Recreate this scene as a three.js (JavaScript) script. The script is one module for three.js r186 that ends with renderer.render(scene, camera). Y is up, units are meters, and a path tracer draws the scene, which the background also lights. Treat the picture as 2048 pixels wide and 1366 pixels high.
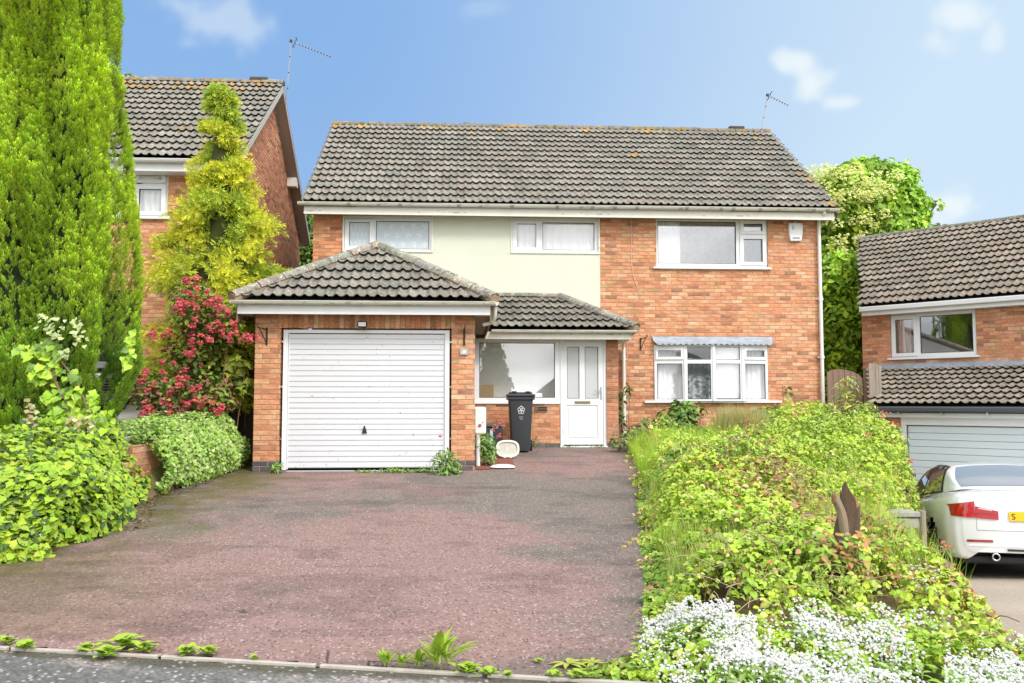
import * as THREE from 'three';
import { mergeGeometries, toCreasedNormals } from 'three/addons/utils/BufferGeometryUtils.js';
import { RoundedBoxGeometry } from 'three/addons/geometries/RoundedBoxGeometry.js';

// ---------------------------------------------------------------- camera, sky, sun, exposure
const scene = new THREE.Scene();
const FOC = 1776, PITCH = THREE.MathUtils.degToRad(3.96), YAW = THREE.MathUtils.degToRad(3.3);
const EYE = new THREE.Vector3(0, 0.82, 17.75);
const FWD = new THREE.Vector3(Math.sin(YAW) * Math.cos(PITCH), Math.sin(PITCH), -Math.cos(YAW) * Math.cos(PITCH));
const RGT = new THREE.Vector3(Math.cos(YAW), 0, Math.sin(YAW));
const UPV = new THREE.Vector3().crossVectors(RGT, FWD);
const camera = new THREE.PerspectiveCamera(2 * Math.atan(683 / FOC) * 180 / Math.PI, 1024 / 683, 0.1, 2500);
camera.position.copy(EYE);
camera.lookAt(EYE.clone().add(FWD));
const renderer = new THREE.WebGLRenderer({ antialias: true });
renderer.toneMapping = THREE.LinearToneMapping;
const EXPOSURE = 1.6;
renderer.toneMappingExposure = EXPOSURE;
renderer.shadowMap.enabled = true;

const rayOf = (px, py) => FWD.clone().addScaledVector(RGT, (px - 1024) / FOC).addScaledVector(UPV, (683 - py) / FOC);
const at = (px, py, d) => EYE.clone().addScaledVector(rayOf(px, py), d);                    // the point at a depth
const onZ = (px, py, z) => { const r = rayOf(px, py); return EYE.clone().addScaledVector(r, (z - EYE.z) / r.z); };

function rng(seed) { let s = seed | 0; return () => { s = (s + 0x6d2b79f5) | 0; let t = Math.imul(s ^ (s >>> 15), 1 | s); t = (t + Math.imul(t ^ (t >>> 7), 61 | t)) ^ t; return ((t ^ (t >>> 14)) >>> 0) / 4294967296; }; }
const RT = (() => { const r = rng(20240), t = new Float32Array(65536); for (let i = 0; i < 65536; i++) t[i] = r(); return t; })();
const hash = (x, y, z = 0) => RT[((((y + z * 37) & 255) << 8) ^ ((x * 5 + z * 101 + (y >> 8) * 57) & 65535) ^ ((x >> 8) * 7919)) & 65535];
const smooth = (t) => t * t * (3 - 2 * t), lerp = (a, b, t) => a + (b - a) * t, clamp = (x, a = 0, b = 1) => Math.min(b, Math.max(a, x)), sstep = (a, b, x) => smooth(clamp((x - a) / (b - a)));
const LT = (i, j) => RT[((j & 255) << 8) | (i & 255)];
function noise3(x, y, z) {
  const i = Math.floor(x), j = Math.floor(y), k = Math.floor(z), u = smooth(x - i), v = smooth(y - j), w = smooth(z - k), a = k * 37, b = k * 101, c = a + 37, d = b + 101;
  return lerp(lerp(lerp(LT(i + b, j + a), LT(i + 1 + b, j + a), u), lerp(LT(i + b, j + 1 + a), LT(i + 1 + b, j + 1 + a), u), v), lerp(lerp(LT(i + d, j + c), LT(i + 1 + d, j + c), u), lerp(LT(i + d, j + 1 + c), LT(i + 1 + d, j + 1 + c), u), v), w);
}
function noise2(x, y, per = 0) {
  const i = Math.floor(x), j = Math.floor(y), u = smooth(x - i), v = smooth(y - j);
  if (!per) return lerp(lerp(LT(i, j), LT(i + 1, j), u), lerp(LT(i, j + 1), LT(i + 1, j + 1), u), v);
  const i0 = ((i % per) + per) % per, i1 = (i0 + 1) % per, j0 = ((j % per) + per) % per, j1 = (j0 + 1) % per;
  return lerp(lerp(LT(i0, j0), LT(i1, j0), u), lerp(LT(i0, j1), LT(i1, j1), u), v);
}
const fbm2 = (x, y, o = 4, per = 0) => { let s = 0, a = 0.5, n = 0; for (let i = 0; i < o; i++) { s += a * noise2(x, y, per); n += a; x *= 2; y *= 2; per *= 2; a *= 0.5; } return s / n; };
const fbm3 = (x, y, z, o = 4) => { let s = 0, a = 0.5, n = 0; for (let i = 0; i < o; i++) { s += a * noise3(x, y, z); n += a; x *= 2.03; y *= 2.03; z *= 2.03; a *= 0.5; } return s / n; };

// The sky: blue in front, paler to the right, thin bright cloud over the street behind and above, a few small clouds in the blue.
const SUN = new THREE.Vector3(7, 12, 10).normalize();
{
  const W = 1536, H = 768, data = new Float32Array(W * H * 4);
  const CL = [[430, 40, 120, 60, 0.42], [500, 65, 55, 45, 0.4], [1590, 125, 44, 34, 0.9], [1625, 175, 52, 36, 0.9], [1680, 205, 44, 16, 0.75], [1925, 30, 66, 34, 0.8], [1870, 85, 46, 26, 0.5], [1990, 70, 22, 38, 0.55], [1905, 412, 66, 32, 0.95], [1880, 440, 60, 22, 0.8], [2050, 470, 80, 40, 0.6], [960, 15, 50, 22, 0.15], [1490, 330, 90, 30, 0.2]];
  const mul = 1 / EXPOSURE;
  for (let j = 0; j < H; j++) {
    const el = ((j + 0.5) / H - 0.5) * Math.PI, y = Math.sin(el);
    for (let i = 0; i < W; i++) {
      const az = ((i + 0.5) / W - 0.5) * 2 * Math.PI, x = Math.cos(az) * Math.cos(el), z = Math.sin(az) * Math.cos(el);
      // three: u = atan2(z, x)/2pi + 0.5
      const f = x * FWD.x + y * FWD.y + z * FWD.z, r = x * RGT.x + z * RGT.z, upp = x * UPV.x + y * UPV.y + z * UPV.z;
      const sd = clamp(Math.atan2(r, Math.max(f, 1e-3)) / 0.52, -1.4, 1.4);   // -1 .. 1 over the frame
      let pale = sstep(-0.45, 1.1, sd) * 0.86 + 0.11; if (f < 0) pale = r > 0 ? 0.95 : 0.3;
      pale = clamp(pale + 0.34 * (1 - sstep(0.02, 0.45, y)) * (0.42 + 0.58 * pale));
      let c = [lerp(0.215, 0.63, pale), lerp(0.425, 0.80, pale), lerp(0.80, 0.965, pale)];
      const soft = fbm3(x * 3 + 5, y * 6, z * 3, 3); c = c.map((v, k) => v * (0.985 + 0.03 * soft));
      let cloud = 0;
      if (f > 0.5) {
        const px = 1024 + FOC * r / f, py = 683 - FOC * upp / f;
        const n1 = fbm2(px / 60 + 3, py / 45 + 9, 5), n2 = fbm2(px / 22, py / 22 + 40, 4);
        for (const [cx, cy, rx, ry, s] of CL) {
          const d = Math.hypot((px - cx) / rx, (py - cy) / ry) + (n1 - 0.5) * 1.5 + (n2 - 0.5) * 0.7;
          cloud = Math.max(cloud, s * (1 - sstep(0.25, 1.15, d)));
        }
      }
      c = [lerp(c[0], 0.86, cloud), lerp(c[1], 0.945, cloud), lerp(c[2], 0.985, cloud)];
      // bright, high cloud sheet over the street behind the camera and overhead
      const q = 1.6 / (0.22 + Math.max(0, y)), n = fbm2(x * q + 11.3, z * q + 4.1, 5);
      const back = sstep(0.35, -0.35, f - 0.55 * sstep(0.35, 0.95, y) * 1.6), deck = clamp(back * (0.72 + 0.75 * (n - 0.35)));
      const lum = lerp(1.62, 2.75, sstep(0.32, 0.7, n)) * (0.85 + 0.5 * Math.pow(clamp(x * SUN.x + y * SUN.y + z * SUN.z), 3));
      c = [lerp(c[0], lum * 1.0, deck), lerp(c[1], lum * 1.0, deck), lerp(c[2], lum * 1.01, deck)];
      if (y < 0) { const t = sstep(0, -0.08, y); c = c.map((v, k) => lerp(v, [0.24, 0.25, 0.2][k], t)); }
      const o = (j * W + i) * 4; data[o] = c[0] * mul; data[o + 1] = c[1] * mul; data[o + 2] = c[2] * mul; data[o + 3] = 1;
    }
  }
  const sky = new THREE.DataTexture(data, W, H, THREE.RGBAFormat, THREE.FloatType);
  sky.mapping = THREE.EquirectangularReflectionMapping; sky.magFilter = sky.minFilter = THREE.LinearFilter; sky.needsUpdate = true;
  scene.background = sky; scene.environment = sky;
}
const sun = new THREE.DirectionalLight(new THREE.Color(1, 0.955, 0.88), 1.6);
sun.position.copy(SUN).multiplyScalar(60); sun.castShadow = true; sun.shadow.radius = 24;
Object.assign(sun.shadow.camera, { left: -22, right: 22, top: 22, bottom: -22, near: 1, far: 140 }); sun.shadow.mapSize.set(2048, 2048);
scene.add(sun, sun.target);

// ---------------------------------------------------------------- helpers
const V = (x, y, z) => new THREE.Vector3(x, y, z);
const C = (r, g, b) => new THREE.Color().setRGB(r, g, b);
const used = new Map();
function numbered(n) { const k = used.get(n) ?? 0; used.set(n, k + 1); return k ? n + '_' + String(k).padStart(3, '0') : n; }
function tag(o, label, category, group, kind) { Object.assign(o.userData, { label, category }); if (group) o.userData.group = group; if (kind) o.userData.kind = kind; return o; }
function thing(name, label, category, pos = [0, 0, 0], turn = 0, group) {
  const o = new THREE.Group(); o.name = numbered(name); o.position.set(...pos); o.rotation.y = turn; scene.add(o); return tag(o, label, category, group);
}
function part(name, geo, mat, parent) {
  const list = Array.isArray(geo) ? geo : [geo], m = new THREE.Mesh(list.length > 1 ? merge(list) : list[0], mat);
  m.name = numbered(name); m.castShadow = m.receiveShadow = true; parent.add(m); return m;
}
function sub(name, parent) { const g = new THREE.Group(); g.name = numbered(name); parent.add(g); return g; }
function structure(name, geo, mat) { const m = part(name, geo, mat, scene); m.userData.kind = 'structure'; return m; }
function merge(list) {
  const all = list.map((g) => { g = g.index ? g.toNonIndexed() : g; for (const k of Object.keys(g.attributes)) if (!['position', 'normal', 'uv', 'color'].includes(k)) g.deleteAttribute(k); return g; });
  const anyColor = all.some((g) => g.attributes.color);
  for (const g of all) {
    if (!g.attributes.uv) g.setAttribute('uv', new THREE.BufferAttribute(new Float32Array(g.attributes.position.count * 2), 2));
    if (!g.attributes.normal) g.computeVertexNormals();
    if (anyColor && !g.attributes.color) paint(g, [1, 1, 1]);
  }
  return mergeGeometries(all);
}
function paint(g, c) { const n = g.attributes.position.count, a = new Float32Array(n * 3); for (let i = 0; i < n; i++) { a[i * 3] = c[0]; a[i * 3 + 1] = c[1]; a[i * 3 + 2] = c[2]; } g.setAttribute('color', new THREE.BufferAttribute(a, 3)); return g; }
function box(x0, y0, z0, x1, y1, z1, r = 0) {
  const w = x1 - x0, h = y1 - y0, d = z1 - z0;
  const g = r ? new RoundedBoxGeometry(w, h, d, 2, Math.min(r, w / 2.01, h / 2.01, d / 2.01)) : new THREE.BoxGeometry(w, h, d);
  g.translate((x0 + x1) / 2, (y0 + y1) / 2, (z0 + z1) / 2); return boxUV(g);
}
function boxUV(g) {                                                     // uv in metres by the face's main axis
  g = g.index ? g.toNonIndexed() : g; const p = g.attributes.position, n = g.attributes.normal, uv = new Float32Array(p.count * 2);
  for (let i = 0; i < p.count; i++) {
    const ax = Math.abs(n.getX(i)), ay = Math.abs(n.getY(i)), az = Math.abs(n.getZ(i));
    if (az >= ax && az >= ay) { uv[i * 2] = p.getX(i); uv[i * 2 + 1] = p.getY(i); } else if (ax >= ay) { uv[i * 2] = p.getZ(i); uv[i * 2 + 1] = p.getY(i); } else { uv[i * 2] = p.getX(i); uv[i * 2 + 1] = p.getZ(i); }
  }
  g.setAttribute('uv', new THREE.BufferAttribute(uv, 2)); return g;
}
function bar(a, b, r, r2 = r, seg = 8) {                                // a round bar from a to b
  const d = b.clone().sub(a), g = new THREE.CylinderGeometry(r2, r, d.length(), seg, 1);
  g.applyQuaternion(new THREE.Quaternion().setFromUnitVectors(V(0, 1, 0), d.normalize())); g.translate((a.x + b.x) / 2, (a.y + b.y) / 2, (a.z + b.z) / 2); return g;
}
const tube = (pts, r, seg = 24, rad = 6) => new THREE.TubeGeometry(new THREE.CatmullRomCurve3(pts), seg, r, rad);
function sheetWithHoles(outer, holes, z0, z1) {                         // a slab in the xy plane with rectangular holes
  const rect = (P, [a, b, c, d], cw) => { const q = [[a, b], [c, b], [c, d], [a, d]]; if (cw) q.reverse(); q.forEach(([x, y], i) => (i ? P.lineTo(x, y) : P.moveTo(x, y))); P.closePath(); return P; };
  const s = Array.isArray(outer[0]) ? new THREE.Shape(outer.map(([x, y]) => new THREE.Vector2(x, y))) : rect(new THREE.Shape(), outer);
  for (const h of holes) s.holes.push(rect(new THREE.Path(), h, true));
  const g = new THREE.ExtrudeGeometry(s, { depth: z1 - z0, bevelEnabled: false }); g.translate(0, 0, z0); return boxUV(g);
}
// raw geometry collector
class Raw {
  constructor() { this.p = []; this.u = []; this.c = []; this.hasC = false; }
  tri(a, b, c, ua, ub, uc, col) { for (const [v, t] of [[a, ua], [b, ub], [c, uc]]) { this.p.push(v[0], v[1], v[2]); this.u.push(t ? t[0] : 0, t ? t[1] : 0); if (col) { this.hasC = true; this.c.push(col[0], col[1], col[2]); } else this.c.push(1, 1, 1); } }
  quad(a, b, c, d, ua, ub, uc, ud, col) { this.tri(a, b, c, ua, ub, uc, col); this.tri(a, c, d, ua, uc, ud, col); }
  geo() {
    const g = new THREE.BufferGeometry(); g.setAttribute('position', new THREE.Float32BufferAttribute(this.p, 3)); g.setAttribute('uv', new THREE.Float32BufferAttribute(this.u, 2));
    if (this.hasC) g.setAttribute('color', new THREE.Float32BufferAttribute(this.c, 3)); g.computeVertexNormals(); return g;
  }
}
function dataTex(w, h, fn, srgb = true, rep = null) {
  const d = new Uint8Array(w * h * 4);
  for (let j = 0; j < h; j++) for (let i = 0; i < w; i++) { const c = fn(i / w, j / h, i, j), o = (j * w + i) * 4; for (let k = 0; k < 3; k++) { const v = clamp(c[k]); d[o + k] = 255 * (srgb ? (v <= 0.0031308 ? v * 12.92 : 1.055 * Math.pow(v, 1 / 2.4) - 0.055) : v); } d[o + 3] = 255; }
  const t = new THREE.DataTexture(d, w, h); t.magFilter = t.minFilter = THREE.LinearFilter; t.wrapS = t.wrapT = THREE.RepeatWrapping; if (srgb) t.colorSpace = THREE.SRGBColorSpace; if (rep) t.repeat.set(...rep); t.needsUpdate = true; return t;
}
function canvasTex(w, h, draw) { const c = document.createElement('canvas'); c.width = w; c.height = h; draw(c.getContext('2d'), w, h); const t = new THREE.CanvasTexture(c); t.colorSpace = THREE.SRGBColorSpace; return t; }

// ---------------------------------------------------------------- materials
const std = (o) => new THREE.MeshStandardMaterial(o), phys = (o) => new THREE.MeshPhysicalMaterial(o);
const speck = dataTex(256, 256, (u, v, i, j) => { const n = fbm2(u * 8, v * 8, 4, 8), s = hash(i, j, 7); const a = 0.66 + 0.3 * n + 0.1 * (s - 0.5); return [a, a, a]; }, true, [2.2, 2.2]);
const speckB = dataTex(256, 256, (u, v, i, j) => { const a = 0.5 * fbm2(u * 16, v * 16, 4, 16) + 0.5 * hash(i, j, 3); return [a, a, a]; }, false, [2.2, 2.2]);
const brickGrain = dataTex(512, 512, (u, v, i, j) => {
  const n = fbm2(u * 10, v * 30, 4, 10), m = fbm2(u * 40 + 3, v * 40, 3, 40), pit = hash(i >> 1, j >> 1, 5) > 0.965 ? 0.72 : 1, streak = noise2(u * 6, v * 96 + 5, 6);
  const blot = sstep(0.55, 0.72, fbm2(u * 7 + 5, v * 14 + 2, 4, 7)), a = clamp((0.60 + 0.46 * n + 0.26 * (m - 0.5) + 0.14 * (streak - 0.5)) * pit * (1 - 0.22 * blot) + 0.05); return [a, a * (0.97 + 0.05 * m), a * (0.94 + 0.1 * n)];
}, true, [1 / 0.8, 1 / 0.8]);
const brickMat = std({ vertexColors: true, map: brickGrain, bumpMap: speckB, bumpScale: 0.003, roughness: 0.9 });
const mortarMat = std({ color: C(0.44, 0.305, 0.205), roughness: 0.95, map: speck });
const upvc = std({ color: C(0.745, 0.755, 0.77), roughness: 0.32 });
const paintWhite = std({ color: C(0.74, 0.73, 0.69), roughness: 0.5, map: dataTex(256, 256, (u, v, i, j) => { const n = fbm2(u * 6, v * 12, 4, 6), d = fbm2(u * 24, v * 6 + 9, 3, 24), s = n * 0.6 + d * 0.4 > 0.70 ? 0.62 : 1; const a = s * (0.9 + 0.1 * d); return [a, a * 0.985, a * 0.94]; }, true, [0.35, 1.2]) });
const gutterMat = std({ color: C(0.60, 0.60, 0.57), roughness: 0.45, map: dataTex(256, 128, (u, v) => { const n = fbm2(u * 16, v * 8, 4, 16), s = sstep(0.55, 0.78, n); const a = 1 - 0.42 * s; return [a, a * 0.99, a * 0.9]; }, true, [0.5, 3]) });
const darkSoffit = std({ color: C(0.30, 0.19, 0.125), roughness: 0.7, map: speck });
const renderMat = std({ color: C(0.645, 0.66, 0.55), roughness: 0.92, map: dataTex(512, 512, (u, v, i, j) => { const n = fbm2(u * 6, v * 6, 5, 6), h = hash(i, j, 1); const a = 0.93 + 0.07 * n + 0.05 * (h - 0.5); return [a, a, a * (0.97 + 0.04 * n)]; }, true, [0.4, 0.4]), bumpMap: speckB, bumpScale: 0.004 });
const leadMat = std({ color: C(0.36, 0.41, 0.47), roughness: 0.55, map: dataTex(256, 256, (u, v) => { const n = fbm2(u * 12, v * 4, 5, 12), m = fbm2(u * 5 + 2, v * 20, 3, 5); const a = 0.6 + 0.5 * n - 0.2 * sstep(0.55, 0.8, m); return [a, a, a]; }, true, [0.7, 2]) });
const glassMat = phys({ color: C(1, 1, 1), transmission: 1, thickness: 0, roughness: 0.005, ior: 2.33, metalness: 0 });
const frosted = phys({ color: C(0.90, 0.94, 0.96), transmission: 0.45, thickness: 0, roughness: 0.35, ior: 1.6 });
const blackIron = std({ color: C(0.03, 0.027, 0.025), roughness: 0.55, metalness: 0.3 });
const rubberMat = std({ color: C(0.02, 0.02, 0.022), roughness: 0.85 });
const chrome = std({ color: C(0.6, 0.6, 0.62), roughness: 0.22, metalness: 1 });
const bluePlinth = std({ vertexColors: true, map: brickGrain, roughness: 0.75 });
const tileTex = (yellow) => dataTex(768, 768, (u, v, i, j) => {
  const n = fbm2(u * 9, v * 9, 5, 9), m = fbm2(u * 40 + 7, v * 40, 3, 40), h = hash(i >> 1, j >> 1, 11), sp = fbm2(u * 64, v * 64 + 31, 3, 64);
  let a = 0.33 + 0.24 * n + 0.12 * (m - 0.5) + 0.07 * (h - 0.5), c = [a, a * 0.985, a * 0.95];
  const white = sstep(yellow === 2 ? 0.635 : 0.685, yellow === 2 ? 0.70 : 0.76, sp + 0.10 * (n - 0.5)); c = c.map((x, k) => lerp(x, [0.92, 0.93, 0.84][k], white * 0.85));
  const dark = sstep(0.60, 0.75, fbm2(u * 18 + 50, v * 18, 4, 18)); c = c.map((x) => x * (1 - 0.42 * dark));
  if (yellow === 1) { const y = sstep(0.56, 0.66, fbm2(u * 13 + 90, v * 13, 4, 13) + 0.25 * (sp - 0.5)); c = c.map((x, k) => lerp(x, [1.0, 0.62, 0.10][k] * (0.6 + 0.5 * m), y * 0.9)); }
  return c;
}, true, [1 / 1.6, 1 / 1.6]);
const tileBump = dataTex(512, 512, (u, v, i, j) => { const a = 0.5 * fbm2(u * 40, v * 40, 3, 40) + 0.5 * hash(i, j, 9); return [a, a, a]; }, false, [1 / 0.8, 1 / 0.8]);
const tileMat = std({ vertexColors: true, map: tileTex(0), bumpMap: tileBump, bumpScale: 0.004, roughness: 0.92 });
const tileMatY = std({ vertexColors: true, map: tileTex(1), bumpMap: tileBump, bumpScale: 0.004, roughness: 0.92 });
const tileMatW = std({ vertexColors: true, map: tileTex(2), bumpMap: tileBump, bumpScale: 0.004, roughness: 0.92 });
const feltMat = std({ color: C(0.02, 0.018, 0.016), roughness: 1 });
const woodTex = dataTex(256, 512, (u, v, i, j) => { const g = fbm2(u * 30, v * 3, 4, 30), k = noise2(u * 90, v * 5, 90), n = fbm2(u * 4, v * 4, 3, 4); const a = 0.45 + 0.45 * g + 0.2 * (k - 0.5) + 0.2 * (n - 0.5); return [a, a * 0.97, a * 0.94]; }, true, [3, 0.7]);
const fenceWood = std({ color: C(0.30, 0.20, 0.15), roughness: 0.9, map: woodTex }), greyWood = std({ color: C(0.42, 0.36, 0.30), roughness: 0.95, map: woodTex }), darkWood = std({ color: C(0.10, 0.07, 0.045), roughness: 0.9, map: woodTex });
const roomMat = std({ color: C(0.72, 0.71, 0.66), roughness: 0.9, map: speck }), roomDark = std({ color: C(0.25, 0.2, 0.16), roughness: 0.95, map: speck });
const netMat = phys({ color: C(0.93, 0.94, 0.95), roughness: 1, transmission: 0.2, thickness: 0 });
// ---------------------------------------------------------------- bricks and tiles
const BR = [[0.72, 0.33, 0.17], [0.75, 0.37, 0.20], [0.66, 0.285, 0.14], [0.78, 0.44, 0.26], [0.68, 0.35, 0.21], [0.60, 0.26, 0.145], [0.76, 0.40, 0.21], [0.50, 0.22, 0.115], [0.73, 0.31, 0.155], [0.80, 0.50, 0.30], [0.40, 0.20, 0.115], [0.56, 0.33, 0.155]];
const brickPick = [0, 0, 1, 1, 2, 2, 3, 4, 4, 5, 6, 6, 8, 8, 0, 1, 3, 9, 7, 5, 10, 11, 2, 4, 7];
const brickGeos = new Map();
function brickGeo(len, h, d, tone, k) {                                  // five faces, front at z = 0, from (0,0) to (len,h)
  const key = [Math.round(len * 200), Math.round(h * 1000), Math.round(d * 100), tone.map((x) => Math.round(x * 100)), k % 3].join();
  if (brickGeos.has(key)) return brickGeos.get(key);
  const r = new Raw(), e = 0.003, o = (k % 3) * 0.27 + tone[0], P = (x, y, z) => [x, y, z];
  const a = P(e, e, 0), b = P(len - e, e, 0), c = P(len - e, h - e, 0), f = P(e, h - e, 0), A = P(0, 0, -e), B = P(len, 0, -e), Cc = P(len, h, -e), F = P(0, h, -e), A2 = P(0, 0, -d), B2 = P(len, 0, -d), C2 = P(len, h, -d), F2 = P(0, h, -d);
  const q = (p0, p1, p2, p3) => { const uv = (p) => [p[0] + p[2] + o, p[1] + p[2] + o * 1.7]; r.quad(p0, p1, p2, p3, uv(p0), uv(p1), uv(p2), uv(p3), tone); };
  q(a, b, c, f); q(A, B, b, a); q(B, Cc, c, b); q(Cc, F, f, c); q(F, A, a, f); q(B, B2, C2, Cc); q(A2, A, F, F2); q(F, Cc, C2, F2); q(A2, B2, B, A);
  const g = r.geo(); brickGeos.set(key, g); return g;
}
// Lays brick courses on a plane: origin O, along X (unit), up, facing N. holes: [u0, v0, u1, v1]. Returns a list of bricks.
function layBricks({ O, X, N, W, v0 = 0, v1, holes = [], seed = 1, tones = BR, pick = brickPick, depth = 0.06, offset = 0, soldier = null, clip = null, bond = 0.225, mul = [1, 1, 1] }) {
  const r = rng(seed), out = [], Y = V(0, 1, 0), basis = new THREE.Matrix4();
  const put = (u0, va, u1, vb) => {
    const t0 = tones[pick[Math.floor(r() * pick.length)]], k = 0.96 + 0.08 * Math.floor(r() * 2), t = t0.map((x, i) => x * mul[i] * k), n = 0.004 + 0.003 * r();
    const g = brickGeo(u1 - u0, vb - va, depth, t, Math.floor(r() * 3));
    const p = O.clone().addScaledVector(X, u0).addScaledVector(Y, va).addScaledVector(N, n);
    const m = basis.clone().makeBasis(X, Y, N).setPosition(p.x, p.y, p.z);
    if (r() < 0.35) m.multiply(new THREE.Matrix4().makeRotationZ((r() - 0.5) * 0.012));
    out.push({ g, m, c: p.clone().addScaledVector(X, (u1 - u0) / 2), area: (u1 - u0) * (vb - va) });
  };
  const n0 = Math.floor(v0 / 0.075), n1 = Math.ceil(v1 / 0.075);
  for (let c = n0; c < n1; c++) {
    const va = Math.max(c * 0.075, v0), vb = Math.min(c * 0.075 + 0.065, v1); if (vb - va < 0.02) continue;
    let L = 0, R = W; if (clip) { [L, R] = clip((va + vb) / 2); if (R - L < 0.06) continue; }
    let spans = [[L, R]];
    for (const [a, b, cc, d] of holes) { if (b < vb - 0.012 && d > va + 0.012) spans = spans.flatMap(([s, e]) => (cc <= s || a >= e ? [[s, e]] : [[s, a], [cc, e]].filter(([x, y]) => y - x > 0.03))); }
    for (const [s, e] of spans) {
      const first = Math.floor((s - offset) / bond) - 1;
      for (let b = first; b * bond + offset < e; b++) {
        const sh = offset + (c & 1 ? bond / 2 : 0), u0 = Math.max(b * bond + sh, s), u1 = Math.min((b + 1) * bond + sh - 0.01, e);
        if (u1 - u0 > 0.028) put(u0, va, u1, vb);
      }
    }
  }
  if (soldier) { const [u0, u1, va, vb] = soldier; for (let u = u0; u < u1 - 0.03; u += 0.075) put(u, va, u + 0.065, vb); }
  return out;
}
const BIG = 292;
// Up to `most` of the pieces that show largest become parts, the rest one joined part.
function placePieces(pieces, mat, name, restName, parent, most, world = null) {
  const seen = pieces.map((p) => { const q = world ? p.c.clone().applyMatrix4(world) : p.c, d = q.distanceTo(EYE); return { p, s: p.area / (d * d) * (p.boost ?? 1) }; }).sort((a, b) => b.s - a.s);
  const n = Math.min(most, seen.length);
  for (let i = 0; i < n; i++) { const { g, m, mat: own } = seen[i].p, b = part(name, g, own ?? mat, parent); b.matrix.copy(m); b.matrix.decompose(b.position, b.quaternion, b.scale); }
  if (n < seen.length) {
    const by = new Map(); for (let i = n; i < seen.length; i++) { const { g, m, mat: own } = seen[i].p, k = own ?? mat; if (!by.has(k)) by.set(k, []); by.get(k).push(g.clone().applyMatrix4(m)); }
    for (const [k, list] of by) part(restName, list, k, parent).userData.kind = 'stuff';
  }
}
// Double-roll concrete tiles. Tile space: u across, v up the slope, w out of the roof.
const ROLL = (u, k = 0) => { const p = ((u % 0.15) + 0.15) % 0.15, wide = Math.floor(u / 0.15 + 1000) & 1; const c = 0.06, hw = wide ? 0.058 : 0.05, d = Math.abs(p - c); return d < hw ? (wide ? 0.040 : 0.034) * (0.5 + 0.5 * Math.cos(Math.PI * d / hw)) : 0.0015; };
const TT = [[0.415, 0.395, 0.34], [0.465, 0.43, 0.37], [0.37, 0.355, 0.31], [0.45, 0.40, 0.345], [0.50, 0.47, 0.415], [0.40, 0.39, 0.345]];
const tileGeos = new Map();
function tileGeo(len, tone, k, vmax = null, ua = 0, uw = 0.3) {
  const key = vmax || ua > 0 ? null : [Math.round(len * 1000), tone.join(), k, Math.round(uw * 100)].join();
  if (key && tileGeos.has(key)) return tileGeos.get(key);
  const us = [0, 0.012, 0.03, 0.045, 0.06, 0.075, 0.092, 0.11, 0.13, 0.152, 0.172, 0.19, 0.21, 0.23, 0.25, 0.268, 0.285, 0.2985].filter((u) => u < uw + 1e-6 && u > ua - 1e-6), rise = 0.052, lip = 0.013, r = new Raw(), off = k * 0.37;
  if (us[us.length - 1] < uw - 0.002) us.push(uw - 0.002);
  if (us[0] > ua + 0.001) us.unshift(ua);
  if (us.length < 2) return null;
  const top = (u, v) => [u, v, ROLL(u) + rise * (1 - v / len) + 0.004], uvf = (p) => [p[0] + off, p[1] + off * 2.1];
  for (let i = 0; i + 1 < us.length; i++) {
    const a = us[i], b = us[i + 1], va = vmax ? Math.min(len, vmax(a)) : len, vb = vmax ? Math.min(len, vmax(b)) : len;
    if (va <= 0.001 && vb <= 0.001) continue;
    const p0 = top(a, 0), p1 = top(b, 0), p2 = top(b, Math.max(0, vb)), p3 = top(a, Math.max(0, va));
    if (va <= 0.001) { r.tri(p0, p1, p2, uvf(p0), uvf(p1), uvf(p2), tone); continue; }
    r.quad(p0, p1, p2, p3, uvf(p0), uvf(p1), uvf(p2), uvf(p3), tone);
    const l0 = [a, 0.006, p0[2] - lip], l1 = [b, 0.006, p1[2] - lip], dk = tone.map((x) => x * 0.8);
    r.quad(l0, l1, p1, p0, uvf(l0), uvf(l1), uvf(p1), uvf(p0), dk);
  }
  if (!vmax) { const e = us[us.length - 1]; r.quad([ua, 0, rise + 0.004], [ua, len, 0.004], [ua, len, -0.01], [ua, 0, rise - lip], null, null, null, null, tone); r.quad([e, len, 0.004], [e, 0, rise + 0.004], [e, 0, rise - lip], [e, len, -0.01], null, null, null, null, tone); }
  if (!r.p.length) return null;
  const g = toCreasedNormals(r.geo(), 0.75); if (key) tileGeos.set(key, g); return g;
}
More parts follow.
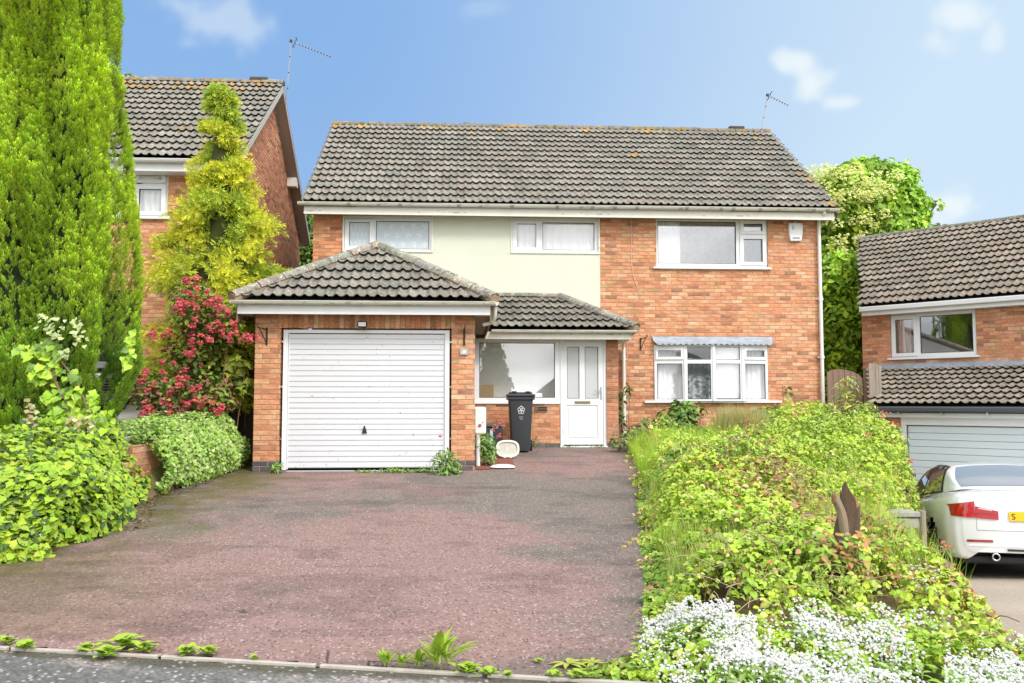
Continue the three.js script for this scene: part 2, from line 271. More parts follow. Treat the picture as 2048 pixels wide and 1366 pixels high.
// Lays tiles on a roof plane with origin O (eave, left), U along the eave, S up the slope. lim(u) -> [lowest v, highest v].
function layTiles({ O, U, S, cols, rows, gauge = 0.345, len = 0.41, seed = 1, lim = null, mat = tileMat, matOf = null, shift = 0, tones = TT, mul = 1, sag = 0.006, left = null }) {
  const r = rng(seed), N = new THREE.Vector3().crossVectors(U, S), out = [], base = new THREE.Matrix4().makeBasis(U, S, N);
  for (let j = 0; j < rows; j++) for (let i = left ? -12 : -1; i < cols; i++) {
    const u0 = i * 0.3 + shift, v0 = j * gauge, t0 = tones[Math.floor(r() * tones.length)], kk = (0.94 + 0.12 * Math.floor(r() * 3) / 2) * mul, t = t0.map((x) => x * kk), k = Math.floor(r() * 3), jw = (r() - 0.5) * sag, jr = (r() - 0.5) * 0.01;
    let g, c = v0 + gauge / 2;
    if (left) { const e = left(v0 + gauge / 2) - u0; if (e > 0.27 || i >= cols) continue; g = e > 0.01 ? tileGeo(len, t, k, null, e) : tileGeo(len, t, k); }
    else if (lim) {
      const hi = (u) => lim(u + u0)[1] - v0, lo = (u) => lim(u + u0)[0];
      const xs = [0, 0.1, 0.2, 0.3].map(hi); if (Math.max(...xs) < 0.01) continue;
      if (lim(u0 + 0.15)[0] > v0 + gauge) continue;
      g = Math.min(...xs) >= len ? tileGeo(len, t, k) : tileGeo(len, t, k, hi);
      void lo;
    } else { if (i < 0 || i >= cols) continue; g = tileGeo(len, t, k); }
    if (!g) continue;
    const p = O.clone().addScaledVector(U, u0).addScaledVector(S, v0).addScaledVector(N, jw);
    const m = base.clone().setPosition(p.x, p.y, p.z); m.multiply(new THREE.Matrix4().makeRotationZ(jr * 0.4));
    out.push({ g, m, c: O.clone().addScaledVector(U, u0 + 0.15).addScaledVector(S, c), area: 0.1 * (g.attributes.position.count > 80 ? 1 : 0.5), mat: matOf ? matOf(j, i, r) : mat, boost: 1 });
  }
  return out;
}
// half-round ridge and hip tiles from a to b
function ridgePieces(a, b, up, { rad = 0.12, seg = 0.45, seed = 3, mat = tileMat, start = 0, mul = 1.05 }) {
  const r = rng(seed), d = b.clone().sub(a), L = d.length(), X = d.clone().normalize(), Z = new THREE.Vector3().crossVectors(X, up).normalize(), Y = new THREE.Vector3().crossVectors(Z, X), out = [];
  for (let s = start; s < L - 0.03; s += seg) {
    const len = Math.min(seg - 0.012, L - s), t = TT[Math.floor(r() * TT.length)].map((x) => x * mul * (0.94 + 0.12 * r())), w = new Raw(), n = 9, rr = rad * (0.97 + 0.06 * r());
    for (let i = 0; i < n; i++) {
      const A = Math.PI * (i / n), B = Math.PI * ((i + 1) / n), q = (x, an, R) => [x, Math.sin(an) * R * 0.9, Math.cos(an) * R];
      const uv = (x, an) => [x + s, an * rad + s * 0.3];
      w.quad(q(0, A, rr), q(len, A, rr * 0.97), q(len, B, rr * 0.97), q(0, B, rr), uv(0, A), uv(len, A), uv(len, B), uv(0, B), t);
      w.quad(q(0, B, rr - 0.02), q(0, A, rr - 0.02), q(0, A, rr), q(0, B, rr), uv(0, B), uv(0, A), uv(0, A), uv(0, B), t); w.quad(q(len, A, rr * 0.97 - 0.02), q(len, B, rr * 0.97 - 0.02), q(len, B, rr * 0.97), q(len, A, rr * 0.97), null, null, null, null, t);
    }
    const g = toCreasedNormals(w.geo(), 0.6), p = a.clone().addScaledVector(X, s), m = new THREE.Matrix4().makeBasis(X, Y, Z).setPosition(p.x, p.y + (r() - 0.5) * 0.012, p.z);
    out.push({ g, m, mat, c: p, area: 0.1 });
  }
  return out;
}
// gutter: half-round trough along x with brackets and joints
function gutterGeo(x0, x1, y, z, r = 0.056) {
  const g = new THREE.CylinderGeometry(r, r, x1 - x0, 12, 1, true, 0, Math.PI); g.rotateZ(Math.PI / 2);
  const out = []; const p = g.attributes.position; void p;
  // trough: opening upward
  const raw = new Raw(), n = 10;
  for (let i = 0; i < n; i++) { const a = Math.PI + Math.PI * i / n, b = Math.PI + Math.PI * (i + 1) / n; for (const [R, f] of [[r, 1], [r - 0.006, -1]]) { const q = (x, t) => [x, y + Math.sin(t) * R, z + Math.cos(t) * R]; const P = [q(x0, a), q(x1, a), q(x1, b), q(x0, b)]; if (f < 0) P.reverse(); raw.quad(...P, [P[0][0], a * r], [P[1][0], a * r], [P[2][0], b * r], [P[3][0], b * r]); } }
  out.push(toCreasedNormals(raw.geo(), 0.9));
  out.push(bar(V(x0, y, z + r - 0.002), V(x1, y, z + r - 0.002), 0.008)); out.push(bar(V(x0, y, z - r + 0.004), V(x1, y, z - r + 0.004), 0.007));
  for (const x of [x0, x1]) { const c = new THREE.CylinderGeometry(r + 0.002, r + 0.002, 0.012, 16, 1, false, 0, Math.PI); c.rotateZ(Math.PI / 2); c.rotateX(Math.PI / 2); const s = new THREE.CylinderGeometry(r + 0.001, r + 0.001, 0.012, 16); s.rotateZ(Math.PI / 2); s.scale(1, 0.55, 1); s.translate(x, y - r * 0.42, z); out.push(s); }
  return out;
}
function gutterJoints(xs, y, z, r = 0.062) {
  const out = [];
  for (const x of xs) { const raw = new Raw(), n = 10, w = 0.035; for (let i = 0; i < n; i++) { const a = Math.PI * 0.95 + Math.PI * 1.1 * i / n, b = Math.PI * 0.95 + Math.PI * 1.1 * (i + 1) / n, q = (xx, t) => [xx, y + Math.sin(t) * r, z + Math.cos(t) * r]; raw.quad(q(x - w, a), q(x + w, a), q(x + w, b), q(x - w, b)); raw.quad(q(x - w, b), q(x - w, a), [x - w, y + Math.sin(a) * (r - .012), z + Math.cos(a) * (r - .012)], [x - w, y + Math.sin(b) * (r - .012), z + Math.cos(b) * (r - .012)]); } out.push(raw.geo()); }
  return out;
}
// A plastic-framed window unit in the xy plane of its house: outer, panes, sashes are [x0, y0, x1, y1].
function windowUnit(parent, { outer, panes, sashes = [], z, depth = 0.07, mats = null, frameMat = upvc, name = 'window', sill = null, glazing = 1 }) {
  const w = sub(name, parent);
  part('frame', [sheetWithHoles(outer, panes.map(([a, b, c, d]) => [a, b, c, d]), z - depth, z)], frameMat, w);
  for (const s of sashes) { const inside = panes.filter((p) => p[0] >= s[0] - 1e-6 && p[2] <= s[2] + 1e-6 && p[1] >= s[1] - 1e-6 && p[3] <= s[3] + 1e-6); part('sash', sheetWithHoles(s, inside.map(([a, b, c, d]) => [a + 0.006, b + 0.006, c - 0.006, d - 0.006]), z + 0.002, z + 0.022), frameMat, w); }
  panes.forEach(([a, b, c, d], i) => {
    part('gasket', sheetWithHoles([a, b, c, d], [[a + 0.012, b + 0.012, c - 0.012, d - 0.012]], z - 0.03, z - 0.018), rubberMat, w);
    const g = new THREE.PlaneGeometry(c - a - 0.02, d - b - 0.02); g.translate((a + c) / 2, (b + d) / 2, z - 0.024); part('pane', g, (mats && mats[i]) || glassMat, w);
    for (let k = 1; k < glazing; k++) { const g2 = g.clone(); g2.translate(0, 0, -0.014 * k); part('pane', g2, glassMat, w); }  // extra panes added behind the first to strengthen the mirrored sky
  });
  if (sill) part('sill', box(sill[0], sill[1], z - 0.04, sill[2], sill[3], z + sill[4], 0.006), upvc, w);
  return w;
}
// a hanging net in folds
function netGeo(x0, x1, y0, y1, z, folds = 9, amp = 0.02, seed = 1) {
  const r = rng(seed), n = Math.max(24, folds * 6), m = 6, g = new THREE.PlaneGeometry(x1 - x0, y1 - y0, n, m), p = g.attributes.position, ph = r() * 6;
  for (let i = 0; i < p.count; i++) { const t = (p.getX(i) - (x0 - x1) / 2) / (x1 - x0), h = (p.getY(i)) / (y1 - y0) + 0.5; p.setZ(i, Math.sin(t * folds * 6.283 + ph + Math.sin(t * 9 + ph) * 1.3) * amp * (1.1 - 0.4 * h)); }
  g.translate((x0 + x1) / 2, (y0 + y1) / 2, z); g.computeVertexNormals(); return g;
}
// ---------------------------------------------------------------- the house with the garage and the porch
const house = thing('brick_house', 'orange brick house with grey tiled roof, cream rendered panel, white garage door and porch', 'house');
const r4 = (P, Q, z, dx = 0, dy = 0) => { const a = onZ(...P, z), b = onZ(...Q, z); return [Math.min(a.x, b.x) - dx, Math.min(a.y, b.y) - dy, Math.max(a.x, b.x) + dx, Math.max(a.y, b.y) + dy]; };
const W1 = [-2.37, 3.835, -0.568, 4.575], W2 = [1.003, 3.835, 2.812, 4.575], W3 = [3.974, 3.585, 6.288, 4.575], BAY = [3.93, 0.85, 6.24, 1.99];
{
  const wall = sub('wall', house);
  part('masonry', sheetWithHoles([-2.95, -0.6, 7.395, 4.62], [W1, W2, W3, BAY], -0.28, 0), mortarMat, wall);
  // the other walls, floors and ceilings, with bare openings added at the back to let sky light in
  part('masonry', box(-2.95, -0.6, -7.0, -2.67, 4.62, -0.285), mortarMat, wall); part('masonry', box(7.115, -0.6, -7.0, 7.395, 4.62, -0.285), mortarMat, wall);
  part('masonry', sheetWithHoles([-2.95, -0.6, 7.395, 4.62], [[-2.2, 3.4, -0.4, 4.4], [0.9, 3.4, 2.6, 4.4], [3.8, 3.3, 6.6, 4.4], [3.6, 0.1, 6.6, 2.1]], -7.28, -7.003), mortarMat, wall);
  const inside = sub('interior', house);
  part('floor', [box(-2.66, -0.25, -6.99, 7.11, -0.03, -0.29), box(-2.66, 2.42, -6.99, 7.11, 2.62, -0.29)], roomDark, inside);
  part('ceiling', [box(-2.66, 4.64, -6.99, 7.11, 4.7, -0.29), box(-2.66, 2.36, -6.99, 7.11, 2.415, -0.29)], roomMat, inside);
  part('partition', [box(0.25, 2.625, -6.99, 0.35, 4.635, -0.29), box(3.2, 2.625, -6.99, 3.3, 4.635, -0.29), box(3.301, 2.625, -1.0, 7.11, 4.635, -0.9), box(3.2, -0.025, -6.99, 3.3, 2.355, -0.29), box(-2.655, 2.625, -3.6, 0.245, 4.635, -3.5), box(0.355, 2.625, -3.2, 3.195, 4.635, -3.1)], roomMat, inside);  // the wall close behind the big window is added to brighten its glass
  // bricks
  const P = [
    ...layBricks({ O: V(-2.955, 0, 0), X: V(1, 0, 0), N: V(0, 0, 1), W: 0.585, v0: 2.85, v1: 4.6, seed: 11, mul: [1.04, 0.92, 0.85] }),
    ...layBricks({ O: V(2.815, 0, 0), X: V(1, 0, 0), N: V(0, 0, 1), W: 4.585, v0: -0.3, v1: 4.6, holes: [[W3[0] - 2.815, W3[1], W3[2] - 2.815, 5], [BAY[0] - 2.815, BAY[1], BAY[2] - 2.815, BAY[3]]], seed: 12 }),
  ];
  part('rendered_panel', [box(-2.368, 2.3, 0.002, 2.813, W1[1] - 0.001, 0.012), box(W1[2] + 0.001, W1[1], 0.002, W2[0] - 0.001, 4.574, 0.012)], renderMat, wall);
  // garage walls: front z = 4.5, opening -2.66 .. -0.14
  const gw = sub('garage_wall', house), zf = 4.5;
  part('masonry', [box(-3.02, -0.6, zf - 0.3, -2.664, 2.13, zf), box(-0.136, -0.6, zf - 0.3, 0.205, 2.13, zf), box(-2.6635, 1.945, zf - 0.3, -0.1365, 2.13, zf), box(-3.02, -0.6, 0.001, -2.8, 2.13, zf - 0.301), box(0.0, -0.6, 0.001, 0.205, 2.13, zf - 0.301)], mortarMat, gw);
  const Gb = [
    ...layBricks({ O: V(-3.028, -0.1, zf), X: V(1, 0, 0), N: V(0, 0, 1), W: 0.367, v0: 0.075, v1: 2.025, seed: 21, depth: 0.11 }),
    ...layBricks({ O: V(-0.14, -0.1, zf), X: V(1, 0, 0), N: V(0, 0, 1), W: 0.352, v0: 0.075, v1: 2.025, seed: 22, depth: 0.11, offset: 0.1 }),
    ...layBricks({ O: V(-3.028, 0, zf), X: V(1, 0, 0), N: V(0, 0, 1), W: 3.24, v0: 9, v1: 0, seed: 23, depth: 0.11, soldier: [0.33, 2.93, 1.927, 2.14] }),
    ...layBricks({ O: V(-3.028, -0.1, zf), X: V(1, 0, 0), N: V(0, 0, 1), W: 0.325, v0: 2.025, v1: 2.24, seed: 24, depth: 0.11 }),
    ...layBricks({ O: V(-0.098, -0.1, zf), X: V(1, 0, 0), N: V(0, 0, 1), W: 0.31, v0: 2.025, v1: 2.24, seed: 25, depth: 0.11 }),
    ...layBricks({ O: V(-2.663, -0.1, zf - 0.006), X: V(0, 0, -1), N: V(1, 0, 0), W: 0.2, v0: 0.075, v1: 2.02, seed: 26, bond: 0.21 }),
  ];
  const plinthTones = [[0.10, 0.095, 0.10], [0.13, 0.12, 0.12], [0.085, 0.08, 0.09], [0.16, 0.145, 0.14]], pp = [0, 1, 2, 3];
  const Pl = [
    ...layBricks({ O: V(-3.034, -0.25, zf), X: V(1, 0, 0), N: V(0, 0, 1), W: 0.378, v0: 0, v1: 0.225, seed: 31, tones: plinthTones, pick: pp, depth: 0.11 }),
    ...layBricks({ O: V(-0.142, -0.25, zf), X: V(1, 0, 0), N: V(0, 0, 1), W: 0.358, v0: 0, v1: 0.225, seed: 32, tones: plinthTones, pick: pp, depth: 0.11 }),
    ...layBricks({ O: V(0.21, -0.15, 1.2), X: V(1, 0, 0), N: V(0, 0, 1), W: 1.64, v0: 0, v1: 0.225, seed: 33, tones: plinthTones, pick: pp }),
    ...layBricks({ O: V(2.735, -0.15, 1.2), X: V(1, 0, 0), N: V(0, 0, 1), W: 0.225, v0: 0, v1: 0.225, seed: 34, tones: plinthTones, pick: pp }),
  ];
  // porch walls: front z = 1.2
  const pw = sub('porch_wall', house);
  part('masonry', [box(0.206, -0.6, 0.98, 1.85, 0.82, 1.2), box(2.735, -0.6, 0.98, 2.953, 2.02, 1.2), box(2.735, -0.6, 0.001, 2.953, 2.02, 0.979)], mortarMat, pw);
  const Pb = [
    ...layBricks({ O: V(0.21, 0, 1.2), X: V(1, 0, 0), N: V(0, 0, 1), W: 1.64, v0: 0.075, v1: 0.82, seed: 41 }),
    ...layBricks({ O: V(2.733, 0, 1.2), X: V(1, 0, 0), N: V(0, 0, 1), W: 0.222, v0: 0.075, v1: 2.02, seed: 42, pick: [2, 5, 7, 8, 4, 0, 5, 2], mul: [0.86, 0.86, 0.9] }),
  ];
  // the 300 bricks that show largest: the garage's, then the porch's and the main wall's nearest
  placePieces(Gb, brickMat, 'brick', 'brickwork', gw, 178); placePieces(Pb, brickMat, 'brick', 'brickwork', pw, 60); placePieces(P, brickMat, 'brick', 'brickwork', wall, 62);
  placePieces(Pl.slice(0, 14), bluePlinth, 'plinth_brick', 'plinth', gw, 40); placePieces(Pl.slice(14), bluePlinth, 'plinth_brick', 'plinth', pw, 40);
  part('added_pale_panel', box(0.226, -0.03, 0.74, 1.845, 2.004, 0.76), std({ color: C(0.80, 0.80, 0.76), roughness: 0.9 }), pw);  // pale panel added close behind the porch glass to make it read brighter
  part('porch_lining', [box(0.21, -0.03, 0.02, 2.73, 2.03, 0.04), box(0.21, -0.05, 0.041, 0.225, 2.03, 0.97), box(2.715, -0.05, 0.041, 2.73, 2.03, 0.97), box(0.226, 2.005, 0.041, 2.714, 2.03, 1.14)], roomMat, pw);
  part('porch_floor', box(0.226, -0.06, 0.041, 2.714, 0.0, 0.97), roomDark, pw);
}
// roofs
const tilesOfHouse = (list, mat, parent, n) => placePieces(list, mat, 'tile', 'tiling', parent, n);
{
  const roof = sub('roof', house);
  const O = V(-3.13, 4.742, 0.40), S = V(0, 2.79, -3.90).normalize(), U = V(1, 0, 0);
  const T = layTiles({ O, U, S, cols: 36, rows: 14, gauge: 0.338, seed: 51, mul: 1.12, matOf: (j, i, r) => (j > 12 && r() < 0.5) || (i > 34 && r() < 0.4) || r() < 0.008 ? tileMatY : tileMat });
  tilesOfHouse(T, tileMat, roof, 208);
  const top = O.clone().addScaledVector(S, 4.82);
  placePieces(ridgePieces(V(-3.14, top.y - 0.02, top.z - 0.03), V(7.68, top.y - 0.02, top.z - 0.03), V(0, 1, 0), { rad: 0.115, mat: tileMatY, mul: 0.86 }), tileMatY, 'ridge_tile', 'ridge', roof, 40);
  const N = new THREE.Vector3().crossVectors(U, S), deck = (a, b, c, d) => { const w = new Raw(); w.quad(a, b, c, d); w.quad(d, c, b, a); return w.geo(); };
  const e = (x, s) => { const p = V(x, O.y, O.z).addScaledVector(S, s).addScaledVector(N, -0.025); return p.toArray(); };
  part('underlay', [deck(e(-3.1, 0.02), e(7.62, 0.02), e(7.62, 4.8), e(-3.1, 4.8))], feltMat, roof);
  const back = (x, s) => [x, O.y + S.y * s - 0.01, 2 * top.z - (O.z + S.z * s)];
  part('rear_slope', [deck(back(-3.13, 0), back(7.67, 0), back(7.67, 4.8), back(-3.13, 4.8))], tileMat, roof);
  // gable walls and barge boards
  const gable = (x0, x1) => { const s = new THREE.Shape([new THREE.Vector2(-7.28, 4.6), new THREE.Vector2(0, 4.6), new THREE.Vector2(-3.55, 7.35)]); const g = new THREE.ExtrudeGeometry(s, { depth: x1 - x0, bevelEnabled: false }); g.rotateY(-Math.PI / 2); g.scale(1, 1, 1); g.translate(x1, 0, 0); return boxUV(g); };
  part('gable', [gable(-2.95, -2.75), gable(7.195, 7.395)], mortarMat, roof);
  const barge = (x) => { const a = V(x, O.y - 0.1, 0.34), b = V(x, top.y - 0.12, top.z), w = new Raw(), q = (p, dy, dx) => [p.x + dx, p.y + dy, p.z]; for (const [s, f] of [[0, -1], [0.022, 1]]) { w.quad(q(a, -0.1, s), q(b, -0.1, s), q(b, 0.07, s), q(a, 0.07, s)); w.quad(q(b, -0.1, s), V(x + s, O.y - 0.2, -7.4).toArray(), V(x + s, O.y - 0.03, -7.4).toArray(), q(b, 0.07, s)); void f; } w.quad(q(a, -0.1, 0), q(a, -0.1, 0.022), q(b, -0.1, 0.022), q(b, -0.1, 0)); return w.geo(); };
  part('barge_board', barge(-3.1), paintWhite, roof); part('barge_board', barge(7.60), paintWhite, roof);
  part('fascia', box(-3.085, 4.525, 0.318, 7.56, 4.675, 0.34), paintWhite, roof);
  part('soffit', box(-3.085, 4.575, 0.0, 7.56, 4.59, 0.317), std({ color: C(0.42, 0.38, 0.30), roughness: 0.8, map: speck }), roof);
  part('gutter', gutterGeo(-3.19, 7.63, 4.735, 0.405, 0.056), gutterMat, roof);
  part('gutter_joint', gutterJoints([-2.2, -1.2, -0.05, 1.0, 1.9, 2.6, 3.05, 3.5, 4.5, 5.2, 5.45, 6.0, 7.1, 7.38], 4.735, 0.405), std({ color: C(0.30, 0.29, 0.26), roughness: 0.6 }), roof);
  part('ridge_vent', box(6.62, top.y + 0.06, top.z - 0.18, 7.0, top.y + 0.125, top.z + 0.06, 0.02), std({ color: C(0.06, 0.055, 0.05), roughness: 0.7 }), roof);
  part('vent_pipe', [bar(V(0.13, top.y - 0.3, top.z - 0.35), V(0.13, top.y + 0.16, top.z - 0.35), 0.075, 0.075, 12), bar(V(0.13, top.y + 0.15, top.z - 0.35), V(0.13, top.y + 0.19, top.z - 0.35), 0.095, 0.095, 12)], std({ color: C(0.22, 0.2, 0.19), roughness: 0.8 }), roof);

  // garage roof: hipped to an apex
  const gr = sub('garage_roof', house), ax = -1.395, half = 1.87, ey = 2.315, ez = 4.83, ap = V(ax, 3.405, 2.96), gs = V(0, ap.y - ey, ap.z - ez), L = gs.length();
  const T2 = layTiles({ O: V(ax - half, ey, ez), U, S: gs.clone().normalize(), cols: 13, rows: 7, gauge: 0.345, seed: 52, lim: (u) => [0, L * (1 - Math.abs(u - half) / half)], matOf: (j, i, r) => (j > 3 || r() < 0.3 ? tileMatW : tileMat), shift: 0.05, mul: 1.0 });
  tilesOfHouse(T2, tileMat, gr, 90);
  const cl = V(ax - half - 0.02, ey + 0.03, ez + 0.02), cr = V(ax + half + 0.02, ey + 0.03, ez + 0.02), apx = ap.clone().add(V(0, 0.03, 0));
  placePieces([...ridgePieces(cl, apx, V(0, 1, 0), { rad: 0.105, mat: tileMatW, seed: 61, mul: 1.25 }), ...ridgePieces(cr, apx, V(0, 1, 0), { rad: 0.105, mat: tileMatW, seed: 62, mul: 1.25 })], tileMatW, 'hip_tile', 'hip', gr, 40);
  placePieces(ridgePieces(V(ax, ap.y, ap.z - 0.05), V(ax, ap.y, 0.02), V(0, 1, 0), { rad: 0.1, mat: tileMatW, seed: 63 }), tileMatW, 'ridge_tile', 'ridge', gr, 20);
  part('underlay', [deck([ax - half, ey - 0.01, ez - 0.02], [ax + half, ey - 0.01, ez - 0.02], [ax, ap.y - 0.03, ap.z], [ax, ap.y - 0.03, ap.z])], feltMat, gr);
  part('side_slope', [deck([ax + half, ey, ez], [ax + half, ey, 0.02], [ax, ap.y, 0.02], [ax, ap.y, ap.z]), deck([ax - half, ey, ez], [ax, ap.y, ap.z], [ax, ap.y, 0.02], [ax - half, ey, 0.02])], tileMatW, gr);
  part('mortar_bed', [bar(cl.clone().add(V(0, -0.03, 0)), apx.clone().add(V(0, -0.035, 0)), 0.085, 0.085, 8), bar(cr.clone().add(V(0, -0.03, 0)), apx.clone().add(V(0, -0.035, 0)), 0.085, 0.085, 8)], mortarMat, gr);
  part('fascia', [box(-3.225, 2.105, 4.765, 0.428, 2.245, 4.787, 0.003)], upvc, gr);
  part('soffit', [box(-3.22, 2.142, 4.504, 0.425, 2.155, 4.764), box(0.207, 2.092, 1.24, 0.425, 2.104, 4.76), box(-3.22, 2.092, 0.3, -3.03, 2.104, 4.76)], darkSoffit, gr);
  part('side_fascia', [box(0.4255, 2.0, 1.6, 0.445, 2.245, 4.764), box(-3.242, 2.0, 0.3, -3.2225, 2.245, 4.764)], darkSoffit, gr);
  part('gutter', gutterGeo(-3.31, 0.5, 2.285, 4.85, 0.05), gutterMat, gr);
  part('gutter_joint', gutterJoints([-3.15, -1.85, -1.45, -0.9, 0.38], 2.285, 4.85, 0.056), gutterMat, gr);
  const side = gutterGeo(-4.86, -1.7, 2.285, 0.5, 0.05).map((g) => { g = g.clone(); g.rotateY(Math.PI / 2); return g; });   // along z
  part('gutter', side, gutterMat, gr);
  part('gutter_elbow', [tube([V(0.5, 2.24, 4.7), V(0.5, 2.12, 4.68), V(0.46, 2.02, 4.62), V(0.33, 1.98, 4.58)], 0.03, 14, 8)], gutterMat, gr);

  // porch roof
  const pr = sub('porch_roof', house), px0 = 0.5, px1 = 3.215, pe = V(px0, 2.172, 1.585), pt = V(px0, 2.93, 0.03), ps = pt.clone().sub(pe), PL = ps.length(), hx = 1.98;
  const T3 = layTiles({ O: pe, U, S: ps.clone().normalize(), cols: 10, rows: 5, gauge: 0.345, seed: 53, lim: (u) => [0, u < -0.01 ? 0 : u + px0 <= hx ? PL : PL * clamp((px1 - px0 - u) / (px1 - hx), -1, 1)], matOf: (j, i, r) => (r() < 0.62 ? tileMatW : tileMat), mul: 0.92 });
  tilesOfHouse(T3, tileMat, pr, 60);
  const hipA = V(px1 + 0.02, 2.2, 1.6), hipB = V(hx, 2.955, 0.06);
  placePieces(ridgePieces(hipA, hipB, V(0, 1, 0), { rad: 0.1, mat: tileMatW, seed: 64, mul: 1.1 }), tileMatW, 'hip_tile', 'hip', pr, 20);
  placePieces(ridgePieces(V(px0 - 0.3, 2.95, 0.06), V(hx + 0.06, 2.95, 0.06), V(0, 1, 0), { rad: 0.085, mat: tileMatW, seed: 65, mul: 1.15 }), tileMatW, 'ridge_tile', 'ridge', pr, 20);
  part('mortar_bed', [bar(hipA.clone().add(V(0, -0.03, 0)), hipB.clone().add(V(0, -0.03, 0)), 0.08, 0.08, 8), bar(V(px0 - 0.3, 2.92, 0.05), V(hx + 0.06, 2.92, 0.05), 0.06, 0.06, 8)], mortarMat, pr);
  part('underlay', [deck([px0 - 0.3, 2.15, 1.56], [px1, 2.15, 1.56], [hx, 2.9, 0.02], [px0 - 0.3, 2.9, 0.02])], feltMat, pr);
  part('side_slope', [deck([px1, 2.17, 1.585], [px1, 2.17, 0.02], [hx, 2.93, 0.02], [hx, 2.93, 0.03])], tileMat, pr);
  part('fascia', [box(0.4465, 1.988, 1.53, 3.138, 2.122, 1.552, 0.003), box(3.116, 1.988, 0.02, 3.138, 2.122, 1.529)], paintWhite, pr);
  part('soffit', [box(0.43, 2.03, 1.204, 3.115, 2.04, 1.529), box(2.957, 1.99, 0.02, 3.115, 2.0, 1.529)], paintWhite, pr);
  part('gutter', gutterGeo(0.56, 3.225, 2.145, 1.61, 0.05), gutterMat, pr);
  part('gutter_joint', gutterJoints([1.5, 2.35, 3.12], 2.145, 1.61, 0.056), gutterMat, pr);
}
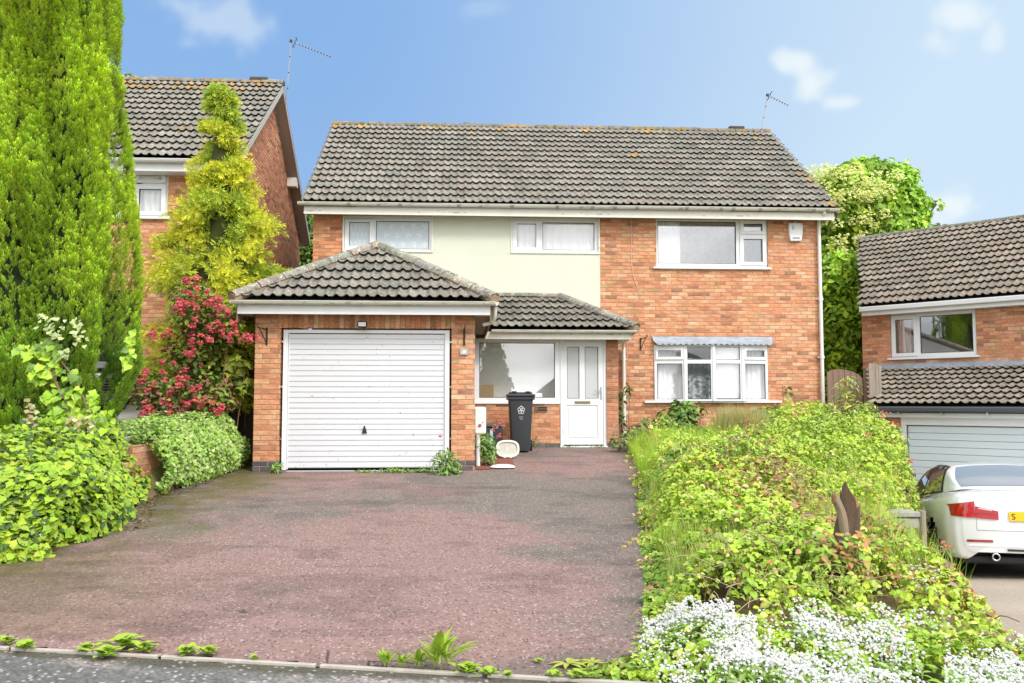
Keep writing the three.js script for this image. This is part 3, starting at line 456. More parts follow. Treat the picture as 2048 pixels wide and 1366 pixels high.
// windows
{
  const Z = -0.03;
  const box2 = (W) => [box(W[0], W[1] + 0.035, -0.16, W[0] + 0.03, 4.572, 0.03), box(W[2] - 0.03, W[1] + 0.035, -0.16, W[2], 4.572, 0.03), box(W[0], W[1], -0.16, W[2], W[1] + 0.034, 0.035), box(W[0] + 0.0305, W[3] - 0.06, -0.1, W[2] - 0.0305, W[3] - 0.003, -0.02)];
  const p1a = r4([698, 443.6], [740, 493], Z), p1b = r4([752, 441.5], [858, 499], Z), p2a = r4([1033, 446.8], [1073, 496], Z), p2b = r4([1085, 444.5], [1189, 501], Z), p3a = r4([1315, 442], [1473, 528], Z), p3b = r4([1486, 447], [1525, 463], Z), p3c = r4([1486, 477.5], [1526, 525], Z);
  const flower = canvasTex(1024, 512, (g, w, h) => {
    g.fillStyle = '#d3dfe6'; g.fillRect(0, 0, w, h); const r = rng(4);
    for (let j = 0; j < 3; j++) for (let i = 0; i < 5; i++) { const x = 90 + i * 215 + (j & 1) * 105, y = 85 + j * 170; for (let k = 0; k < 5; k++) { const a = k * 1.257 + r(), d = 34; g.fillStyle = 'rgba(240,246,250,' + (0.5 + 0.4 * r()) + ')'; g.beginPath(); g.ellipse(x + Math.cos(a) * d, y + Math.sin(a) * d, 22, 15, a, 0, 7); g.fill(); } g.fillStyle = 'rgba(225,205,225,.6)'; g.beginPath(); g.arc(x, y, 9, 0, 7); g.fill(); }
  });
  const film = phys({ color: C(1, 1, 1), map: flower, roughness: 0.25, transmission: 0.25, thickness: 0, clearcoat: 0.5, clearcoatRoughness: 0.05 });
  const w1 = windowUnit(house, { outer: [W1[0] + 0.031, W1[1] + 0.035, W1[2] - 0.031, W1[3] - 0.062], panes: [p1a, p1b], sashes: [[W1[0] + 0.04, W1[1] + 0.045, p1a[2] + 0.06, p1a[3] + 0.055]], z: Z, mats: [film, film] });
  part('surround', box2(W1), paintWhite, w1);
  const w2 = windowUnit(house, { outer: [W2[0] + 0.031, W2[1] + 0.035, W2[2] - 0.031, W2[3] - 0.062], panes: [p2a, p2b], sashes: [[W2[0] + 0.04, W2[1] + 0.045, p2a[2] + 0.06, p2a[3] + 0.055]], z: Z });
  part('surround', box2(W2), paintWhite, w2);
  windowUnit(house, { outer: [3.965, 3.575, 6.29, 4.572], panes: [p3a, p3b, p3c], sashes: [[p3b[0] - 0.07, p3b[1] - 0.06, p3b[2] + 0.065, p3b[3] + 0.06], [p3c[0] - 0.07, p3c[1] - 0.06, p3c[2] + 0.065, p3c[3] + 0.07]], z: Z, glazing: 3, sill: [3.90, 3.545, 6.345, 3.585, 0.1] });
  // bow window below
  const bow = sub('bow_window', house), zb = 0.13, yb0 = 0.86, yb1 = 1.985;
  const X = (px) => onZ(px, 745, zb).x, Yp = (py) => onZ(1425, py, zb).y;
  const cols = [[1311, 1364, 1376], [1376, 1420, 1433], [1433, 1480, 1491], [1491, 1539, 1539]];
  const yT0 = Yp(727), yT1 = Yp(719.5), yTop = Yp(694), yBot = Yp(798.5);
  const panels = [[X(1311), X(1370), 0.03, zb], [X(1370), X(1426), zb, zb + 0.04], [X(1426), X(1485.5), zb + 0.04, zb], [X(1485.5), X(1539), zb, 0.03]];
  panels.forEach(([xa, xb, za, zc], i) => {
    const Lh = Math.hypot(xb - xa, zc - za), g = sub('casement', bow), edge = 0.052, holes = i === 0 || i === 3 ? [[edge + 0.02, yT1 + 0.055, Lh - edge - 0.02, yTop - 0.06], [edge, yBot, Lh - edge, yT0]] : [[edge, yT1, Lh - edge, yTop + 0.005], [edge, yBot, Lh - edge, yT0]];
    g.position.set(xa, 0, za); g.rotation.y = -Math.atan2(zc - za, xb - xa);
    const bits = [sheetWithHoles([0.001, yb0, Lh - 0.001, yb1], holes, -0.06, 0)];
    if (i === 0 || i === 3) bits.push(sheetWithHoles([0.03, yT1 + 0.005, Lh - 0.03, yTop - 0.008], [holes[0].map((v, k) => v + (k < 2 ? 0.006 : -0.006))], 0.002, 0.024));
    part('frame', bits, upvc, g);
    for (const [a, b, c, d] of holes) { part('gasket', sheetWithHoles([a, b, c, d], [[a + 0.011, b + 0.011, c - 0.011, d - 0.011]], -0.03, -0.018), rubberMat, g); const p = new THREE.PlaneGeometry(c - a - 0.016, d - b - 0.016); p.translate((a + c) / 2, (b + d) / 2, -0.024); part('pane', p, glassMat, g); }
  });
  part('mullion', [panels[1], panels[2], panels[3]].map(([xa, , za]) => bar(V(xa, yb0, za - 0.012), V(xa, yb1, za - 0.012), 0.034, 0.034, 12)), upvc, bow);
  part('sill', (() => { const s = new THREE.Shape([[3.69, -0.1], [3.69, 0.05], [3.95, 0.09], [5.08, 0.24], [6.22, 0.09], [6.48, 0.05], [6.48, -0.1]].map(([x, y]) => new THREE.Vector2(x, -y))); const g = new THREE.ExtrudeGeometry(s, { depth: 0.034, bevelEnabled: true, bevelSize: 0.006, bevelThickness: 0.005, bevelSegments: 1 }); g.rotateX(Math.PI / 2); g.translate(0, 0.86, 0); return g; })(), upvc, bow);
  // lead canopy with a scalloped lower edge
  {
    const w = new Raw(), top = (t) => [lerp(3.865, 6.34, t), 2.165, 0.012], prof = [[0, 0.012], [0.55, 0.09], [0.85, 0.17], [1, 0.235]], n = 60;
    const pt2 = (t, k) => { const [f, z] = prof[k], bow2 = 0.4 + 0.6 * Math.sin(Math.PI * clamp(t, 0.02, 0.98)) , inset = 0.06 * Math.pow(f, 3), p = top(t), x = lerp(p[0] + inset, p[0] - inset, t); return [x, 2.165 - f * 0.155, 0.012 + (z - 0.012) * (0.55 + 0.45 * bow2)]; };
    for (let i = 0; i < n; i++) { const a = i / n, b = (i + 1) / n; for (let k = 0; k < 3; k++) w.quad(pt2(a, k + 1), pt2(b, k + 1), pt2(b, k), pt2(a, k), [a * 2.4, k * 0.1 + .1], [b * 2.4, k * 0.1 + .1], [b * 2.4, k * 0.1], [a * 2.4, k * 0.1]); }
    const g1 = toCreasedNormals(w.geo(), 0.8), v = new Raw();
    for (let i = 0; i < 20; i++) { const a = i / 20, b = (i + 1) / 20, m = (a + b) / 2, A = pt2(a, 3), B = pt2(b, 3), M = pt2(m, 3), lo = (p, d) => [p[0], p[1] - d, p[2] + 0.002]; const q1 = pt2(lerp(a, b, 0.25), 3), q3 = pt2(lerp(a, b, 0.75), 3); v.tri(A, lo(q1, 0.022), q1); v.tri(q1, lo(q1, 0.022), lo(M, 0.032)); v.tri(q1, lo(M, 0.032), M); v.tri(M, lo(M, 0.032), q3); v.tri(lo(M, 0.032), lo(q3, 0.022), q3); v.tri(q3, lo(q3, 0.022), B); }
    part('lead_canopy', [g1, v.geo()], leadMat, bow);
    part('canopy_board', box(3.95, 1.98, 0.0, 6.22, 2.03, 0.12), upvc, bow);
  }
  // porch window and front door
  const zp = 1.16;
  windowUnit(house, { outer: [0.215, 0.815, 1.862, 2.028], panes: [r4([958.8, 685], [1110, 795.5], zp)], z: zp, depth: 0.06, glazing: 2, sill: [0.22, 0.80, 1.85, 0.835, 0.075] });
  const door = sub('front_door', house), d0 = 1.864, d1 = 2.733;
  const dp = [r4([1134, 693.5], [1159, 797], zp), r4([1169.5, 693.5], [1197, 797], zp)], pan = r4([1133.5, 810], [1196.5, 879], zp);
  part('door_frame', [box(d0, 0.02, zp - 0.07, d0 + 0.055, 2.028, zp + 0.012), box(d1 - 0.055, 0.02, zp - 0.07, d1, 2.028, zp + 0.012), box(d0 + 0.0555, 1.972, zp - 0.07, d1 - 0.0555, 2.028, zp + 0.012)], upvc, door);
  part('door_leaf', [sheetWithHoles([d0 + 0.058, 0.045, d1 - 0.058, 1.97], [...dp, pan], zp - 0.05, zp)], upvc, door);
  part('lower_panel', [sheetWithHoles([pan[0] + 0.001, pan[1] + 0.001, pan[2] - 0.001, pan[3] - 0.001], [], zp - 0.04, zp - 0.016), sheetWithHoles([pan[0] + 0.035, pan[1] + 0.04, pan[2] - 0.035, pan[3] - 0.04], [], zp - 0.0159, zp - 0.008)], upvc, door);
  dp.forEach(([a, b, c, d]) => { part('gasket', sheetWithHoles([a, b, c, d], [[a + 0.009, b + 0.009, c - 0.009, d - 0.009]], zp - 0.03, zp - 0.016), rubberMat, door); const g = new THREE.PlaneGeometry(c - a - 0.012, d - b - 0.012); g.translate((a + c) / 2, (b + d) / 2, zp - 0.022); part('pane', g, frosted, door); });
  const lb = r4([1149.5, 802.3], [1180.5, 806.8], zp); part('letterbox', [box(lb[0], lb[1], zp + 0.0005, lb[2], lb[3], zp + 0.014, 0.005)], std({ color: C(0.30, 0.22, 0.11), roughness: 0.35, metalness: 0.8 }), door);
  const hd = onZ(1202, 786, zp); part('handle', [box(hd.x - 0.016, hd.y - 0.12, zp + 0.001, hd.x + 0.016, hd.y + 0.12, zp + 0.012, 0.006), bar(V(hd.x, hd.y + 0.05, zp), V(hd.x, hd.y + 0.05, zp + 0.05), 0.01), bar(V(hd.x, hd.y + 0.05, zp + 0.05), V(hd.x - 0.12, hd.y + 0.05, zp + 0.048), 0.009)], chrome, door);
  part('hinge', [0.25, 1.0, 1.8].map((y) => bar(V(d0 + 0.055, y, zp + 0.012), V(d0 + 0.055, y + 0.1, zp + 0.012), 0.011)), upvc, door);
  part('threshold', box(d0 - 0.02, -0.02, zp - 0.08, d1 + 0.01, 0.0195, zp + 0.09, 0.006), upvc, door);
  const ab = r4([1069, 812], [1095, 824], 1.2), vb = []; vb.push(sheetWithHoles(ab, Array.from({ length: 3 }, (_, k) => [ab[0] + 0.015, ab[1] + 0.014 + k * 0.03, ab[2] - 0.015, ab[1] + 0.033 + k * 0.03]), 1.203, 1.222)); part('air_brick', vb, std({ color: C(0.24, 0.17, 0.13), roughness: 0.9 }), house);
  part('air_brick_backing', box(ab[0] + 0.004, ab[1] + 0.004, 1.2015, ab[2] - 0.004, ab[3] - 0.004, 1.2045), feltMat, house);
}
// garage door
{
  const gd = sub('garage_door', house), z = 4.43, x0 = -2.625, x1 = -0.168, yt = 1.905, yb = -0.165;
  const gmat = std({ color: C(0.70, 0.705, 0.735), roughness: 0.36, map: dataTex(512, 512, (u, v, i, j) => { const n = fbm2(u * 5, v * 5, 4, 5), s = fbm2(u * 60, v * 60 + 3, 3, 60), low = sstep(0.30, 0.0, v), scuff = sstep(0.83, 0.86, s + 0.06 * low + 0.05 * (n - 0.5)); const a = (0.96 + 0.04 * n) * (1 - 0.45 * scuff); return [a, a, a]; }, true, [1 / 2.4, 1 / 2.1]) });
  part('door_frame', [box(x0, yb, z - 0.06, x0 + 0.07, yt, z + 0.03, 0.004), box(x1 - 0.07, yb, z - 0.06, x1, yt, z + 0.03, 0.004), box(x0 + 0.0705, yt - 0.05, z - 0.06, x1 - 0.0705, yt, z + 0.03, 0.004)], upvc, gd);
  part('frame_fixing', [0.28, 1.05, 1.72].flatMap((y) => [box(x0 - 0.034, y, z - 0.02, x0 - 0.0005, y + 0.02, z + 0.01), box(x1 + 0.0005, y, z - 0.02, x1 + 0.028, y + 0.02, z + 0.01)]), chrome, gd);
  const n = 25, a = x0 + 0.092, b = x1 - 0.092, t = yt - 0.062, h = (t - (yb + 0.03)) / n;
  for (let i = 0; i < n; i++) {
    const y1 = t - i * h, y0 = y1 - h, w = new Raw(), q = (x, y, zz) => [x, y, zz];
    const pr = [[y0, z - 0.016], [y0 + 0.010, z - 0.016], [y0 + 0.015, z], [y1 - 0.001, z + 0.001], [y1, z - 0.016]];
    for (let k = 0; k < 4; k++) { const uv = (x, y) => [x + 2.7, y + 0.2]; w.quad(q(a, pr[k][0], pr[k][1]), q(b, pr[k][0], pr[k][1]), q(b, pr[k + 1][0], pr[k + 1][1]), q(a, pr[k + 1][0], pr[k + 1][1]), uv(a, pr[k][0]), uv(b, pr[k][0]), uv(b, pr[k + 1][0]), uv(a, pr[k + 1][0])); }
    part('slat', w.geo(), gmat, gd);
  }
  part('door_edge', [box(a - 0.018, yb + 0.015, z - 0.03, a - 0.0005, t + 0.006, z + 0.006), box(b + 0.0005, yb + 0.015, z - 0.03, b + 0.018, t + 0.006, z + 0.006)], gmat, gd);
  part('door_shadow_gap', [box(x0 + 0.06, yb - 0.05, z - 0.12, x1 - 0.06, yt, z - 0.1)], feltMat, gd);
  const hx = -1.42, hy = 0.415; part('handle', [(() => { const s = new THREE.Shape([[-0.03, -0.035], [0.03, -0.035], [0.012, 0.03], [-0.012, 0.03]].map(([x, y]) => new THREE.Vector2(x, y))); const g = new THREE.ExtrudeGeometry(s, { depth: 0.02, bevelEnabled: true, bevelSize: 0.006, bevelThickness: 0.006 }); g.translate(hx, hy, z + 0.004); return g; })(), bar(V(hx, hy + 0.03, z), V(hx, hy + 0.06, z + 0.03), 0.012)], blackIron, gd);
  part('sill_strip', [box(x0 + 0.08, yb - 0.03, z - 0.02, x1 - 0.08, yb - 0.008, z + 0.05)], upvc, gd);
}
// downpipes, cables
{
  const dpR = V(7.345, 0, 0.075), pipe = std({ color: C(0.70, 0.69, 0.65), roughness: 0.4 });
  const a = part('downpipe', [bar(V(dpR.x, -0.3, dpR.z), V(dpR.x, 4.52, dpR.z), 0.036, 0.036, 14), tube([V(dpR.x, 4.5, dpR.z), V(dpR.x, 4.58, dpR.z + 0.02), V(dpR.x, 4.64, 0.36), V(dpR.x, 4.71, 0.4)], 0.036, 14, 10), bar(V(dpR.x, 2.9, dpR.z), V(dpR.x, 3.0, dpR.z), 0.043, 0.043, 14), bar(V(dpR.x, 1.72, dpR.z), V(dpR.x, 1.8, dpR.z), 0.044, 0.044, 14), ...[2.95, 1.75, 0.7].map((y) => box(dpR.x - 0.07, y - 0.015, 0.006, dpR.x + 0.07, y + 0.015, 0.05))], pipe, house); void a;
  const q = onZ(1248, 760, 0.09); part('downpipe', [bar(V(q.x, -0.2, 0.09), V(q.x, 1.92, 0.09), 0.034, 0.034, 14), tube([V(q.x, 1.9, 0.09), V(q.x - 0.02, 1.98, 0.12), V(q.x - 0.1, 2.06, 1.2), V(q.x - 0.1, 2.11, 1.6)], 0.033, 18, 10), ...[1.7, 0.6].map((y) => box(q.x - 0.06, y - 0.013, 0.006, q.x + 0.06, y + 0.013, 0.06))], pipe, house);
  const c = (px, py) => onZ(px, py, 0.016);
  part('cable', tube([c(1262, 437), c(1263, 470), c(1262, 520), c(1266, 548), c(1272, 568), c(1280, 590)], 0.005, 40, 5), std({ color: C(0.62, 0.5, 0.4), roughness: 0.8 }), house);
  part('cable', tube([c(1261, 612), c(1256, 625), c(1255, 645), c(1255, 690), c(1251, 760)], 0.004, 30, 5), std({ color: C(0.62, 0.5, 0.4), roughness: 0.8 }), house);
}
// ---------------------------------------------------------------- ground heights
const driveY = (z) => -0.0545 * (z - 1.2);
const edgeZ = (x) => 12.29 + 0.205 * (x + 2.68);
const poly = (pts) => (z) => { for (let i = 0; i + 1 < pts.length; i++) if (z <= pts[i + 1][0] || i + 2 === pts.length) return lerp(pts[i][1], pts[i + 1][1], clamp((z - pts[i][0]) / (pts[i + 1][0] - pts[i][0]))); };
const gardenL = poly([[0.2, 3.15], [1.3, 3.05], [5.55, 2.46], [9, 1.86], [11.7, 1.36], [12.6, 1.08], [13.6, 0.95]]);
const gardenR = poly([[0.2, 7.2], [1.5, 6.9], [4.6, 6.75], [6.5, 6.0], [8.4, 4.72], [9.6, 4.15], [11.5, 3.62], [13.4, 3.1]]);
const leftY = (z) => lerp(0.80 - 0.08 * (z - 1), -0.6, sstep(10, 12.6, z));
const rightY = (z) => Math.max(-1.80, -0.72 - 0.1 * Math.max(0, 12.8 - z));
const wallX = poly([[-8, -4.2], [1, -4.15], [3.6, -3.5], [5, -3.62], [7, -3.83], [8.5, -3.75], [10.4, -4.1], [14, -4.6]]);
function landY(x, z) {
  const d = z > 12.3 ? Math.min(driveY(z), -0.60) : driveY(Math.max(z, -1));
  let y = d;
  if (x < wallX(z) + 0.05) y = lerp(d, leftY(z), sstep(wallX(z) + 0.05, wallX(z) - 0.1, x));
  const L = gardenL(z), R = gardenR(z);
  if (x > L) { const e = sstep(L, L + 0.5, x) * 0.1 * sstep(13.3, 12.4, z), ry = rightY(z); y = lerp(d + e, ry, sstep(R - 0.35, R + 0.2, x)); }
  if (z > 13.2) y = Math.min(y, -0.66);
  return y;
}
{
  const xs = [], zs = []; for (let x = -60; x <= 60; x += 4) if (x < -10 || x > 12) xs.push(x); for (let x = -10; x <= 12; x += 0.2) xs.push(x); xs.push(-900, -300, -120, 120, 300, 900); xs.sort((a, b) => a - b);
  for (let z = -60; z <= 40; z += 4) if (z < -4 || z > 16) zs.push(z); for (let z = -4; z <= 16; z += 0.2) zs.push(z); zs.push(-900, -300, -120, 80, 300, 900); zs.sort((a, b) => a - b);
  const pos = [], uv = [], idx = [], nx = xs.length;
  for (const z of zs) for (const x of xs) { const far = Math.max(0, Math.max(Math.abs(x), Math.abs(z)) - 40), t = sstep(0, 60, far); let y = landY(clamp(x, -12, 14), clamp(z, -6, 17)) - 0.05; if (z < -1) y = lerp(y, x < -3.6 ? 0.7 : -0.1, sstep(-1, -4, z)); y = lerp(y, -0.4, t); pos.push(x, y, z); uv.push(x, z); }
  for (let j = 0; j + 1 < zs.length; j++) for (let i = 0; i + 1 < nx; i++) { const a = j * nx + i; idx.push(a, a + nx, a + 1, a + 1, a + nx, a + nx + 1); }
  const g = new THREE.BufferGeometry(); g.setAttribute('position', new THREE.Float32BufferAttribute(pos, 3)); g.setAttribute('uv', new THREE.Float32BufferAttribute(uv, 2)); g.setIndex(idx); g.computeVertexNormals();
  const soil = std({ roughness: 1, map: dataTex(512, 512, (u, v, i, j) => { const n = fbm2(u * 12, v * 12, 5, 12), h = hash(i, j, 4), m = fbm2(u * 5 + 3, v * 5, 3, 5); const b = [0.12 + 0.08 * n + 0.04 * h, 0.085 + 0.07 * n + 0.03 * h, 0.045 + 0.03 * n]; return m > 0.5 ? [b[0] * 0.8, b[1] * 1.25, b[2] * 0.7] : b; }, true, [0.4, 0.4]) });
  structure('ground', g, soil);
}
// ---------------------------------------------------------------- paved surfaces
function patchSheet(x0, x1, z0, z1, yf, inside, step = 0.1) {
  const raw = new Raw();
  for (let x = x0; x < x1 - 1e-6; x += step) for (let z = z0; z < z1 - 1e-6; z += step) {
    if (!inside(x + step / 2, z + step / 2)) continue; const q = (a, b) => [a, yf(a, b), b];
    raw.quad(q(x, z + step), q(x + step, z + step), q(x + step, z), q(x, z), [x, z + step], [x + step, z + step], [x + step, z], [x, z]);
  }
  return raw.geo();
}
{
  const X0 = -4.4, X1 = 3.6, Z0 = 0.2, Z1 = 13.4, R = rng(8);
  void R; const G = (px, py) => { const d = rayOf(px, py), k = (driveY(EYE.z) - EYE.y) / (d.y + 0.0545 * d.z), p = EYE.clone().addScaledVector(d, k); return [p.x, p.z]; };
  const CR = [[[215, 1292], [250, 1284], [278, 1278], [300, 1284], [318, 1286]], [[735, 1338], [738, 1322], [790, 1321], [850, 1330]], [[655, 1330], [657, 1300]], [[1110, 1332], [1175, 1340]]].flatMap((l) => l.slice(1).map((q, i) => [G(...l[i]), G(...q)]));
  const tex = dataTex(1400, 1664, (u, v, i, j) => {
    const x = X0 + u * (X1 - X0), z = Z0 + v * (Z1 - Z0), wob = (fbm2(x * 3.1, z * 3.1 + 7, 4) - 0.5);
    const n = fbm2(x * 0.55 + 4.2, z * 0.42 + 1.3, 4), g1 = hash(i, j, 1), g2 = hash(i >> 1, j >> 1, 2), g3 = noise2(i * 0.35, j * 0.35), m = fbm2(x * 7, z * 7, 3);
    let pink = sstep(0.37, 0.60, n + wob * 0.16 + 0.10 * (m - 0.5));
    pink = clamp(pink * 0.85 + 0.28 * sstep(11.4, 12.5, z));
    let c = [lerp(0.178, 0.275, pink), lerp(0.148, 0.168, pink), lerp(0.128, 0.150, pink)];
    const k = 0.70 + 0.26 * g3 + 0.18 * g2 + 0.16 * g1; c = c.map((a) => a * k * 0.98);
    if (g2 > 0.955) c = c.map((a, q) => lerp(a, [0.52, 0.45, 0.42][q], 0.6)); if (g2 < 0.05) c = c.map((a) => a * 0.45);
    // moss by the hedge and the damp left edge, with a broken outline
    const wx = wallX(z), md = x - wx + wob * 1.1, moss = sstep(1.7, 0.3, md) * sstep(0.34, 0.52, fbm2(x * 2.4 + 30, z * 2.4, 4) + 0.2 * (g1 - 0.5)) * sstep(11.6, 9.4, z) + 0.8 * sstep(0.5, 0.58, fbm2(x * 0.9 + 12, z * 1.6 + 2, 4)) * sstep(-1.2, -3.2, x) * sstep(9, 11, z) * 0.5;
    c = c.map((a, q) => lerp(a, [0.115, 0.098, 0.02][q] * (0.6 + 0.8 * g3), clamp(moss) * 0.9));
    // damp dark patch by the garage, old stains
    const dp = sstep(0.54, 0.66, fbm2(x * 1.7 + 60, z * 2.6 + 3, 4)); c = c.map((a) => a * (1 - 0.20 * dp));
    const dk = sstep(0.62, 0.70, fbm2(x * 2.2 + 80, z * 5.2 + 9, 4)); c = c.map((a) => a * (1 - 0.16 * dk));
    // hairline cracks near the edge
    const cr = Math.abs(fbm2(x * 1.3 + 3, z * 1.3 + 70, 4) - 0.5); if (cr < 0.002 && z > 11.4 && m > 0.55) c = c.map((a) => a * 0.4);
    if (z > 11.6) for (const [p, q] of CR) { const vx = q[0] - p[0], vz = q[1] - p[1], k = clamp(((x - p[0]) * vx + (z - p[1]) * vz) / (vx * vx + vz * vz)), d = Math.hypot(x - p[0] - vx * k + wob * 0.03, z - p[1] - vz * k + (m - 0.5) * 0.025); if (d < 0.008) c = c.map((a) => a * 0.3); }
    return c;
  });
  tex.wrapS = tex.wrapT = THREE.ClampToEdgeWrapping;
  const tar = std({ map: tex, roughness: 0.93, bumpMap: dataTex(512, 512, (u, v, i, j) => { const a = 0.5 * hash(i >> 1, j >> 1, 6) + 0.5 * noise2(i * 0.4, j * 0.4); return [a, a, a]; }, false, [7, 12]), bumpScale: 0.006 });
  const g = patchSheet(X0, X1, 0.2, 13.4, (x, z) => driveY(z) + 0.0 + 0.012 * (fbm2(x * 0.6, z * 0.6, 2) - 0.5), (x, z) => x > wallX(z) - 0.15 && z < edgeZ(x) && x < gardenL(z) + 0.6 && !(x < 0.2 && x > -3.0 && z < 4.36) && !(z < 1.16 && x < 2.9), 0.1);
  const uv = g.attributes.uv; for (let i = 0; i < uv.count; i++) uv.setXY(i, (uv.getX(i) - X0) / (X1 - X0), (uv.getY(i) - Z0) / (Z1 - Z0));
  structure('driveway', g, tar);
  // red slab between the garage and the porch
  structure('red_path', patchSheet(0.24, 0.84, 2.6, 4.7, (x, z) => driveY(z) + 0.013, (x, z) => z < 4.15 + 0.9 * (0.84 - x) * 0.6 && x < 0.84, 0.05), std({ color: C(0.27, 0.085, 0.06), roughness: 0.9, map: speck }));
  // edging: a row of narrow concrete kerb blocks set nearly flush
  const conc = std({ color: C(0.50, 0.46, 0.40), roughness: 0.95, map: speck }), blocks = thing('edging_kerb', 'thin pale concrete edging strip along the front of the driveway', 'kerb', [0, 0, 0]); blocks.userData.kind = 'structure';
  for (let x = -9; x < 3.4; x += 0.915) { const b = part('kerb_block', box(0, -0.1, -0.016, 0.907, 0.008, 0.016, 0.005), conc, blocks); b.position.set(x, driveY(edgeZ(x)) + 0.004, edgeZ(x) + 0.016); b.rotation.y = -Math.atan(0.205); b.rotation.z = -Math.atan(0.0545 * 0.205); }
  // road: old dark tarmac with worn, paler chippings and a mossy channel beside the edging
  const rt = dataTex(1536, 576, (u, v, i, j) => {
    const x = -9 + u * 14, z = v * 5.2, g1 = hash(i, j, 1), g2 = hash(i >> 1, j >> 1, 2), n = fbm2(x * 1.2, z * 2.2, 5), wob = fbm2(x * 4, z * 4, 4) - 0.5;
    let a = 0.115 + 0.09 * (n - 0.4) ; let c = [a * 1.02, a, a * 0.93]; const k = 0.5 + 0.6 * g2 + 0.4 * g1; c = c.map((q) => q * k);
    const worn = sstep(0.50, 0.62, n + wob * 0.2) * (g2 > 0.35 ? 1 : 0.3); c = c.map((q, t) => lerp(q, [0.38, 0.31, 0.29][t], worn * 0.75 * (0.4 + 0.6 * g1)));
    const ch = sstep(0.14, 0.06, z + wob * 0.12); c = c.map((q, t) => lerp(q, [0.055, 0.05, 0.028][t] * (0.6 + g1), ch * 0.85));
    if (g2 > 0.94) c = c.map((q) => lerp(q, 0.5, 0.5)); return c;
  }); rt.wrapS = rt.wrapT = THREE.ClampToEdgeWrapping;
  const raw = new Raw(); for (let x = -9; x < 5; x += 0.25) for (let k = 0; k < 14; k++) { const f = (xx, t) => { const z = edgeZ(xx) + 0.034 + t; return [xx, driveY(edgeZ(xx)) - 0.004 - 0.035 * sstep(0, 0.5, t), z]; }, s = (t) => t * t * 5; const a = s(k / 14), b = s((k + 1) / 14), w = (xx, t) => [(xx + 9) / 14, t / 5.2]; raw.quad(f(x, b), f(x + 0.25, b), f(x + 0.25, a), f(x, a), w(x, b), w(x + 0.25, b), w(x + 0.25, a), w(x, a)); }
  structure('road', raw.geo(), std({ map: rt, roughness: 0.95, bumpMap: speckB, bumpScale: 0.006 }));
  // drive of the right-hand house
  const rtx = dataTex(1024, 1024, (u, v, i, j) => { const g1 = hash(i, j, 1), g2 = hash(i >> 1, j >> 1, 2), n = fbm2(u * 9, v * 9, 4, 9); const k = 0.6 + 0.4 * g2 + 0.35 * g1 + 0.3 * (n - 0.5); return [0.36 * k, 0.30 * k, 0.24 * k]; }, true, [1 / 5, 1 / 5]);
  structure('right_driveway', patchSheet(2.8, 12.4, -2, 14, (x, z) => rightY(z) + 0.006, (x, z) => x > gardenR(z) - 0.15 && z < 13.4, 0.2), std({ map: rtx, roughness: 0.95 }));
  // concrete drive and gravel strip of the left-hand house
  const ct = std({ color: C(0.40, 0.385, 0.35), roughness: 0.95, map: speck });
  structure('left_driveway', patchSheet(-12, -4.4, 1.1, 11.5, (x, z) => leftY(z) + 0.006, (x, z) => x < -4.75 - 0.05 * (z - 1), 0.2), ct);
  const gr = new THREE.InstancedMesh(new THREE.DodecahedronGeometry(0.022, 0), std({ roughness: 0.9 }), 5200), m4 = new THREE.Matrix4(), q4 = new THREE.Quaternion(), eu = new THREE.Euler(), rr = rng(5);
  for (let i = 0; i < 5200; i++) { const z = 1.3 + rr() * 7.5, x = -4.75 - 0.05 * (z - 1) + rr() * 0.95, s = 0.6 + rr() * 0.9; eu.set(rr() * 6, rr() * 6, rr() * 6); m4.compose(V(Math.min(x, wallX(z) - 0.1), leftY(z) + 0.012, z), q4.setFromEuler(eu), V(s, s * 0.7, s)); gr.setMatrixAt(i, m4); const k = 0.25 + rr() * 0.5; gr.setColorAt(i, C(k, k * 1.0, k * 1.02)); }
  gr.name = 'gravel'; gr.castShadow = gr.receiveShadow = true; scene.add(gr); tag(gr, 'grey gravel strip beside the concrete drive on the left', 'gravel', null, 'stuff');
}
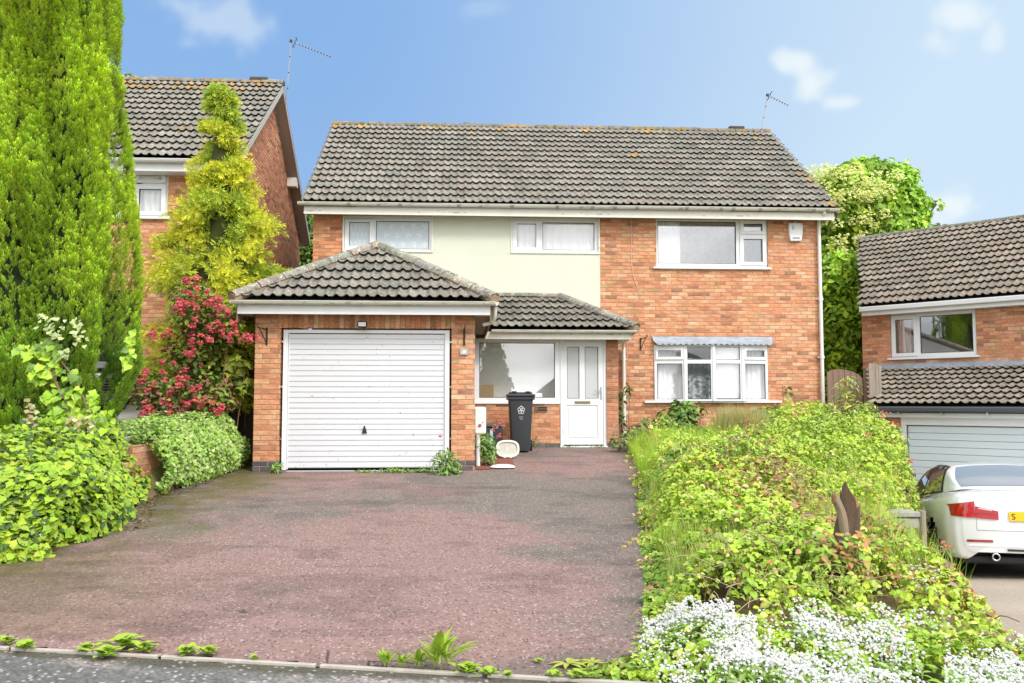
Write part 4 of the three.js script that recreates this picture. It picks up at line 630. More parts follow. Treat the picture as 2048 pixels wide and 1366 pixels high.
// ---------------------------------------------------------------- the house on the left
{
  const lh = thing('brick_house', 'neighbouring brick house on the left, behind the two conifers', 'house');
  const zf = 1.05, ze = 1.42, xv = -4.1, xg = -4.36, ey = 5.30, rise = 2.83, run = 3.9;
  const win = r4([228, 332], [335, 432], zf), WL = [-7.9, win[1], win[2], Math.min(win[3], 5.06)];
  const wall = sub('wall', lh);
  part('masonry', [sheetWithHoles([-11, 0.3, xg, 5.2], [WL, [-7.6, 1.7, -5.9, 2.9]], zf - 0.28, zf), box(xg - 0.28, 0.3, -6.0, xg, 5.18, zf - 0.281), box(-11, 0.3, -6.3, xg, 5.18, -6.001), box(-11.3, 0.3, -6.3, -11.001, 5.18, zf)], mortarMat, wall);
  part('ceiling', box(-10.9, 5.185, -6.2, xg - 0.01, 5.25, zf - 0.29), roomMat, wall); part('partition', [box(-10.9, 0.4, -2.3, xg - 0.3, 5.17, -2.2), box(-10.9, 2.95, -2.19, xg - 0.3, 3.1, zf - 0.29)], roomMat, wall);
  const P = layBricks({ O: V(-8.6, 0.0, zf), X: V(1, 0, 0), N: V(0, 0, 1), W: 8.6 + xg, v0: 0.975, v1: 5.2, holes: [[WL[0] + 8.6, WL[1], WL[2] + 8.6, 6], [1.0, 1.7, 2.7, 2.9]], seed: 71, mul: [1.02, 0.95, 0.92] });
  for (const p of P) { const x = p.c.x, y = p.c.y; p.boost = x > -7.0 && x < -4.95 && y > 2.6 && y < 5.1 ? 3 : x > -6.6 && x < -5 && y < 1.7 ? 2.5 : 1; }
  placePieces(P, brickMat, 'brick', 'brickwork', wall, 290);
  const pl = layBricks({ O: V(-8.6, 0.6, zf + 0.004), X: V(1, 0, 0), N: V(0, 0, 1), W: 8.6 + xg, v0: 0, v1: 0.375, seed: 72, tones: [[0.12, 0.115, 0.12], [0.16, 0.15, 0.15]], pick: [0, 1] }); placePieces(pl, bluePlinth, 'plinth_brick', 'plinth', wall, 20);
  // gable towards the passage
  const gbl = sub('gable_wall', lh), g = new THREE.Shape([[-zf, 5.18], [6.3, 5.18], [-ze + run + 0.02, ey + rise - 0.12]].map(([a, b]) => new THREE.Vector2(a, b))), ge = new THREE.ExtrudeGeometry(g, { depth: 0.26, bevelEnabled: false }); ge.rotateY(Math.PI / 2); ge.translate(xg - 0.262, 0, 0); part('masonry', ge, mortarMat, gbl);
  const W = 7.3, mid = zf + (-ze + run);
  const Pg = layBricks({ O: V(xg, 0, zf), X: V(0, 0, -1), N: V(1, 0, 0), W, v0: 0.3, v1: ey + rise - 0.25, seed: 73, mul: [0.9, 0.86, 0.9], clip: (y) => { if (y < 5.1) return [0, W]; const t = (ey + rise - 0.2 - y) / rise * run; return [Math.max(0, mid - t), Math.min(W, mid + t)]; } });
  for (const p of Pg) p.boost = p.c.z < -0.2 ? 1 : 0.3; placePieces(Pg, brickMat, 'brick', 'brickwork', gbl, 0);
  const roof = sub('roof', lh), S = V(0, rise, -run).normalize();
  const cols = 19, T = layTiles({ O: V(xv - cols * 0.3, ey, ze), U: V(1, 0, 0), S, cols, rows: 14, gauge: 0.344, seed: 74, mul: 1.1, matOf: (j, i, r) => (j > 11 && r() < 0.8) || r() < 0.04 ? tileMatY : tileMat });
  for (const p of T) p.boost = p.c.x > -7.2 ? 2 : 0.4; placePieces(T, tileMat, 'tile', 'tiling', roof, 200);
  const N = new THREE.Vector3().crossVectors(V(1, 0, 0), S), top = V(0, ey, ze).addScaledVector(S, 4.83), deck = (a, b, c, d) => { const w = new Raw(); w.quad(a, b, c, d); w.quad(d, c, b, a); return w.geo(); }, e = (x, s) => V(x, ey, ze).addScaledVector(S, s).addScaledVector(N, -0.03).toArray();
  part('underlay', deck(e(-11.3, 0), e(xv - 0.02, 0), e(xv - 0.02, 4.8), e(-11.3, 4.8)), feltMat, roof);
  const bk = (x, s) => [x, ey + S.y * s - 0.02, 2 * top.z - (ze + S.z * s)]; part('rear_slope', (() => { const w = new Raw(); w.quad(bk(-11.3, 0), bk(xv, 0), bk(xv, 4.83), bk(-11.3, 4.83)); const lo = (p) => [p[0], p[1] - 0.07, p[2]]; w.quad(lo(bk(-11.3, 0)), lo(bk(xv, 0)), lo(bk(xv, 4.83)), lo(bk(-11.3, 4.83))); w.quad(lo(bk(xv, 0)), bk(xv, 0), bk(xv, 4.83), lo(bk(xv, 4.83))); return paint(w.geo(), [0.36, 0.34, 0.31]); })(), tileMat, roof);
  placePieces(ridgePieces(V(-10, top.y, top.z - 0.02), V(xv + 0.01, top.y, top.z - 0.02), V(0, 1, 0), { rad: 0.12, mat: tileMatY, seed: 75, mul: 1 }), tileMatY, 'ridge_tile', 'ridge', roof, 20);
  // verge: white barge boards on both slopes, a wide soffit between them and the gable
  const slope = (side, x0, x1, dy0, dy1) => { const zz = (s) => (side > 0 ? ze + S.z * s : 2 * top.z - (ze + S.z * s)), yy = (s) => ey + S.y * s, w = new Raw(), P8 = (x, s, d) => [x, yy(s) + d, zz(s)], s0 = -0.05, s1 = 4.83; w.quad(P8(x0, s0, dy0), P8(x1, s0, dy0), P8(x1, s1, dy0), P8(x0, s1, dy0)); w.quad(P8(x0, s1, dy1), P8(x1, s1, dy1), P8(x1, s0, dy1), P8(x0, s0, dy1)); w.quad(P8(x1, s0, dy0), P8(x1, s0, dy1), P8(x1, s1, dy1), P8(x1, s1, dy0)); w.quad(P8(x0, s0, dy1), P8(x0, s0, dy0), P8(x0, s1, dy0), P8(x0, s1, dy1)); w.quad(P8(x0, s0, dy0), P8(x0, s0, dy1), P8(x1, s0, dy1), P8(x1, s0, dy0)); return w.geo(); };
  part('barge_board', slope(1, xv - 0.022, xv, -0.19, -0.045), paintWhite, roof); part('barge_board', slope(-1, xv - 0.022, xv, -0.19, -0.09), paintWhite, roof);
  const verge = std({ color: C(0.42, 0.36, 0.32), roughness: 0.8, map: speck });
  part('verge_soffit', [slope(1, xg - 0.02, xv - 0.023, -0.17, -0.15), slope(-1, xg - 0.02, xv - 0.023, -0.17, -0.15)], verge, roof);
  const pe = V(0, ey, 0).addScaledVector(V(0, S.y, 0), 2.3); part('purlin_end', box(xg - 0.02, pe.y - 0.42, 2 * top.z - (ze + S.z * 2.3) - 0.12, xv - 0.03, pe.y - 0.2, 2 * top.z - (ze + S.z * 2.3) + 0.12), paintWhite, roof);
  part('ridge_vent', box(-4.85, top.y + 0.07, top.z - 0.16, -4.45, top.y + 0.14, top.z + 0.08, 0.02), std({ color: C(0.06, 0.055, 0.05), roughness: 0.7 }), roof);
  part('fascia', box(-10.5, ey - 0.235, ze - 0.075, xv - 0.03, ey - 0.06, ze - 0.05), upvc, roof); part('soffit', box(-10.5, ey - 0.235, zf, xv - 0.03, ey - 0.22, ze - 0.076), upvc, roof);
  part('gutter', gutterGeo(-10.5, xv + 0.02, ey - 0.035, ze + 0.02, 0.058), upvc, roof);
  const Zw = zf - 0.03, pa = r4([279.5, 345], [324.7, 359.7], Zw), pb = r4([278, 377.5], [323, 424], Zw), pc = r4([160, 341.7], [267, 424], Zw);
  windowUnit(lh, { outer: [WL[0], WL[1] - 0.01, WL[2], WL[3] + 0.01], panes: [pc, pa, pb], sashes: [[pa[0] - 0.075, pa[1] - 0.065, pa[2] + 0.07, pa[3] + 0.06], [pb[0] - 0.075, pb[1] - 0.07, pb[2] + 0.075, pb[3] + 0.085]], z: Zw, sill: [WL[0], WL[1] - 0.07, WL[2] + 0.06, WL[1] - 0.015, 0.1] });
  const nc = part('net_curtain', netGeo(pc[0], pb[2] + 0.1, pb[1] - 0.05, pa[3] + 0.08, zf - 0.125, 12, 0.02, 5), netMat, scene); tag(nc, 'pale net curtain in the upstairs window of the left house', 'curtain');
}
// ---------------------------------------------------------------- the house on the right, turned away to the right
const PSI = THREE.MathUtils.degToRad(45), RA = at(1728, 806, 19.5);
{
  const rh = thing('brick_house', 'neighbouring brick house on the right with a lean-to tiled garage roof', 'house', [RA.x, 0, RA.z], -(PSI + YAW));
  rh.updateMatrixWorld(true);
  const inv = rh.matrixWorld.clone().invert(), lo = EYE.clone().applyMatrix4(inv);
  const onL = (px, py, z) => { const d = rayOf(px, py).transformDirection(inv).multiplyScalar(rayOf(px, py).length()); return lo.clone().addScaledVector(d, (z - lo.z) / d.z); };
  const SK = 0.435, ze = 0.32, eyL = onL(1885, 601, ze).y, fb = onL(1885, 620.5, ze).y, rg = onL(1885, 458, -3.6).y, sillY = onL(1866, 713, 0).y, flY = onL(1885, 727, 0.05).y, wt = onL(1866, 624, 0).y, gz = 2.5, gy = onL(1900, 812, gz + 0.2).y, dt = onL(1900, 851, gz).y, W = 7.5;
  const wx0 = onL(1781, 670, 0).x, wx1 = onL(1952, 665, 0).x, yG = -2.2;
  const wall = sub('wall', rh);
  part('masonry', [sheetWithHoles([0, yG, W, fb + 0.1], [[wx0, sillY, wx1, wt]], -0.28, 0), box(W - 0.28, yG, -6, W, fb + 0.1, -0.281)], mortarMat, wall);
  const skew = (x0, z0, z1, y0, y1) => { const w = new Raw(), q = (z, y) => [x0 + SK * z, y, z]; w.quad(q(z0, y0), q(z1, y0), q(z1, y1), q(z0, y1)); w.quad(q(z0, y1), q(z1, y1), q(z1, y0), q(z0, y0)); const h = (z, y) => [x0 + 0.25 + SK * z, y, z]; w.quad(h(z0, y0), h(z1, y0), h(z1, y1), h(z0, y1)); return w.geo(); };
  part('side_wall', [skew(0, -6.8, 0, yG, fb + 0.1), skew(0.55, 0, gz, yG, gy)], mortarMat, wall);
  { const w0 = new Raw(), q = (x, y, z) => [x + SK * z, y, z], yb = sillY - 0.8, yt = fb + 0.11, xr = wx1 + 1.6; w0.quad(q(0.05, yb, -0.29), q(xr, yb, -0.29), q(xr, yb, -3.5), q(0.05, yb, -3.5)); w0.quad(q(0.05, yt, -0.29), q(xr, yt, -0.29), q(xr, yt, -3.5), q(0.05, yt, -3.5)); w0.quad(q(0.05, yb, -3.5), q(xr, yb, -3.5), q(xr, yt, -3.5), q(0.05, yt, -3.5)); w0.quad(q(0.05, yb, -0.29), q(0.05, yb, -3.5), q(0.05, yt, -3.5), q(0.05, yt, -0.29)); w0.quad(q(xr, yb, -0.29), q(xr, yb, -3.5), q(xr, yt, -3.5), q(xr, yt, -0.29)); part('room', w0.geo(), roomMat, wall); }
  const P = layBricks({ O: V(0, 0, 0), X: V(1, 0, 0), N: V(0, 0, 1), W: 4.6, v0: flY - 0.1, v1: fb + 0.08, holes: [[wx0, sillY - 0.02, wx1, 9]], seed: 81, mul: [0.98, 0.95, 0.98] });
  placePieces(P, brickMat, 'brick', 'brickwork', wall, 290, rh.matrixWorld);
  const ztop = -3.6, run = ze + 0.05 - ztop, rise = rg - eyL, SL = Math.hypot(run, rise), S = V(0, rise, -run).normalize(), rows = Math.round(SL / 0.34), gauge = SL / rows, x0 = onL(1721, 625, ze + 0.05).x;
  const roof = sub('roof', rh), rt = TT.map(([a, b, c]) => [a * 1.02, b * 0.93, c * 0.87]);
  const T = layTiles({ O: V(0, eyL, ze + 0.05), U: V(1, 0, 0), S, cols: 17, rows, gauge, len: gauge + 0.06, seed: 82, tones: rt, left: (v) => x0 - SK * v / SL * run, matOf: (j, i, r) => (r() < 0.22 || j > rows - 3 ? tileMatW : tileMat) });
  placePieces(T, tileMat, 'tile', 'tiling', roof, 180, rh.matrixWorld);
  const w = new Raw(), q = (x, s, d = -0.03) => { const p = V(x, eyL, ze + 0.05).addScaledVector(S, s); return [p.x, p.y + d, p.z]; }, xl = x0 - SK * run; w.quad(q(x0 + 0.03, 0), q(W, 0), q(W, SL), q(xl + 0.03, SL)); w.quad([xl - 1.5, eyL, 2 * ztop - ze], [xl, rg, ztop], [W, rg, ztop], [W, eyL, 2 * ztop - ze]); part('underlay', w.geo(), feltMat, roof);
  placePieces(ridgePieces(V(xl - 0.02, rg + 0.0, ztop - 0.02), V(W, rg + 0.0, ztop - 0.02), V(0, 1, 0), { rad: 0.1, mat: tileMatW, seed: 83, mul: 0.9 }), tileMatW, 'ridge_tile', 'ridge', roof, 20, rh.matrixWorld);
  const vb = new Raw(); const p0 = q(x0 - 0.012, -0.05, -0.1), p1 = q(xl - 0.012, SL, -0.1), p2 = q(xl - 0.012, SL, 0.03), p3 = q(x0 - 0.012, -0.05, 0.03); vb.quad(p0, p1, p2, p3); vb.quad(p3, p2, p1, p0); vb.quad([p0[0] + 0.02, p0[1], p0[2]], p0, p3, [p3[0] + 0.02, p3[1], p3[2]]); part('barge_board', vb.geo(), upvc, roof);
  part('fascia', box(x0, fb, ze - 0.03, W, eyL - 0.07, ze), upvc, roof); part('soffit', box(x0 + 0.05, fb + 0.01, 0.001, W, fb + 0.03, ze - 0.031), upvc, roof);
  part('gutter', [box(x0 - 0.02, eyL - 0.12, ze + 0.002, W, eyL - 0.015, ze + 0.1, 0.02)], std({ color: C(0.62, 0.64, 0.64), roughness: 0.4 }), roof);
  const za = -0.03, pa = [onL(1791, 0, za).x, 0, onL(1829, 0, za).x, 0], f4 = (a, b, c, d) => { const A = onL(a, b, za), B = onL(c, d, za); return [A.x, B.y, B.x, A.y]; }; void pa;
  const mid = (wt - sillY), A1 = [onL(1791, 675, za).x, sillY + 0.09, onL(1829, 675, za).x, wt - 0.11], A2 = [onL(1840, 670, za).x, sillY + 0.075, onL(1946, 665, za).x, wt - 0.075]; void f4; void mid;
  windowUnit(rh, { outer: [wx0, sillY, wx1, wt], panes: [A1, A2], glazing: 2, sashes: [[wx0 + 0.02, sillY + 0.025, A1[2] + 0.05, wt - 0.03]], z: za, sill: [wx0 - 0.06, sillY - 0.045, wx1 + 0.06, sillY, 0.1] });
  part('head_board', box(wx0 - 0.03, wt, -0.02, wx1 + 0.03, fb + 0.02, 0.015), upvc, wall);
  // lean-to over the garage
  const lean = sub('garage_roof', rh), y1 = flY - 0.09, y0 = gy, lr = y1 - y0, ln = gz + 0.25 - 0.03, LS = V(0, lr, -ln).normalize(), LL = Math.hypot(lr, ln), lrows = 8, lg = LL / lrows, lx0 = onL(1745, 800, gz + 0.2).x;
  const TL = layTiles({ O: V(0, y0, gz + 0.25), U: V(1, 0, 0), S: LS, cols: 17, rows: lrows, gauge: lg, len: lg + 0.06, seed: 84, tones: rt, left: (v) => lx0 - SK * v / LL * ln, matOf: (j, i, r) => (r() < 0.45 ? tileMatW : tileMat), mul: 0.95 });
  placePieces(TL, tileMat, 'tile', 'tiling', lean, 100, rh.matrixWorld);
  const w2 = new Raw(), q2 = (x, s) => { const p = V(x, y0, gz + 0.25).addScaledVector(LS, s); return [p.x, p.y - 0.03, p.z]; }; w2.quad(q2(lx0 + 0.03, 0), q2(W, 0), q2(W, LL), q2(lx0 - SK * ln, LL)); part('underlay', w2.geo(), feltMat, lean);
  part('lead_flashing', [(() => { const z = new Raw(), s = 40, xa = lx0 - SK * ln; for (let i = 0; i < s; i++) { const a = lerp(xa, W, i / s), b = lerp(xa, W, (i + 1) / s), d = (x) => 0.012 * Math.sin(x * 21); z.quad([a, y1 + 0.02 - 0.02, 0.2 + d(a)], [b, y1 + 0.0, 0.2 + d(b)], [b, flY + 0.03, 0.012], [a, flY + 0.03, 0.012], [a, 0.2], [b, 0.2], [b, 0], [a, 0]); } return z.geo(); })()], leadMat, lean);
  const blackG = std({ color: C(0.055, 0.06, 0.068), roughness: 0.4 });
  part('gutter', [box(lx0 - 0.05, y0 - 0.115, gz + 0.22, W, y0 - 0.01, gz + 0.335, 0.03)], blackG, lean);
  part('gutter_bracket', [0.5, 1.25, 2.0, 2.75].map((d) => box(lx0 + d, y0 - 0.15, gz + 0.2, lx0 + d + 0.03, y0 - 0.112, gz + 0.33)), chrome, lean);
  part('fascia', [box(lx0, dt + 0.155, gz + 0.16, W, y0 - 0.13, gz + 0.18), box(lx0, dt + 0.14, gz, W, dt + 0.1549, gz + 0.18)], upvc, lean);
  const gl = onL(1784, 880, gz).x, gf = onL(1804, 880, gz).x, gdx = onL(1814, 880, gz).x, door = sub('garage_door', rh), dm = std({ color: C(0.62, 0.70, 0.735), roughness: 0.45 });
  part('masonry', [box(gl - 0.1, yG, gz - 0.25, gf, dt + 0.14, gz - 0.001), box(gl - 0.1, dt + 0.14, gz - 0.25, W, y0 - 0.05, gz - 0.001)], mortarMat, lean);
  placePieces(layBricks({ O: V(gl - 0.1, 0, gz), X: V(1, 0, 0), N: V(0, 0, 1), W: gf - gl + 0.1, v0: yG, v1: dt + 0.1, seed: 85, mul: [0.9, 0.72, 0.7] }), brickMat, 'brick', 'brickwork', lean, 60, rh.matrixWorld);
  part('door_frame', [box(gf, yG, gz - 0.1, gdx, dt, gz + 0.02), box(gf, dt, gz - 0.1, W, dt + 0.139, gz + 0.03)], upvc, door);
  const hs = 0.125; for (let i = 0; i < 19; i++) part('slat', box(gdx + 0.01, dt - 0.02 - (i + 1) * hs + 0.006, gz - 0.06, gdx + 4.6, dt - 0.02 - i * hs, gz - 0.03 + (i % 3 === 1 ? 0.006 : 0), 0.006), dm, door);
  part('door_backing', box(gdx, yG, gz - 0.09, gdx + 4.6, dt - 0.01, gz - 0.062), std({ color: C(0.3, 0.34, 0.36), roughness: 0.6 }), door);
  // curtain in the left pane
  const cur = part('curtain', netGeo(0, 0.26, 0, A1[3] - A1[1] + 0.2, 0, 4, 0.03, 9), std({ color: C(0.55, 0.42, 0.36), roughness: 1 }), scene); const cp = V(A1[0], A1[1] - 0.1, -0.22).applyMatrix4(rh.matrixWorld); cur.position.copy(cp); cur.rotation.y = -(PSI + YAW); tag(cur, 'beige curtain drawn aside in the window of the right house', 'curtain');
}
// ---------------------------------------------------------------- curtains and things inside the main house's windows
{
  const lace = canvasTex(512, 1024, (g, w, h) => { g.fillStyle = '#70787a'; g.fillRect(0, 0, w, h); const r = rng(17); for (let i = 0; i < 90; i++) { const x = r() * w, y = h * (0.42 + 0.58 * Math.pow(r(), 0.8)), s = 12 + r() * 22; g.strokeStyle = 'rgba(235,240,238,' + (0.55 + 0.4 * r()) + ')'; g.lineWidth = 5; for (let k = 0; k < 5; k++) { const a = k * 1.257 + i; g.beginPath(); g.ellipse(x + Math.cos(a) * s, y + Math.sin(a) * s, s * 0.6, s * 0.42, a, 0, 7); g.stroke(); } } for (let y = 0; y < h; y += 8) { g.fillStyle = 'rgba(210,218,216,.18)'; g.fillRect(0, y, w, 3); } });
  const net = (x0, x1, y0, y1, z, f, seed, label, mat = netMat) => tag(part('net_curtain', netGeo(x0, x1, y0, y1, z, f, 0.018, seed), mat, scene), label, 'curtain');
  net(1.05, 2.78, 3.86, 4.56, -0.105, 11, 1, 'white net curtain in the middle upstairs window');
  net(3.99, 4.5, 3.6, 4.55, -0.12, 5, 2, 'white net curtain at the left of the big upstairs window');
  const X = (px) => onZ(px, 745, 0).x;
  net(X(1313), X(1370), 0.9, 1.96, -0.08, 5, 3, 'white net curtain in the left light of the bow window');
  net(X(1374), X(1425), 0.9, 1.72, -0.03, 5, 4, 'lace curtain with flower pattern in the bow window', phys({ map: lace, color: C(0.95, 0.97, 0.97), roughness: 1, transmission: 0.2, thickness: 0 }));
  const blind = part('blind', [box(X(1428), 0.92, 0.02, X(1484), 1.96, 0.032), ...[1.05, 1.3, 1.55, 1.8].map((y) => box(X(1428), y, 0.0325, X(1484), y + 0.01, 0.037))], std({ color: C(0.82, 0.84, 0.86), roughness: 0.8 }), scene); tag(blind, 'white blind behind the third light of the bow window', 'blind');
  net(X(1487), X(1537), 0.9, 1.96, -0.08, 4, 6, 'white net curtain in the right light of the bow window');
  const bx = part('cardboard_box', [box(0.27, 0.9, 0.78, 0.62, 1.16, 0.98, 0.005), box(0.27, 1.1605, 0.87, 0.62, 1.163, 0.90)], std({ color: C(0.5, 0.36, 0.19), roughness: 0.9 }), scene); tag(bx, 'tan cardboard box inside the porch window', 'box');
  const shelf = part('window_shelf', box(0.23, 0.84, 0.765, 1.8, 0.898, 1.02), roomMat, scene); tag(shelf, 'pale shelf inside the porch window', 'shelf');
}
// ---------------------------------------------------------------- things fixed to the house
{
  // hanging-basket brackets
  const bracket = (x, y, z, turn, label) => { const t = thing('hanging_basket_bracket', label, 'bracket', [x, y, z], turn); part('back_plate', box(-0.012, -0.13, 0.0, 0.012, 0.13, 0.012, 0.003), blackIron, t); part('arm', [bar(V(0, 0.1, 0.01), V(0, 0.12, 0.2), 0.009), bar(V(0, -0.1, 0.01), V(0, 0.11, 0.17), 0.007), tube([V(0, 0.12, 0.2), V(0, 0.15, 0.23), V(0, 0.17, 0.205), V(0, 0.155, 0.185)], 0.007, 10, 6)], blackIron, t); return t; };
  bracket(-2.853, 1.80, 4.51, -0.5, 'black iron hanging bracket on the left garage pier'); bracket(0.048, 1.80, 4.51, 0.05, 'black iron hanging bracket above the house number'); bracket(3.625, 2.01, 0.01, 0.45, 'black iron hanging bracket left of the bow window');
  // flood light
  const fl = thing('floodlight', 'small black floodlight with sensor over the garage door', 'light', [-1.455, 1.975, 4.51]);
  part('housing', [box(-0.07, -0.045, 0.03, 0.07, 0.05, 0.1, 0.012), bar(V(-0.02, 0.05, 0.0), V(-0.02, 0.02, 0.06), 0.018)], blackIron, fl); part('glass', box(-0.055, -0.028, 0.1005, 0.055, 0.034, 0.106, 0.003), phys({ color: C(0.75, 0.77, 0.78), roughness: 0.15 }), fl); part('sensor', [new THREE.SphereGeometry(0.022, 12, 8).translate(0.03, -0.062, 0.085), bar(V(0.03, -0.04, 0.07), V(0.03, -0.06, 0.085), 0.01)], blackIron, fl);
  // number plate
  const nt = canvasTex(256, 192, (g, w, h) => { g.fillStyle = '#a9aaa2'; g.fillRect(0, 0, w, h); const r = rng(3); for (let i = 0; i < 4000; i++) { const k = 120 + r() * 90; g.fillStyle = `rgba(${k},${k},${k - 8},.5)`; g.fillRect(r() * w, r() * h, 3, 3); } g.font = 'bold 132px serif'; g.textAlign = 'center'; g.textBaseline = 'middle'; g.fillStyle = '#6f716c'; g.fillText('40', w / 2 + 5, h / 2 + 10); g.fillStyle = '#f3f5f2'; g.fillText('40', w / 2, h / 2 + 4); });
  const np = thing('house_number', 'grey stone plaque with white number 40 on the right garage pier', 'sign', [0.047, 1.583, 4.511]); part('plaque', box(-0.062, -0.05, 0, 0.062, 0.05, 0.016, 0.003), std({ color: C(0.3, 0.3, 0.28), roughness: 0.8 }), np); const pg = new THREE.PlaneGeometry(0.118, 0.094); pg.translate(0, 0, 0.0175); part('lettering', pg, std({ map: nt, roughness: 0.7 }), np);
  // alarm box
  const al = thing('alarm_box', 'white burglar alarm box high on the wall at the right', 'alarm', [6.86, 4.33, 0.012]); const sh = new THREE.Shape(); sh.moveTo(-0.125, 0.17); sh.quadraticCurveTo(-0.148, 0, -0.10, -0.18); sh.lineTo(0.10, -0.18); sh.quadraticCurveTo(0.148, 0, 0.125, 0.17); sh.closePath();
  part('cover', new THREE.ExtrudeGeometry(sh, { depth: 0.06, bevelEnabled: true, bevelSize: 0.012, bevelThickness: 0.015, bevelSegments: 2 }), std({ color: C(0.78, 0.79, 0.8), roughness: 0.35 }), al); part('lens', box(-0.075, -0.155, 0.076, 0.075, -0.115, 0.082, 0.003), std({ color: C(0.35, 0.33, 0.3), roughness: 0.4 }), al); part('label_panel', box(-0.085, 0.04, 0.0765, -0.04, 0.12, 0.0785), std({ color: C(0.45, 0.5, 0.55), roughness: 0.5 }), al); part('knob', new THREE.SphereGeometry(0.03, 12, 8).translate(0.0, 0.19, 0.03), std({ color: C(0.75, 0.75, 0.75), roughness: 0.4 }), al);
  // white meter box on the side of the garage, on its duct
  const mb = thing('meter_box', 'white plastic meter box on the garage wall beside the bin', 'meter box', [0.21, 0.0, 3.9]); part('door', new RoundedBoxGeometry(0.18, 0.42, 0.36, 3, 0.035).translate(0.09, 0.55, 0), std({ color: C(0.82, 0.83, 0.79), roughness: 0.4 }), mb); part('duct', bar(V(0.06, -0.2, 0.12), V(0.06, 0.36, 0.12), 0.035, 0.035, 12), upvc, mb); part('lock', bar(V(0.13, 0.52, 0.178), V(0.13, 0.52, 0.187), 0.01), blackIron, mb);
  // aerials
  const metal = std({ color: C(0.42, 0.42, 0.45), roughness: 0.45, metalness: 0.6 }), dark = std({ color: C(0.04, 0.04, 0.05), roughness: 0.6 });
  const aerial = (base, topP, tip, n, el, label) => { const t = thing('tv_aerial', label, 'aerial', base.toArray()); const b = topP.clone().sub(base), e = tip.clone().sub(base); part('mast', bar(V(0, 0, 0), b, 0.014, 0.012), metal, t); part('boom', bar(b.clone(), e, 0.009, 0.008), metal, t); const dir = e.clone().sub(b), side = new THREE.Vector3().crossVectors(dir, V(0, 1, 0)).normalize(), upd = new THREE.Vector3().crossVectors(side, dir).normalize(); for (let i = 0; i < n; i++) { const p = b.clone().addScaledVector(dir, 0.22 + 0.78 * i / (n - 1)); part('element', bar(p.clone().addScaledVector(side, -el), p.clone().addScaledVector(side, el), 0.006, 0.006, 5), metal, t); part('clip', new THREE.BoxGeometry(0.024, 0.024, 0.024).translate(p.x, p.y, p.z), dark, t); } const rp = b.clone().addScaledVector(dir, 0.1); part('reflector', [0, 1, 2].map((k) => bar(rp.clone().addScaledVector(side, -0.1).addScaledVector(upd, (k - 1) * 0.09), rp.clone().addScaledVector(side, 0.1).addScaledVector(upd, (k - 1) * 0.09), 0.006, 0.006, 5)).concat([bar(rp.clone().addScaledVector(upd, -0.13), rp.clone().addScaledVector(upd, 0.13), 0.007)]), dark, t); part('clamp', [box(b.x - 0.03, b.y - 0.03, b.z - 0.03, b.x + 0.03, b.y + 0.03, b.z + 0.03, 0.008), ...[0.25, 0.5, 0.75].map((f) => new THREE.SphereGeometry(0.018, 8, 6).translate(b.x * f, b.y * f, b.z * f))], dark, t); return t; };
  aerial(V(-4.07, 7.75, -2.72), at(582, 82, 20.5), at(660, 113, 20.5), 11, 0.06, 'television aerial on a tall mast above the left house gable');
  aerial(V(7.37, 7.3, -3.45), at(1535, 190, 22.0), at(1575, 210, 22.0), 7, 0.06, 'television aerial at the right end of the main roof');
}
